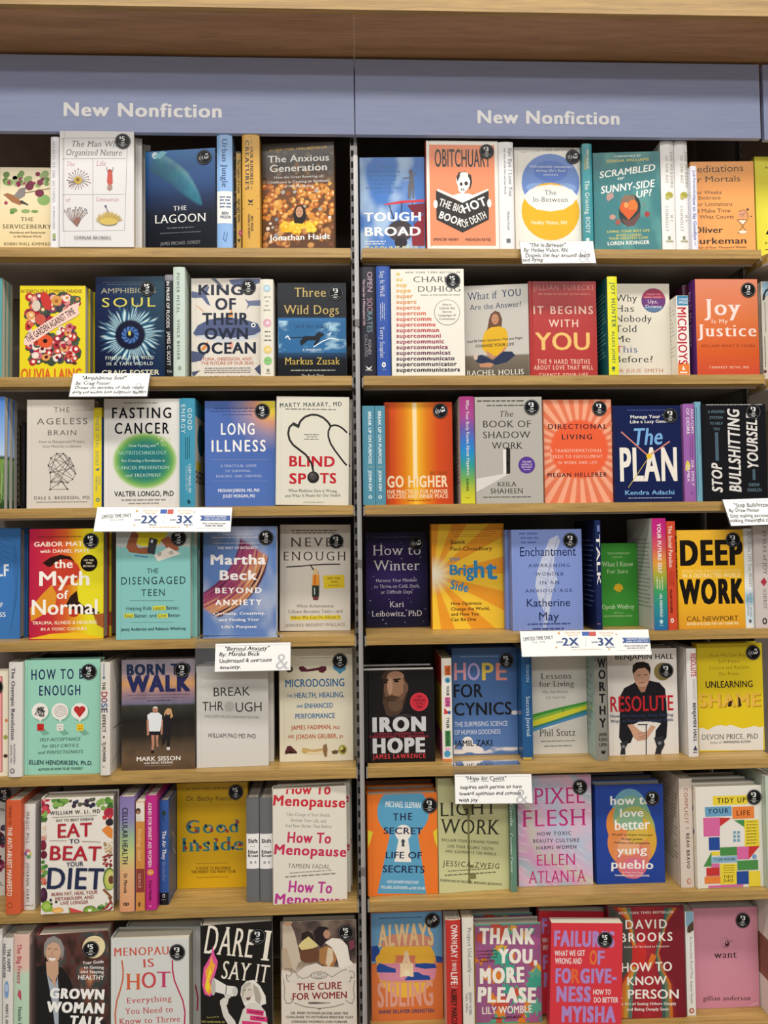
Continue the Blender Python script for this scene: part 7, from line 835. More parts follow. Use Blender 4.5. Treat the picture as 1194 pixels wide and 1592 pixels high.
 dict(label='cream hardcover repeating the same bold words from red at top to pink below', hard=1, w=155.7, t=27, h=239.7, loc=[-0.1117,0.0076,0.6784], rot=[0,0,0.0873], base='e2dcce', sp='d6cfc0', bk='e2dcce', copies=[([-0.1044,0.0384,0.6784],'second copy of the repeated pink words book, stepped behind the front one'),([-0.101,0.0688,0.6784],'rearmost copy of the repeated pink words book, against the upright')],
  front=[('t','How To',27.5,122.1,228.6,23.1,'c8303c','k',-0.064),('t','Menopause',0.2,153.3,206.5,21,'c8303c','k',-0.09),('t','Take Charge of Your Health,',28.2,121.7,183.3,6.8,'7a7468','s',-0.082),('t','Reclaim Your Life, and',37.2,112,170.5,6.8,'7a7468','s',-0.088),('t','Feel Even Better Than Before',26.3,123.6,159.7,6.8,'7a7468','s',-0.083),('t','How To',29.4,121.9,127.2,21.6,'c43058','k',-0.087),('t','Menopause',1.6,154.8,104.8,20.3,'c43058','k',-0.102),('t','TAMSEN FADAL',30.4,119.4,74.6,9.1,'6a655a','s',-0.092),('k',34.4,122.1,64.9,62.2,'8a8478'),('k',24.9,130.6,58.2,54.2,'8a8478'),('t','How To',31,123.1,24.2,22.9,'b83a90','k',-0.102),('t','Menopause',2.2,155.9,2.6,19.8,'b83a90','k',-0.106)]),
 dict(label='orange hardcover with a big blue keyhole holding a small white keyhole', hard=1, w=151.2, t=28, h=215.4, loc=[0.0862,0.0253,0.6784], rot=[0,0,0.0175], base='ec7a2c', sp='e87426', bk='ec7a2c', stick=[('3',135.4,188.8,0.1)], copies=[([0.0856,0.0563,0.6784],'second copy of the orange keyhole book, jacket top showing behind it'),([0.0841,0.0873,0.6784],'third copy of the orange keyhole book, furthest back on its shelf')],
  front=[('c',77.7,177,56.3,56.3,'5aa0c4',48),('p','5aa0c4',[49,133,108.7,130.9,125.3,-3.5,19.4,5.2]),('p','e4d038',[0.3,140.3,11.8,136.1,6.6,117.5,-0.1,102.6]),('p','e4d038',[151.8,138.9,142,131.6,145.2,112.5,151.1,97.2]),('t','MICHAEL SLEPIAN',39.3,115.4,188.2,12.1,'e8eef2','b',-0.063),('t','THE',55.5,96.7,158.5,15.2,'20284a','bw'),('c',77.1,132,17.3,17.3,'eee8de'),('p','eee8de',[66.9,119.1,87.7,118.4,93.6,69,57.1,71.1]),('c',76.5,113.8,3.9,4.6,'3c4450'),('p','3c4450',[74.5,111.3,78.4,111.1,79.8,102.8,72.9,103]),('t','SECRET',34.4,119.2,131.2,13.6,'20284a','b',-0.044),('t','LIFE OF',38.4,116.9,79.3,13.6,'20284a','b',-0.046),('t','SECRETS',31.5,122.3,49.8,14.7,'20284a','b',-0.055),('t','HOW OUR INNER WORLDS SHAPE',41.2,108.9,26.5,6,'e0ecf2','b',-0.061),('t','WELL-BEING, RELATIONSHIPS, and WHO WE ARE',27.2,122.7,15.8,6,'e0ecf2','b',-0.071)]),
 dict(label='pale yellow green hardcover with an olive key running down its middle', hard=1, w=155.8, t=26, h=245.5, loc=[0.2417,0.0316,0.6784], rot=[0,0,0.0698], base='cacb98', sp='b8b888', bk='cacb98',
  front=[('g','v',[(0,'b4b488'),(0.5,'c8c894'),(1,'d0d09c')]),('p','7c7a4c',[28.9,248,66.3,246.2,70.8,161.8,61.8,162.3]),('p','7c7a4c',[105.9,244.3,68.8,158.1,65,165.9,90,245]),('t','LIGHT',3.7,129.4,163.6,29.8,'24261c','s'),('t','WORK',3.1,135.4,127.4,32,'24261c','s',-0.073),('l','7c7a4c',4.34,[66.9,162,66.5,17.4]),('r',69,77.3,49.9,57,'7c7a4c'),('r',68.6,81.7,26.4,37,'7c7a4c'),('l','7c7a4c',3.15,[62.6,25.2,70.4,21]),('t','RECLAIM YOUR FEMININE POWER,',7.2,135.1,111.3,5.7,'4a4a38','bw',-0.111),('t','LIVE YOUR COSMIC TRUTH,',19.5,122.8,97.3,5.7,'4a4a38','bw',-0.117),('t','AND ILLUMINATE THE WORLD',14.2,127.5,87,5.7,'4a4a38','bw',-0.119),('t','JESSICA ZWEIG',8.3,133.7,58.9,11.4,'24261c','w',-0.115),('k',19.9,118.3,48,45.4,'5a5a44'),('k',12.7,126,39.7,36.5,'5a5a44'),('t','FOREWORD BY MICHAEL BERNARD BECKWITH',2,139,26,4.9,'4a4a38','b',-0.13)]),
 dict(label='grey green spine with rounded white lettering beside the olive key book', hard=0, w=145, t=13.2, h=227.1, loc=[0.333,0.0957,0.6784], rot=[0,0,1.5708], base='648a76', sp='648a76', bk='648a76',
  spine=[('v','Gentle',-189.1,-140.4,0.9,5.4,'c8d8cc','b'),('v','Courtney Carver',-125.1,-41,-0.6,5.8,'c8d8cc','b'),('kv',-24,-5,-0.9,1.9,'8aa898')]),
 dict(label='iridescent pink and lilac hardcover with thin magenta serif capitals', hard=1, w=164.9, t=26, h=240.4, loc=[0.4242,0.0446,0.6784], rot=[0,0,0], base='ceb4cc', sp='b8a0b8', bk='ceb4cc', stick=[('5',139.8,212.9,0.1)],
  front=[('g','holo',None,None,None,None,None,1.4),('t','PIXEL',36.7,150.6,177.4,35.9,'c02878','s'),('t','FLESH',9.9,151.7,129.2,36.5,'c02878','s'),('t','HOW TOXIC',42.6,118.2,109.5,7.7,'4a3a50','bw'),('t','BEAUTY CULTURE',33.6,135.8,94,7.7,'4a3a50','bw'),('t','HARMS WOMEN',40.5,129,79.2,7.7,'4a3a50','bw'),('t','ELLEN',41,126.8,44.2,24.5,'c02878','s'),('t','ATLANTA',21.2,149,7.1,25.9,'c02878','s')]),
 dict(label='deep blue hardcover with a glowing oval blending teal, yellow and coral', hard=1, w=152.6, t=27, h=215.7, loc=[0.5916,0.0444,0.6784], rot=[0,0,0], base='21439a', sp='1c3a88', bk='21439a', stick=[('3',127.8,184.5,0.1)], edge='8a96b4', copies=[([0.5886,0.0774,0.6784],'second copy of the deep blue oval book, grey jacket flap showing behind'),([0.5836,0.1104,0.6784],'third copy of the deep blue oval book, furthest back')],
  front=[('c',76.6,159,39.6,47.7,'6a9cb0',40),('c',55.6,124.2,31.5,44.4,'e08a3c',40,0.2),('c',82.2,139.2,42.4,52.5,'7aa88c',40,0.15),('c',87.7,115.5,45.3,52.5,'a8b060',40,0.1),('c',93.1,91.8,42.8,52.5,'d8a83c',40),('c',64.7,84.8,38.7,48.4,'e08a4c',40,0.25),('c',80.4,68.6,42,44.4,'e0905c',40,0.1),('c',80,49.1,36.3,38.7,'dc7a6c',40),('c',83.6,33.3,25,23.4,'d8708a',40),('c',72.7,80.6,24.2,20.2,'e8a87c',40),('c',93.5,107.5,24.3,20.2,'d8b44c',40,0.2),('c',78,135.4,28.3,20.2,'88b08c',40),('t','how to',33.7,125.9,171.9,19.3,'f4f0ea','b'),('t','love',54.9,107.4,145.1,17.7,'f4f0ea','b'),('t','better',42.5,121.7,117.2,22,'f4f0ea','b'),('t','the path to deeper connection',35,126.7,106,4.3,'3a3020','b',-0.045),('t','through growth,',56.1,104.5,95.6,4.3,'3a3020','b',-0.044),('t','kindness, and compassion',41.4,119.7,88.2,4.3,'3a3020','b',-0.048),('t','yung',46.1,113.4,64,17.2,'f4f0ea','b'),('t','pueblo',32.5,126.4,34.1,18.8,'f4f0ea','b',-0.046),('t','#1 New York Times',57.2,103.5,23.2,3.1,'f0dcd8','b',-0.047),('t','bestselling author of LIGHTER',40.9,117.5,17.4,3.9,'f4ece8','b',-0.051)]),
 dict(label='beige hardcover spine with brown red capitals and a printed back cover', hard=1, w=145, t=28.8, h=234.6, loc=[0.7215,0.0916,0.6784], rot=[0,0,1.5708], base='d6c8ba', sp='d6c8ba', bk='d6c8ba',
  spine=[('v','COMPLICIT',-215.2,-138.3,10,8,'a86a5a','w'),('l','6a5a50',0.8,[12.7,128.3,19.1,128.1]),('v','REAH BRAVO',-116.9,-42.3,12.2,7.2,'5a4a44','bw'),('c',16,14.5,4.8,6,'c87a64'),('c',16.8,14.5,2.8,3.6,'d4c6b8')],
  back=[('k',31.9,116.2,200,203.4,'8a7a70'),('k',31.9,132.8,192,195.4,'8a7a70'),('k',31.9,130.8,184,187.4,'8a7a70'),('k',31.9,119,176,179.4,'8a7a70'),('k',31.9,124.6,168,171.4,'8a7a70'),('k',31.9,123.5,160,163.4,'8a7a70'),('k',31.9,128.2,152,155.4,'8a7a70'),('k',31.9,131.4,144.1,147.5,'8a7a70'),('k',31.9,115.3,136.1,139.5,'8a7a70'),('k',31.9,113.8,128.1,131.5,'8a7a70'),('k',31.9,132.5,120.1,123.5,'8a7a70'),('k',31.9,123.1,112.1,115.5,'8a7a70'),('k',31.9,130.8,104.1,107.5,'8a7a70'),('k',31.9,113.1,96.1,99.5,'8a7a70'),('k',31.9,123.4,88.1,91.5,'8a7a70'),('k',31.9,129.8,80.1,83.5,'8a7a70'),('k',31.9,118.4,72.1,75.5,'8a7a70'),('k',31.9,135,64.1,67.5,'8a7a70'),('k',31.9,134,56.1,59.5,'8a7a70'),('k',31.9,113.8,48.2,51.6,'8a7a70'),('k',30,110,160,163,'8a7a70')]),
 dict(label='cream hardcover with a house built of bright coloured paper blocks', hard=1, w=148.1, t=28, h=217.5, loc=[0.7998,0.0129,0.6784], rot=[0,0,0.0175], base='e6e1d6', sp='dcd4c4', bk='e6e1d6', stick=[('3',130.9,192.5,0.1)], copies=[([0.7953,0.0449,0.6784],'second copy of the paper block house book, its jacket top behind the front one'),([0.7867,0.0767,0.6784],'third copy of the paper block house book, in shadow behind')],
  front=[('r',38.5,116.8,177.3,196.9,'e8d03a'),('t','TIDY UP',48.4,112.3,181.4,10.9,'2a241c','bw'),('p','6aa0c4',[19.9,174,79.7,174.4,80.2,153.4,20.9,153.1]),('t','YOUR',26.7,72.8,159.9,10.1,'1f2c48','bw',0),('r',81.3,130.7,146.4,172.7,'e8823c'),('t','LIFE',91.2,121.2,153.7,10.5,'5a2414','bw'),('r',15.7,53.1,110.8,151.3,'d868a0'),('p','c83434',[53.1,150.5,78.9,148.8,52.5,131.2]),('r',106.2,140.4,86.7,143.7,'e8d03a'),('p','4a8c48',[84.8,143.6,107.9,144,107.4,128.5]),('p','e8e4dc',[52.4,127.3,79.6,144.2,108.1,124.6,107,86.7,51.3,88.7]),('r',81.9,88.6,114.3,120.6,'7aa4bc'),('r',81.7,88.3,105.8,112.1,'7aa4bc'),('r',81.4,88.1,97.3,103.6,'7aa4bc'),('r',90.8,97.5,114,120.3,'7aa4bc'),('r',90.5,97.2,105.5,111.8,'7aa4bc'),('r',90.3,97,97,103.3,'7aa4bc'),('k',112.6,135.4,138.4,140.7,'6a5a20'),('k',112.4,135.2,131.8,134.1,'6a5a20'),('k',112.2,135,125.2,127.5,'6a5a20'),('k',112,134.8,118.6,121,'6a5a20'),('k',111.8,134.6,112.1,114.4,'6a5a20'),('k',111.6,134.4,105.5,107.8,'6a5a20'),('k',111.4,134.2,98.9,101.2,'6a5a20'),('k',111.2,134,92.4,94.6,'6a5a20'),('r',26.9,51.1,81.1,108.8,'244a98'),('r',51.5,89.2,68.6,86.6,'4a8c48'),('r',89.2,115.9,59.5,86.4,'d868a0'),('p','c83434',[115.9,86.4,141,87,115,58.6]),('c',128.1,63.9,5.3,5.3,'7a9cc8'),('p','4a8c48',[32.4,77.8,31.6,47,13.5,46.9]),('r',32.2,50.2,70.1,77.9,'e8d03a'),('r',31,89.4,54,67.2,'8ab4cc'),('t','TYLER MOORE',35.9,85.1,57.9,5.4,'1f2c48','b'),('r',31.5,49.4,44.7,52.5,'d868a0'),('r',19.7,49.2,26.3,44.1,'c83434'),('r',15.2,51,10,25.1,'e8823c'),('r',50.5,88.1,7.1,51.1,'e8d03a'),('k',57.7,82,46.4,48.2,'6a5a20'),('k',57.6,81.8,41.4,43.2,'6a5a20'),('k',57.4,81.7,36.4,38.2,'6a5a20'),('k',57.3,81.5,31.4,33.2,'6a5a20'),('t','TIDY',57.4,79.9,20.6,5.8,'2a241c','bw'),('t','DAD',57.9,78.9,12.1,5.8,'2a241c','bw'),('r',89.3,136,36.4,57,'4a8c48'),('r',86.8,114.3,6.4,33.9,'244a98'),('r',114,140.2,-0.8,33.7,'e8d03a'),('r',23,101.3,1.2,5.9,'d868a0')],
  spine=[('c',12,170,9,9,'3a5a98'),('c',14,120,8,8,'2c4a88'),('r',4,24,190,206,'d86a34'),('r',4,24,80,100,'d8c03a')]),
 dict(label='pale sage spine at the end of the sixth shelf, partly past the picture edge', hard=1, w=145, t=28.7, h=241.7, loc=[0.9031,0.0704,0.6784], rot=[0,0,1.5708], base='bccabb', sp='bccabb', bk='bccabb',
  spine=[('v','A BIT MUCH OF EVERYTHING',-230.1,-103.3,6.2,15.9,'4a5a50','b')],
  back=[('k',20,120,200,203,'8a9a8c'),('k',20,120,188,191,'8a9a8c'),('k',20,120,176,179,'8a9a8c')]),
 dict(label='white sliver of a spine at the very end of the bottom shelf', hard=1, w=145, t=24.9, h=244.8, loc=[-0.7527,0.0825,0.3981], rot=[0,0,1.5708], base='dedad6', sp='dedad6', bk='dedad6'),
 dict(label='off-white spine with a blue pill blot on the bottom shelf', hard=1, w=145, t=21.4, h=227.4, loc=[-0.7274,0.0765,0.3981], rot=[0,0,1.5708], base='dcd8d3', sp='dcd8d3', bk='dcd8d3',
  spine=[('v','THE HAPPY',-207.6,-160.4,9.8,6.8,'4a4a50','b'),('v','HIGH ACHIEVER',-217.4,-148.2,0.3,6.1,'4a4a50','b'),('c',8.8,125,4.8,17.7,'7a9cc8'),('c',8.8,128.3,3.4,8.2,'a8c0dc'),('v','MARY E. ANDERSON',-95.2,-23.6,7.1,5.4,'4a4a50','b')]),
 dict(label='spine changing from pale pink to pale green with pink title on the bottom shelf', hard=1, w=145, t=31.9, h=234.8, loc=[-0.694,0.0755,0.3981], rot=[0,0,1.5708], base='e0c0b4', sp='e0c0b4', bk='e0c0b4',
  front=[('g','h',[(0,'c8b0a8'),(1,'d87a88')],0.3,144,0.3,210)],
  spine=[('g','v',[(0,'e0bcae'),(0.28,'e0bcae'),(0.34,'bcd4bc'),(1,'b4d4b8')]),('v','The Big Freeze',-217.9,-137.5,7.9,8.8,'b84a60','b'),('p','b84a60',[12.2,126.3,16.3,121.1,17.1,102.4,13,107.7,8.9,114.6]),('v','Natalie Lampert',-90,-23.2,10.6,7.5,'4a5a5a','b')]),
 dict(label='dark photographic hardcover of a smiling grey-haired woman in a black blazer', hard=1, w=143.8, t=38, h=235.5, loc=[-0.6056,0.001,0.3981], rot=[0,0,0.0698], base='2a2226', sp='241c20', bk='2a2226', stick=[('5',109.1,200.7,0.1)], edge='8a4a48',
  front=[('g','crowd',None,None,None,None,None,1.6),('p','17161a',[-0.2,171.5,15,175.4,27.6,162.6,41,114.2,38,47,0.4,50.1]),('p','17161a',[37.5,168.7,51.5,167.6,67.5,142.6,84.3,90.5,101.1,41.7,41.3,46.7]),('p','c8a084',[19.3,181.9,44.1,180,44.2,154.6,39.3,144.8,37.7,114.5,31,142.1,21,156.4]),('p','a8b0bc',[21,156.4,37.7,128,42.6,151.3,45,113.9,44.6,46.4,38,47,31.1,101.5]),('c',33.5,199.5,15.3,22,'cca488'),('p','8f8a88',[14.9,200.8,15.8,217.7,22.4,229.1,35.7,232.6,49,223.8,55.7,206.3,54.1,191.2,49.4,184.7,48,205.2,44,216.4,32.4,219.9,22.5,213.9,18.2,200.6,17.6,188.8]),('p','f4ece8',[24.2,190,31.5,187.8,39.1,188.2,37.5,183.6,31.5,182,26.2,185.1]),('l','4a2a24',1.33,[22.8,207,29.1,207.3]),('l','4a2a24',1.33,[35.8,205.4,42.4,204.9]),('l','a87a64',1.33,[32.4,202.9,30.2,194.6,34.1,193.3]),('l','8a4a40',1,[23.5,191.4,31.5,188.8,40.1,189.5]),('c',114.8,204.4,22.9,22.9,'e8d8ac',40),('k',100.7,127.6,220.8,221.6,'9a8450'),('k',100.7,129.3,215.7,216.4,'9a8450'),('k',124.3,132.6,189.4,211,'e8d8ac'),('t','Your Guide',92.5,134.7,170.4,6.1,'eeeae4','b'),('t','to Getting',94.8,135.2,161.9,5.8,'eeeae4','b',-0.092),('t','and Staying',88.2,135.3,153.3,6.1,'eeeae4','b',-0.091),('t','HEALTHY',83.2,135.6,140.7,8.8,'eeeae4','b',-0.09),('t','GROWN',26.8,135.4,106.9,19.3,'f4f2ee','x',-0.105),('t','WOMAN',20,135.5,79.5,20.3,'f4f2ee','x',-0.111),('t','TALK',65.8,133.8,47.3,20.3,'f4f2ee','x',-0.134)]),
 dict(label='thick pale grey hardcover with a body outline around large serif HOT', hard=1, w=163.5, t=46, h=219.3, loc=[-0.4465,0.001,0.3981], rot=[0,0,-0.0524], base='d4d6d2', sp='ccceca', bk='d4d6d2', stick=[('3',139.3,191.7,0.1)], copies=[([-0.43,0.0472,0.3981],'second copy of the thick pale grey book, its side showing beyond the front one')],
  front=[('t','MENOPAUSE',6.2,147.4,183.4,16.7,'c85a48','sk',0.029),('t','IS',67.5,90.7,159.9,17.1,'c85048','sk',0.084),('t','H',31.8,62.3,114.7,33.4,'d0603a','sk'),('t','O',64.4,94.8,117.9,33,'c84a50','sk'),('t','T',96.5,125.2,119.5,32.7,'c03a68','sk'),('t','Everything',34.3,127.3,87.1,11.6,'bf4a50','sb',0.048),('t','You Need to',30.1,130,64.7,12.2,'bf4a50','sb',0.044),('t','Know to Thrive',17.9,145.3,44.4,12.2,'bf4a50','sb',0.039),('l','c86a48',3.15,[23.1,175.1,25.9,153.9,25.2,136.9,20.3,116.5,12.6,92.7,9.1,65.5,10.5,41.7]),('l','b8385c',3.15,[128.8,174.7,129.4,153.5,133.2,133.1,141.9,112.6,150.6,92.2,155.1,68.4,153.6,41.3])]),
 dict(label='black hardcover with a blonde woman shouting flames through a megaphone', hard=1, w=147, t=30, h=245.2, loc=[-0.2665,0,0.3981], rot=[0,0,0.0698], base='141314', sp='1c1a1c', bk='141314', stick=[('3',117,215.1,0.15)], edge='8a8680',
  front=[('t','DARE',5.9,106.2,187.9,59.3,'ece5d6','sb',-0.17),('t','I',123.2,139.9,164.8,63.5,'ece5d6','sb',-0.151),('t','SAY IT',40.8,138.2,134.2,36.8,'ece5d6','sb',-0.169),('p','e0569a',[24.5,202.5,28.2,183,34.6,169.8,32.9,157.1,28.1,141.5,21.6,122.9,26.3,106.6,18.3,99.3,7.2,104.9,2.5,124.4,4.1,143.4,5.8,159.2,15.4,174.4,21.9,186.7]),('p','f0a83c',[21.8,183.5,25,167.3,29.8,163.8,24.9,148.2,18.4,129.5,23.2,110,15.2,102.7,7.2,117.7,10.5,136.5,9,152.6,17,164.7]),('p','f4d83c',[18.6,158.2,21.7,148.4,15.3,133,18.4,116.8,12,107.7,9.5,123.9,13.7,139.5]),('p','e4e2dc',[26.5,136.9,34.4,131.5,53.6,118.8,69.6,116,74.4,107.6,72.7,98.1,63.1,95.7,47.1,101.8,29.5,107.9,23.1,102.1,20,116.7]),('c',25.4,118.8,4.5,17.9,'b8b6b0'),('c',69.6,105.7,5.8,9.7,'cac8c2'),('l','3a3a3a',1.61,[52,118.9,50.3,101.5]),('p','cfcdc8',[47.1,101.8,61.5,100.6,59.9,92.8,50.3,92]),('p','d8d4cc',[39,89.7,47.1,95.4,56.7,91.4,54,80.5,47,76.3,39,80.8]),('p','d8d4cc',[39,83.3,51.8,79.1,56.5,62.8,69.3,45.8,72.4,36,56.4,37.3,45.3,57.3]),('p','e6e2da',[80.8,99.1,83.1,114.9,93.8,125.3,108.4,126.4,121.2,113.5,132.4,91.8,133.9,75.6,124.2,73.2,120.9,57.5,98.3,59.3,87.1,79.4]),('c',95.3,101.1,12.3,18.1,'d6ccc0',28,-0.1),('p','b8b0a4',[82.4,102.2,85.7,116.3,97,123.4,105.1,119.6,92.1,111,86.2,92.3,88.7,76.1]),('p','b0a89c',[106.7,119.5,117.9,109,124.3,89.2,121,73.5,111.3,83.9,108.2,103.3]),('l','3a3634',1.29,[87.3,106.6,92.1,107.2]),('l','3a3634',1.29,[96.9,107.4,102.4,106.3]),('p','6a4a48',[91.4,91.2,98.5,91.3,102.3,93.5,100,86.7,94.6,85.8]),('p','d8d4cc',[85.4,66.8,98.4,80.1,117.8,78.5,132.2,59.7,136.9,30.5,75.6,35.7]),('p','d83a78',[93.5,69.3,129,61.6,127.9,50.5,92.8,59.1]),('t','Everything',97.6,126.1,60.7,4.5,'3a1020','b',-0.172),('p','d83a78',[100.8,54.3,136.3,48.2,135.6,37.7,100.1,44.8]),('t','I Was',107.9,129.1,46.4,4.2,'3a1020','b',-0.143),('p','d83a78',[83.7,45.2,124,38,123.3,31.7,83.7,35.6]),('t','Foreword by',11.8,36.7,55.9,3.2,'b0a858',''),('t','MARY CLAIRE HAVER, MD',-0.3,48.7,48.4,3.8,'b0a858','b',-0.109)]),
 dict(label='hardcover with an old sickroom painting above an ornate scrolled frame', hard=1, w=159.4, t=26, h=237.1, loc=[-0.096,0.016,0.3981], rot=[0,0,0], base='ded4c8', sp='c8bcae', bk='ded4c8', stick=[('5',137.8,210.1,0.15)], edge='3a3436',
  front=[('g','interior',None,None,None,None,None,1.8),('p','c8b8a4',[3.7,232.4,18.6,235.2,28.4,215.3,42.8,153,36.1,150,27.7,127.6,2,128.5]),('p','b8a48c',[1.7,180.4,11.6,183.3,27.7,127.6,2,128.5]),('c',15.3,235.3,8.6,7.9,'c89a80'),('p','2a2020',[43.2,211.6,56.5,216,68,209.1,71.2,194.3,51.3,191.8,43.1,198.5]),('p','d8c888',[36.4,185.8,44.8,195.2,58.1,204.6,71.2,192.7,79.4,184.3,64.5,178.3,44.6,175.7]),('p','6a4430',[38,175.9,77.7,181.1,80.9,168,77.5,151.8,51,149.5,41.1,156.3]),('p','241c20',[68.8,214,81.4,225,98,222.8,102.9,212.9,97.8,196.7,84.4,180.9,71.2,194.3]),('c',97.2,208.2,7.3,9.3,'b88a70'),('p','a87648',[81,177.7,97.6,183.7,114.2,176.6,118.9,156.9,107.1,134.5,80.8,148.5]),('p','e8e0d4',[92.7,190.4,107.8,199.6,127.7,197.4,140.8,182.2,145.5,152.7,158.6,139.3,158.4,123,117,124.4,122.1,140.5,117.3,160.2,107.6,180.1]),('p','d8c4a4',[99.3,180.4,109.2,176.8,110.6,153.9,100.5,138,94,148]),('p','7a3a4c',[144.2,191.9,154.2,194.8,156.7,178.4,145.7,172.3]),('p','ddd2c6',[31,127.5,50.9,143,74.1,148.7,87.3,141.7,130.4,137,159,145.8,158.6,106.7,1.9,112.3,2,138.2]),('l','5a5854',1.15,[6.3,134.8,11.3,139.5,19.5,137.6,22.8,129.4,17.8,123.1,11.2,124.9]),('l','5a5854',1.15,[4.5,118.7,7,99.1,5.9,79.8,10.7,66.7,20.6,67.9,24,72.6,19.1,77.7]),('l','5a5854',1.16,[37.6,124,44.1,117.3,57.3,120,64,126.3]),('l','5a5854',1.16,[37.5,117.5,31,130.7,21.2,139.2]),('l','5a5854',1.16,[97.1,125.1,107,118.3,117,124.4,127,130.6,138.6,133.4]),('l','5a5854',1.16,[143.5,128.4,150.2,129.8,155.1,123.1,153.4,115,145.1,116.9]),('l','5a5854',1.16,[155,110.1,152.4,90.7,154.6,74.4,149.5,61.6,139.6,65.2,136.3,70.2]),('l','5a5854',1.15,[27.2,67.7,50.2,58.7,79.9,54.4,109.7,56.5,132.9,62.2]),('l','5a5854',1.16,[56.9,66.6,103.1,64.9]),('l','5a5854',1.16,[76.6,54.5,79.9,51.8,83.9,54.3]),('l','5a5854',1.15,[11.2,128.2,11.1,118.4,16,111.8]),('l','5a5854',1.16,[148.4,120.1,146.7,110.4,143.3,105.6]),('c',79.9,123.1,17.9,7.9,'5a5854'),('c',79.9,123.1,16.5,6.6,'ddd4c8'),('c',79.9,123.1,12.6,4.6,'5a5854'),('c',79.9,123.1,11.6,3.6,'ddd4c8'),('l','5a5854',0.99,[73.9,121.4,77.2,125.2,79.9,122.5,82.5,125,86.5,121]),('t','THE CURE',33.4,127.2,93.3,14.3,'8a2a30','b'),('t','FOR WOMEN',23.7,138.3,73.8,13.6,'8a2a30','b'),('p','6a6460',[56.9,68.2,70.1,68.4,103.1,64.9,70.1,63.8,56.9,65]),('t','DR. MARY PUTNAM JACOBI AND THE',19.8,140.7,44.7,4.9,'4a4644','b',-0.043),('t','CHALLENGE TO VICTORIAN MEDICINE THAT',9.9,151.3,37,4.5,'4a4644','b',-0.042),('t',"CHANGED WOMEN'S LIVES FOREVER",21,139.2,27.2,4.5,'4a4644','b',-0.043)]),
 dict(label='blue over orange hardcover with a sun disc cut into wavy cloud layers', hard=1, w=155.7, t=25, h=234.6, loc=[0.0939,0.0503,0.3981], rot=[0,0,0], base='d8743c', sp='e0a08c', bk='d8743c', stick=[('5',134.6,211.8,1.2)],
  front=[('r',-0.3,156.7,123.9,231.4,'6aa0c8'),('r',-1.7,155.1,3.7,122.3,'d8743c'),('p','244a98',[0.1,159.9,14.4,161.3,20.1,145.9,54.9,140.9,52.8,125.8,-0.3,128.4]),('p','244a98',[155.2,132.9,132.7,136.4,97.6,131.9,101.3,122.3,155.1,120.4]),('c',76.8,116.6,65.3,68.4,'f0b83c',48),('p','e0a05c',[14,127.2,141.1,122.8,139.9,100,131.8,77.5,19.3,81.5,11.8,104.5]),('p','d87a5c',[16.1,140.4,138.5,136.2,141,120.9,12.8,125.3]),('c',31.5,132.3,22.5,14,'ecb43c'),('c',117,129.3,22.6,14,'ecb43c'),('p','d88aa0',[14,123.4,141,119,142,107.5,137.8,84.9,108.5,82.1,38.7,84.6,17.4,89.1]),('p','244a98',[11.2,116.6,17.9,124,29.4,119.8,37.1,115.7,52.6,110.7,53.7,102.3,11.8,104.5]),('p','244a98',[95.5,119.8,116.9,120.6,140.2,118.2,142.4,109.4,116.7,108.4,95.4,113]),('p','244a98',[71.7,85.3,77.6,92.7,89.4,101.8,101,102.1,112.6,95.3,126.2,93.6,128.8,84.4]),('t','ALWAYS',15.6,136.9,158.5,45.7,'f0d8a8','sk'),('p','d89078',[30.2,179.8,47.7,184.9,78.8,185,110,182.9,133.2,174.5,136.9,156.4,20.2,158.8]),('t','ALWAYS',15.6,136.9,158.5,45.7,'ecc890','k'),('t','A',62.9,91.6,93.5,50.5,'e0a890','k'),('p','efe0b8',[63.2,121.7,90.4,120.7,91.6,93.3,62.9,94.4]),('t','A',61.3,92.3,92.4,53.1,'f0d0a8','k'),('t','SIBLING',12.5,133.8,29.6,50,'e0a08c','k'),('k',17.1,112.4,218.3,220.6,'2a4a70'),('t','ANNIE SKLAVER ORENSTEIN',13.9,135.6,16.3,7.9,'2a3a68','b',-0.012)]),
 dict(label='red spine with white then black capitals on the bottom shelf', hard=1, w=145, t=31.8, h=237.2, loc=[0.2055,0.0745,0.3981], rot=[0,0,1.5708], base='c0342e', sp='c0342e', bk='e0c0b8', edge='d8c8b0',
  spine=[('v','OWN',-227.9,-197.6,11.2,13.6,'f4e4e0','b'),('v','THE',-196.1,-187.2,12.4,10.6,'f4e4e0','b'),('v','DAY',-185,-158.8,10.5,13.6,'f4e4e0','b'),('l','f4e4e0',0.76,[11,153.4,23.1,153]),('v','OWN YOUR',-148.8,-131.8,12.3,9.1,'f4e4e0','b'),('v','LIFE',-128.9,-103.1,9.7,13.6,'f4e4e0','b'),('l','f4e4e0',0.76,[10.2,98.9,22.3,98.4]),('v','AUBREY MARCUS',-95,-18.9,9.5,12.1,'1c1414','b')]),
 dict(label='cream white spine with thin blue grey serif title beside the red spine', hard=1, w=145, t=24.3, h=240, loc=[0.2332,0.0765,0.3981], rot=[0,0,1.5708], base='e2ddd0', sp='e2ddd0', bk='e2ddd0', edge='c8b088',
  spine=[('v','Project UnLonely',-219.1,-125,11.3,8.4,'7a8090','s'),('kv',-122.2,-95.5,12.8,15.4,'9aa0b0'),('v','JEREMY NOBEL',-85.1,-36.5,12.5,5.3,'7a8090',''),('v','MD, MPH',-81,-44.1,5,4.5,'7a8090','')]),
 dict(label='hardcover of jagged teal, orange and mauve shards with white block words', hard=1, w=143.6, t=27, h=211, loc=[0.3118,0.0287,0.3981], rot=[0,0,0], base='5aa890', sp='e0a83c', bk='5aa890', edge='e8e0d0', copies=[([0.3038,0.0697,0.3981],'second copy of the jagged shard book, white and red flap showing behind')],
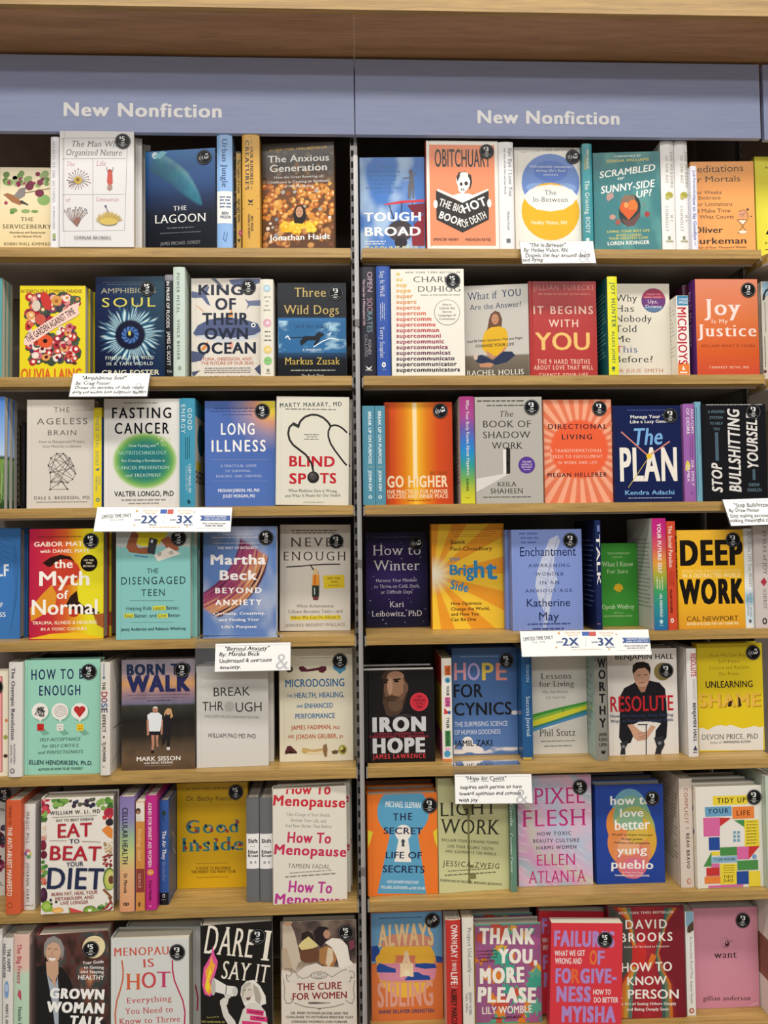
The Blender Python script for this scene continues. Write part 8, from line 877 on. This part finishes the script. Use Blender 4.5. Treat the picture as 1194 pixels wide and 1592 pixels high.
  front=[('r',-1.7,145.3,3.1,207.5,'9a5a88'),('p','3fa08a',[76,72.1,83.9,64.1,73,65.7,71.1,56.7,65.7,64.4,56.6,59.5,60.6,69.3,54.5,72.8,59.7,76.4,56.7,86.5,66,80.3,71.3,86.3,72.7,78.1,82.3,78.6]),('p','e0822c',[42.5,102.8,45.5,93.9,36.3,92.1,29.6,81,23.8,93.3,13.4,94.6,16.8,103.7,12.6,113.7,24.6,112.9,30.4,124.4,36.8,114,48.4,112.8]),('p','a85a8c',[138.4,90.2,142.4,79.9,131.9,81.7,130,67,121.6,77.6,109.8,73.2,112.5,85.4,100.6,91.5,112.6,96.9,112.2,107,122.5,102.1,131.3,115.3,132.7,99.7,142.8,101.6]),('p','c8503c',[129.5,126,133.3,120.2,126.6,120.5,123.2,113.3,120,120.7,114.4,121.5,116.1,126.4,113.3,132.3,120.2,131.9,123.6,136.9,126.8,131.5,133.6,131.5]),('p','e0a83c',[117.9,184.6,122.8,179.1,115.9,179.1,114.2,171.7,109.5,177.5,102,173.9,104.5,181.9,98.2,185.3,104.9,188.1,103.1,195.4,109.7,192.5,115,199.2,115.8,190,125.8,191.1]),('p','5aa890',[74.6,94.4,78.7,85.7,68.6,88.9,62.8,83.5,60.3,90.4,54.2,95.1,61.4,98.7,63.5,105.1,68.8,100.3,78,102.1]),('p','3fa08a',[140.8,-0.1,140.8,-1.9,140.8,-1.9,140,-1.9,136,-1.7,128.7,-1.5,131,-1.6,124.7,0.5,131.4,3,129.2,10.5,136,6.5,140.7,12.8,140.9,5.1,140.9,5.4]),('p','e0822c',[20.2,141.2,28.9,131.6,16.5,132.2,13.5,122.1,7,132.7,0.7,128.9,0.9,137.8,1,141.8,1,146.2,1.2,155.4,7.2,151.1,14,160.3,15.3,148.6,28,149.6]),('p','a85a8c',[112.5,13.6,120.1,2.4,107.3,2.4,100.4,-0.4,94.3,3.9,82.3,4.6,89.1,14.5,80.4,26.3,94.7,24.7,101,32.2,107.4,24.7,122.4,25.3]),('p','c8503c',[123,21.2,127.1,12.4,116.1,14,111.5,4.5,106.9,13.7,93.4,12.1,101,22,95.7,31.3,106.7,30.7,112.1,37.5,117.2,30.1,129.1,30.6]),('p','e0a83c',[65.6,156.9,70.9,149.5,62.5,149.3,57.8,140.7,53.9,150.4,45.6,150.7,48.9,157.5,43.9,165.7,53.9,164.5,58.3,171,62.1,163.7,72.4,164.7]),('p','5aa890',[79.4,195.4,84.7,189,77.5,188,74.2,183,69.5,187.9,62.2,184.9,64.4,192.6,56.2,196.1,64.5,199.2,60.7,209.4,69.7,203.8,75.4,209.1,76.4,201.3,85.5,201.7]),('p','3fa08a',[95.8,33.4,97.3,24.8,88.4,24.1,79.9,18.4,77.1,28.3,66.4,34.5,77.7,39.5,80.4,49.7,88.1,41.3,97.9,42]),('p','e0822c',[88.7,142.5,93,137.3,86.1,138,84.3,133.7,81,137.3,75,134.2,77.7,140.7,71.8,143.1,77.3,145.3,76.2,150.6,81.2,148.1,85,153.1,85.8,146.7,93,147.3]),('p','a85a8c',[118.9,80.8,122.7,72.9,113.8,74.6,107.5,68.9,106.4,77.5,99.1,81.5,106.8,84.8,108.4,92.2,113.9,87,121.5,87.5]),('p','c8503c',[70.4,41.6,72.5,30.3,60.1,31.4,48.5,19.2,45.5,34.7,33.2,43,46.1,50.1,49.7,64.5,61.4,55.1,77.5,55.9]),('p','e0a83c',[119.8,29.2,130.5,16.2,113.5,20.4,107.8,8.6,102.7,20.8,90.1,20.3,96.8,30.1,87,42.4,102.5,39.9,108.6,49.9,114.2,39.1,127.3,39.5]),('p','5aa890',[130.7,80.5,133.5,72.1,124.2,73.6,117.6,68.5,115.6,76.6,106.6,81.3,115,86,117.6,94.7,124.7,88.4,136.5,90.4]),('p','3fa08a',[130.5,21.9,138.9,7.8,122.9,11.4,111.8,0.7,109.3,15.6,95.1,23.2,109.6,29.8,113.5,41.8,123.3,32.7,137.7,34.2]),('p','e0822c',[113.8,33.5,118.2,24.6,108.7,25,100.3,18,97.9,28.5,92.6,34.3,98.7,39.3,101.3,48.7,109.1,42.7,119.7,42.9]),('p','a85a8c',[102.5,32.6,108.5,20.2,94.7,22.6,85.2,15.5,83.2,27.5,71.1,33.8,82.1,40.1,85.3,52.9,94.9,42.4,108.2,44]),('p','c8503c',[63.8,195.5,71.5,185.4,60.2,183.8,56.1,171.5,47.4,182.4,37.5,180.4,39.5,191,26.2,196.7,37.8,202.5,34.1,210.4,47.8,210,56.3,209.7,59.2,205.6,75.9,206.7]),('p','e0a83c',[142.9,105.1,142.6,90.8,142.7,94.5,132.8,84.3,130.2,98.5,115.7,106,128.6,114,132.9,128.9,143.1,117.1,143.1,117.9]),('p','5aa890',[60.7,4.5,63.9,1,51.9,1.4,41.3,1.8,38.4,1.9,27.5,5.7,39.3,11.6,42.2,24.2,52.7,17.5,65,16]),('p','3fa08a',[84.7,112.3,90.5,99.1,75.7,102.1,65.6,93.8,62.4,106.1,54.7,113.3,64.1,118.9,65.6,134.3,76.1,123.2,86.4,122]),('p','e0822c',[59.1,97.3,62.5,90.2,54,89.8,51.1,82.4,45.6,88.7,35.1,82.9,39.5,94.1,32,98.2,38.3,102.5,37.7,110.6,45.9,106.7,51.7,112.9,53.7,104.5,62.9,104.1]),('p','a85a8c',[119.8,141.8,126.2,127.6,110.4,130.1,97.9,118.1,94.5,134.3,83.8,143.1,95.6,150.5,98.8,167.2,111,154.8,128,156.5]),('p','c8503c',[95.3,59.7,99.5,52.7,91.9,51.8,87,45.1,82.3,52.2,73.8,53,78.2,60.3,72.3,69,82.8,67.8,87.5,76.4,91.4,66.7,101.3,67.3]),('p','e0a83c',[125.7,176.2,128.8,170.8,122.3,171.4,119.2,163.4,116.1,171.1,108.9,170.9,112.6,176.6,107.6,183.5,116.6,181.5,119.7,187.2,123.3,182.6,131.5,182.7]),('p','5aa890',[142.7,96.2,142.5,86.3,138.6,84.8,131.6,77.4,126.2,87.2,115.2,87.8,119.5,97,113.1,107.9,126.1,107.1,132.4,118.5,139.3,108.2,142.9,107.3]),('p','3fa08a',[127.9,193.5,130.7,188.5,124.7,188.8,121.8,184.7,118.6,188.2,112.6,188.8,116,193.9,111.9,199.8,118.8,199.4,122.2,204.3,125.1,198.6,132.4,199.1]),('p','e0822c',[60,23,65.7,13.4,55,15.9,47.9,10,46.1,18.9,38.3,23.8,45.8,28.4,48.3,37.2,55,29.9,66,32]),('p','a85a8c',[20.3,150.1,28.1,139.1,15.5,139.5,9,132.5,2.8,140,1,141.9,1.1,150.7,1.3,161.9,3.7,160.4,9.6,168.7,15.3,160.1,29.9,161.2]),('p','c8503c',[54.8,5.9,58.6,1.2,52.4,1.4,49.6,1.5,47,1.8,41.1,1.8,44.7,6.2,40.8,11.4,46.6,11.5,49.8,15.3,53.1,11.5,60.1,11.5]),('p','e0a83c',[62,147.4,67.5,140.1,58.5,139.9,56.1,130.5,50.1,138.4,39.3,132.5,42.4,143.4,35.7,148.3,42.6,152.7,42.2,160.9,50.1,158.4,56.1,162.2,58.3,154.6,70.9,155.7]),('p','5aa890',[105,61,115.5,44.9,97.6,48.7,85.2,37.9,81.1,53.2,66,62.4,83.6,68.9,87.1,82.1,97.3,71.7,111.5,73.2]),('p','3fa08a',[70.4,138,78.5,126.5,63.3,127.8,59.6,116.7,51.9,126.6,41.1,122.5,43.9,133.8,30,139.3,41,145.5,37.5,160.8,52,151.8,61.2,163.4,63.6,148.6,79.7,149.2]),('p','e0822c',[105.9,4,109.9,-0.8,103.2,-0.5,101.8,-0.5,97.3,-0.3,90.6,0,93.1,1.9,87.3,4.7,93.5,6.9,91.3,13.8,97.2,11.6,101.7,15.7,102.5,8.6,110.6,9.3]),('p','a85a8c',[141.9,170.2,144,162.4,137.1,161.7,133.9,153.1,127.6,160.6,116.8,155.1,121,166.6,111.5,171.2,119.4,176,117.8,186.4,127.6,182.6,134.6,187.7,136.4,177.8,144.4,179.9]),('p','c8503c',[94.9,64,100.5,57.1,91.4,57.8,89.5,49.2,84.2,56.3,77.4,54.1,79.2,61.3,72.3,64.8,79.2,67.9,78.5,74.3,84.8,71.3,89.7,77.5,91.8,70.7,99.1,69.8]),('p','e0a83c',[90.7,200.6,92.6,196.4,87.3,196.5,86.2,190.5,82.4,194.5,77.7,193.5,79.3,198.7,71.6,201.2,79.5,203.1,76.8,209,82.9,205.9,86.4,208.7,87.5,204.8,93.8,205]),('p','5aa890',[141.4,32.3,141.2,21.8,135.9,24.2,133.5,13.2,126.4,21.3,113.1,14.1,116.1,27.1,109.9,33.5,119.5,37.8,117.5,47.9,126.5,45.7,134.6,53.4,136.9,41.4,141.6,41.5]),('p','3fa08a',[141.3,84.6,142.3,74,134.8,76,129.3,63.2,124.3,76.5,110.2,74.9,117.5,85.5,110.3,96.7,125.1,93.1,130,102.6,135.6,94.4,142.7,95.2]),('p','e0822c',[44.5,50.5,49.9,43,40.7,44.3,36.8,36,32.6,43.8,23.3,43.7,27.5,51.2,22.4,59.6,32.4,59,37.3,67.1,41.3,57.6,48.7,56.9]),('p','a85a8c',[134.5,6.6,140.8,-1.4,130.8,-1.1,127.9,-1.4,122.3,-1.2,112.8,-0.9,117.1,3.9,105.3,7.7,116.5,11,114.4,20,122.6,15.5,128.9,24.2,129.9,13.2,138.3,12.9]),('p','c8503c',[20.9,182,25.7,175.7,17.6,176.1,15.5,169.6,10.9,174.7,4.5,172.6,5.5,179.1,1.6,182.7,6,185.8,3.7,194,11.2,189.6,16.8,198.1,19,189.5,27.3,188.6]),('t','THANK',9.1,129.8,169.4,32.1,'f4efe4','x',-0.04),('t','YOU,',49.8,134.8,127.7,28.6,'f4efe4','x',-0.043),('t','MORE',9.3,106.4,85.2,30.8,'f4efe4','x'),('t','PLEASE',3.6,130.5,46.7,30.4,'f4efe4','x',-0.048),('t','LILY WOMBLE',13.2,121.4,21.1,15,'f4efe4','b'),('t','A feminist guide',5,47.6,152.2,4.1,'3a1c20','b',0.037),('t','to breaking dating',4.9,48.6,145.4,4.1,'3a1c20','b',0.035),('t','having faith and',5.9,47.3,138.6,4.1,'3a1c20','b',0.02),('t','finding love',9.7,41.4,131.3,4.1,'3a1c20','b',0.013),('t','Foreword by DATE BRAZEN',35.4,98.7,10.2,4.9,'2a1418','b')]),
 dict(label='red paperback leaning sideways with lilac block words', hard=0, w=153.9, t=24, h=220.5, loc=[0.4676,-0.004,0.4011], rot=[0,0.0384,0], base='d83844', sp='c02c38', bk='d83844', stick=[('5',116,186.5,0.1)], copies=[([0.4536,0.046,0.4011],'second copy of the red lilac lettered book, upright behind the leaning one')],
  front=[('t','FAILURES',6.2,136.5,172.1,30.8,'b08ac8','x',-0.013),('t','WHAT WE GET',8.2,73.5,151.5,11.2,'f0e8e8','b',0.016),('t','WRONG AND',9.2,66.4,135.5,12,'f0e8e8','b'),('t','O',83.5,99,134.2,28.5,'e8783c','k'),('t','F',100.5,115.7,134.3,27.8,'b08ac8','k'),('t','FO',10.7,43.9,95.1,29.2,'b08ac8','x'),('t','R',44.7,63.2,95.2,28.4,'e8683c','k'),('t','GIVE-',64,142.3,95.3,28.5,'b08ac8','x'),('t','NESS',13.3,87.1,57,29.9,'b08ac8','x',-0.008),('t','HOW TO',92.2,130.2,71.8,10.8,'f0e8e8','b'),('t','DO BETTER',94,146.3,55.4,10.8,'f0e8e8','b'),('t','MYISHA',25.2,141.1,14.6,31.3,'b08ac8','x',-0.006)]),
 dict(label='maroon hardcover with facing profile outlines in rings of green and orange', hard=1, w=167.8, t=28, h=238.5, loc=[0.6155,0.0272,0.3981], rot=[0,0,-0.0175], base='8a2030', sp='6a1824', bk='8a2030',
  front=[('g','h',[(0,'7a1c2c'),(0.5,'a82a34'),(1,'6a1626')]),('p','5a7a6a',[50.9,236.7,55,207.7,59.6,169.1,66.7,138.2,63.5,103.7,53.3,73.3,48.4,0.8,-2.7,2.1,2.7,237.8]),('p','c89a3c',[41,236.9,51.5,207.7,56.6,169.1,63.7,138.2,58.6,103.8,45.4,73.5,39.5,1,-2.7,2.1,2.7,237.8]),('p','d8742c',[31.1,237.1,48,207.8,53.6,169.2,60.8,138.3,53.6,103.9,37.5,73.7,30.7,1.3,-2.7,2.1,2.7,237.8]),('p','a83028',[21.3,237.3,44.6,207.9,50.7,169.3,57.8,138.4,48.7,104.1,29.6,73.9,21.8,1.5,-2.7,2.1,2.7,237.8]),('p','4a4a44',[12.2,237.5,41.4,208,47.9,169.3,55.1,138.4,44.2,104.2,22.4,74.1,13.7,1.7,-2.7,2.1,2.7,237.8]),('p','3a5a58',[126.1,234.9,122,206.1,111.3,167.8,102.6,137.3,106.9,102.6,114.8,71.8,114.5,-0.9,164.2,-2.2,170.5,233.9]),('p','6a7a5c',[134.9,234.7,125.1,206,113.9,167.8,105.3,137.2,111.2,102.5,121.7,71.6,122.3,-1.1,164.2,-2.2,170.5,233.9]),('p','c8702c',[144.4,234.5,128.4,205.9,116.8,167.7,108.1,137.2,116,102.4,129.3,71.4,130.8,-1.3,164.2,-2.2,170.5,233.9]),('p','8a2428',[153.1,234.3,131.4,205.9,119.4,167.6,110.7,137.1,120.3,102.3,136.3,71.2,138.6,-1.5,164.2,-2.2,170.5,233.9]),('p','7a1a2a',[160.2,234.1,133.9,205.8,121.5,167.6,112.8,137,123.9,102.2,142,71.1,145,-1.7,164.2,-2.2,170.5,233.9]),('p','c8302c',[52.8,150,77,172.5,84.1,137.7,75.3,103.4,51.8,111.7]),('p','d8702c',[93.9,137.5,105.7,133.4,99.4,118.2,91.1,103,83.4,110.9]),('t','NEW YORK TIMES BESTSELLER',24.9,145.2,222.8,5,'f0e8e0','bw'),('t','DAVID',38.8,130.1,190.8,18.9,'f4eee6','bw'),('t','BROOKS',27.1,141.3,163.5,18.5,'f4eee6','bw'),('t','Author of The Road to Character',33.9,134.2,150.4,4.6,'f0e8e0','sb'),('t','HOW TO',27.9,138.8,99.4,19.2,'f4eee6','b'),('t','KNOW',39.8,126.6,71,17.6,'f4eee6','b'),('t','A',12.8,28.5,42.8,19.1,'f4eee6','b'),('t','PERSON',40.3,151.9,42.3,19.1,'f4eee6','b',-0.019),('t','The Art of Seeing Others Deeply',15.2,146,29.5,5.7,'f4eee6','b',-0.02),('t','and Being Deeply Seen',36.9,128.8,17.1,6.1,'f4eee6','b',-0.018)]),
 dict(label='slim white paperback spine with a seaside photo at its head', hard=0, w=125, t=19.2, h=222.9, loc=[0.7227,0.0923,0.3981], rot=[0,0,1.5708], base='e6e3dc', sp='e6e3dc', bk='e6e3dc',
  spine=[('r',2.2,22.3,191.1,222.6,'8ab0c8',8),('p','5a4438',[4.5,189.1,10.7,196.6,20.9,202.1,20.4,182.8,10.2,177.3,4.2,177.5]),('v','Relationship Road Map',-168.3,-78.9,9.5,5.6,'6a7484','s'),('v','Stephanie Chandler',-74.3,-25.2,8.3,4.8,'4a4a50','sb'),('c',9.6,10.6,5.6,5.6,'b04a34'),('c',9.6,10.6,2.8,2.8,'e6e2d8')]),
 dict(label='plain pink hardcover with one small dark word under a tiny peach drawing', hard=1, w=146.1, t=30, h=217.8, loc=[0.8039,0.0509,0.3981], rot=[0,0,0], base='d08c9e', sp='c07c90', bk='d08c9e', stick=[('3',112.7,189.1,0.25)], edge='d8b8c0',
  front=[('c',72.4,140.6,9.8,12.2,'b87a90'),('c',69.3,143.4,6.5,9.8,'c88ca0'),('c',75.6,138.9,4.9,6.1,'4a1c28'),('c',74.9,141.3,2,2.4,'d898a0'),('l','a87a88',2.45,[79.5,144.3,88.9,145.5]),('l','a87a88',1.63,[83.5,141,88.8,143.2]),('t','want',45,97.2,108.2,15.3,'2a1c24','sb',-0.004),('k',19.3,123.1,33.4,33.6,'5a3444'),('t','gillian anderson',18.1,125.4,17.5,10.1,'3a2430','sb',-0.029),('p','dca8b4',[120.1,2.8,141.9,10.6,142.6,5.1,130.3,3.2])]),
 dict(label='white book with a brown printed panel, past the picture edge on the bottom shelf', hard=1, w=145, t=24.2, h=258, loc=[0.9034,0.0725,0.3981], rot=[0,0,1.5708], base='e2dcd4', sp='e2dcd4', bk='e0dad2',
  back=[('r',20,144,75,165,'8a5a44'),('k',40,130,155,158,'6a4030'),('k',40,130,148,151,'6a4030'),('k',40,130,141,144,'6a4030'),('k',40,130,134,137,'6a4030'),('k',40,130,127,130,'6a4030'),('k',40,130,120,123,'6a4030'),('k',40,130,113,116,'6a4030'),('k',40,130,106,109,'6a4030'),('k',40,130,99,102,'6a4030'),('k',40,130,92,95,'6a4030')]),
]
TAGS = [
 dict(label='handwritten card on the shelf edge under the navy sea anemone book', w=160.7, h=58.5, loc=[-0.6036,-0.0295,1.7512], rot=[-0.404,-0.0001,0], ops=[('l','a8a8ac',0.68,[2.6,53,158.5,53.2]),('t','&',129.8,155.6,3.8,30.8,'c4c4c8','s'),('t','"Amphibious Soul"',20.3,113,42.3,9.1,'1c1c20','hb'),('t','By: Craig Foster',8.2,80.8,29.6,8.2,'1c1c20','hb'),('t','Draws on decades of daily ocean',8.6,152.9,18.3,7.4,'1c1c20','hb',0.006),('t','diving and wisdom from Indigenous teachers',4.9,158.6,7.4,7.3,'1c1c20','hb')], hold=(2,2,0), zs=1.7992),
 dict(label='handwritten card on the shelf edge under the blue and yellow circles book', w=161.6, h=57, loc=[0.3595,-0.0225,2.0383], rot=[-0.2845,-0.0092,0], ops=[('l','a8a8ac',0.78,[1,51.2,159.7,52]),('t','&',124.8,153.4,1.5,33.9,'c4c4c8','s'),('t','"The In-Between"',20.4,101.4,42.4,10.2,'1c1c20','hb'),('t','By: Hadley Vlahos, RN',6,103.1,29.6,10.1,'1c1c20','hb'),('t','Dispels the fear around death',7.8,151.2,15.6,10.1,'1c1c20','hb'),('t','and dying',0.7,46.2,5.1,9.1,'1c1c20','hb')], hold=(2,2,0), zs=2.0795),
 dict(label='handwritten card on the shelf edge under the black rotated lettering book', w=175.5, h=65.4, loc=[0.7965,-0.0375,1.4645], rot=[-0.4939,-0.0205,0], ops=[('l','a8a8ac',0.79,[5.6,59.2,122.4,59.6]),('t','"Stop Bullshitting Yourself"',20.7,149.2,45.4,10,'1c1c20','hb',-0.015),('t','By: Drew Hanlen',5.2,71.8,33.3,9,'1c1c20','hb',-0.016),('t','Stop making excuses and start',4,128.6,19.8,8.9,'1c1c20','hb',-0.015),('t','making meaningful change',0.6,107,8.4,8.8,'1c1c20','hb',-0.012)], hold=(2,2,0), zs=1.5189),
 dict(label='handwritten card in a clear holder below the magenta brush stroke book', w=158.2, h=57.7, loc=[-0.3065,-0.0175,1.1714], rot=[-0.192,-0.0027,0], ops=[('l','a8a8ac',0.63,[2.7,52.9,157.6,52.8]),('t','&',127.6,156.1,2.2,32.7,'bcbcc0','s'),('t','"Beyond Anxiety"',20.7,114.5,43.1,8.2,'1c1c20','hb',-0.007),('l','1c1c20',0.63,[34.7,40.3,58.4,41.1]),('l','1c1c20',0.63,[67.9,39.6,104.3,41.4]),('t','By: Martha Beck',8.4,93.7,31.5,8.1,'1c1c20','hb',0.001),('t','Understand & overcome',9.4,119.2,17.8,8.1,'1c1c20','hb',0.007),('t','anxiety.',10.4,54.4,5.3,7.4,'1c1c20','hb',-0.008)], hold=(42,2,22), zs=1.2386),
 dict(label='handwritten card in a clear holder below the slate blue cloud book', w=164.1, h=58.6, loc=[0.1962,-0.0175,0.8848], rot=[-0.1888,0.0182,0], ops=[('l','a8a8ac',0.76,[2.6,54.8,160.8,54.2]),('t','&',128.7,156.8,-0.2,29.1,'bcbcc0','s'),('t','"Hope for Cynics"',23.2,110.8,46.8,7.9,'1c1c20','hb',0.002),('l','1c1c20',0.76,[30.8,43.9,49.8,44.5]),('l','1c1c20',0.76,[57.4,44.5,72.6,45.1]),('l','1c1c20',0.76,[80.2,44.3,106.9,45.6]),('t','inspires each person to turn',10.7,142.2,29.5,7.5,'1c1c20','hb',0.009),('t','toward optimism and connect',8.8,140.8,17.1,7.1,'1c1c20','hb',0.003),('t','with joy',7.8,48.5,4.2,7.1,'1c1c20','hb')], hold=(2,2,22), zs=0.9583),
 dict(label='long white offer card reading 2X and 3X on the edge under the green disc book', w=283, h=55.3, loc=[-0.5538,-0.0265,1.4687], rot=[-0.3699,0.0145,0], ops=[('t','LIMITED TIME ONLY',12.5,73.5,28.4,8.1,'3a3c44','b',0.076),('t','2/16 - 2/18',30.5,57,23.3,3.7,'5a5c64','',0.059),('c',83.7,46.3,3,3,'d0b080'),('c',82.4,14,2.1,2.1,'d0b080'),('c',192.2,10.7,2.1,2.1,'d0b080'),('c',203.8,44.6,1.9,1.9,'d0b080'),('t','PREMIUM',96,128.3,45,4.4,'d8c0a0','b'),('k',102,123.1,40,43.5,'d8c0a0'),('r',132.8,146.6,40.6,50.3,'4a68b0'),('r',147.7,160.1,39.9,50.3,'c8605a'),('t','REWARDS',168.7,198.4,45.2,4.5,'d8c0a0','b'),('k',174.6,195.8,40.3,43.8,'d8c0a0'),('t','EARN',81.1,94.5,24.1,3.8,'3f5488','b'),('t','2X',94.5,128.5,18.3,17,'3f5488','k'),('k',113.1,128.8,13.7,16.3,'3f5488'),('l','b8bcc8',0.81,[142.6,36.9,142.1,16.4]),('t','EARN',154.7,168.1,24.4,3.8,'3f5488','b'),('t','3X',168.7,202.2,18.6,17,'3f5488','k'),('k',185.2,203.7,13.9,16.6,'3f5488'),('k',113.7,177.4,8.3,11.4,'d8c0a0'),('p','44609c',[216.7,36.5,280.2,36.7,281.1,24.9,217.8,24.7,221.3,30.6]),('t','PREMIUM MEMBERS',226.6,272.4,32,3.4,'dfe4ee','b'),('t','EARN 3X EVERY DAY',227,272.8,26.7,3.5,'dfe4ee','b'),('t','Now is the time to join',223.8,272.2,16.7,3.7,'3a3c44','b'),('k',229.6,267,11.7,14.9,'5a5c64'),('l','d8cfc0',0.67,[209.9,7.8,279.6,8.1])], hold=(1,1,0), zs=1.5189),
 dict(label='long white offer card reading 2X and 3X on the edge under the feather book', w=279.8, h=54.2, loc=[0.3428,-0.0225,1.1915], rot=[-0.2997,0.0029,0], ops=[('t','LIMITED TIME ONLY',6,70.4,33.3,7.6,'3a3c44','b',0.049),('t','2/16 - 2/18',23.7,51.6,28.2,3.4,'5a5c64','',0.034),('c',84.1,48.7,3.1,3.1,'d0b080'),('c',75.5,18.5,2.2,2.2,'d0b080'),('c',189.2,13.4,2.2,2.2,'d0b080'),('c',208.6,44.8,2,2,'d0b080'),('t','PREMIUM',96.6,130.1,46.9,4.2,'d8c0a0','b'),('k',101.7,124.4,42.5,45.3,'d8c0a0'),('r',133.9,150.3,42.4,51.2,'4a68b0'),('r',149.2,164.3,41.5,51,'c8605a'),('t','REWARDS',172.2,203,45.8,4.2,'d8c0a0','b'),('k',177.2,200,41.4,44.2,'d8c0a0'),('t','EARN',76.5,90.4,27.9,3.6,'3f5488','b'),('t','2X',89.1,124.6,22,15.9,'3f5488','k'),('k',107.4,124.4,17.6,19.9,'3f5488'),('l','b8bcc8',0.84,[143.3,38.8,138.3,19.6]),('t','EARN',153.1,167,26.7,3.6,'3f5488','b'),('t','3X',166.4,201.3,20.9,15.9,'3f5488','k'),('k',182.6,202.4,16.5,18.7,'3f5488'),('k',106.9,173.9,12.6,14.3,'d8c0a0'),('p','44609c',[220.2,37,286.2,36,284.6,25,218.8,26,223.7,31.4]),('t','PREMIUM MEMBERS',229.5,277.2,32.2,3.2,'dfe4ee','b'),('t','EARN 3X EVERY DAY',228.8,276.5,27.3,3.3,'dfe4ee','b'),('t','Now is the time to join',223.4,273.7,18,3.4,'3a3c44','b'),('k',228.3,267.9,13.6,15.9,'5a5c64'),('l','d8cfc0',0.7,[206.9,10.4,279.5,9.3])], hold=(1,1,0), zs=1.2386)]

for B in BOOKS:
    for k, dflt in (('front', []), ('spine', []), ('back', []), ('stick', []), ('copies', [])): B.setdefault(k, dflt)
    r = build_book(B)
    for loc, lab in B['copies']:
        copy_book(r, loc, lab)
for t in TAGS: build_tag(t)
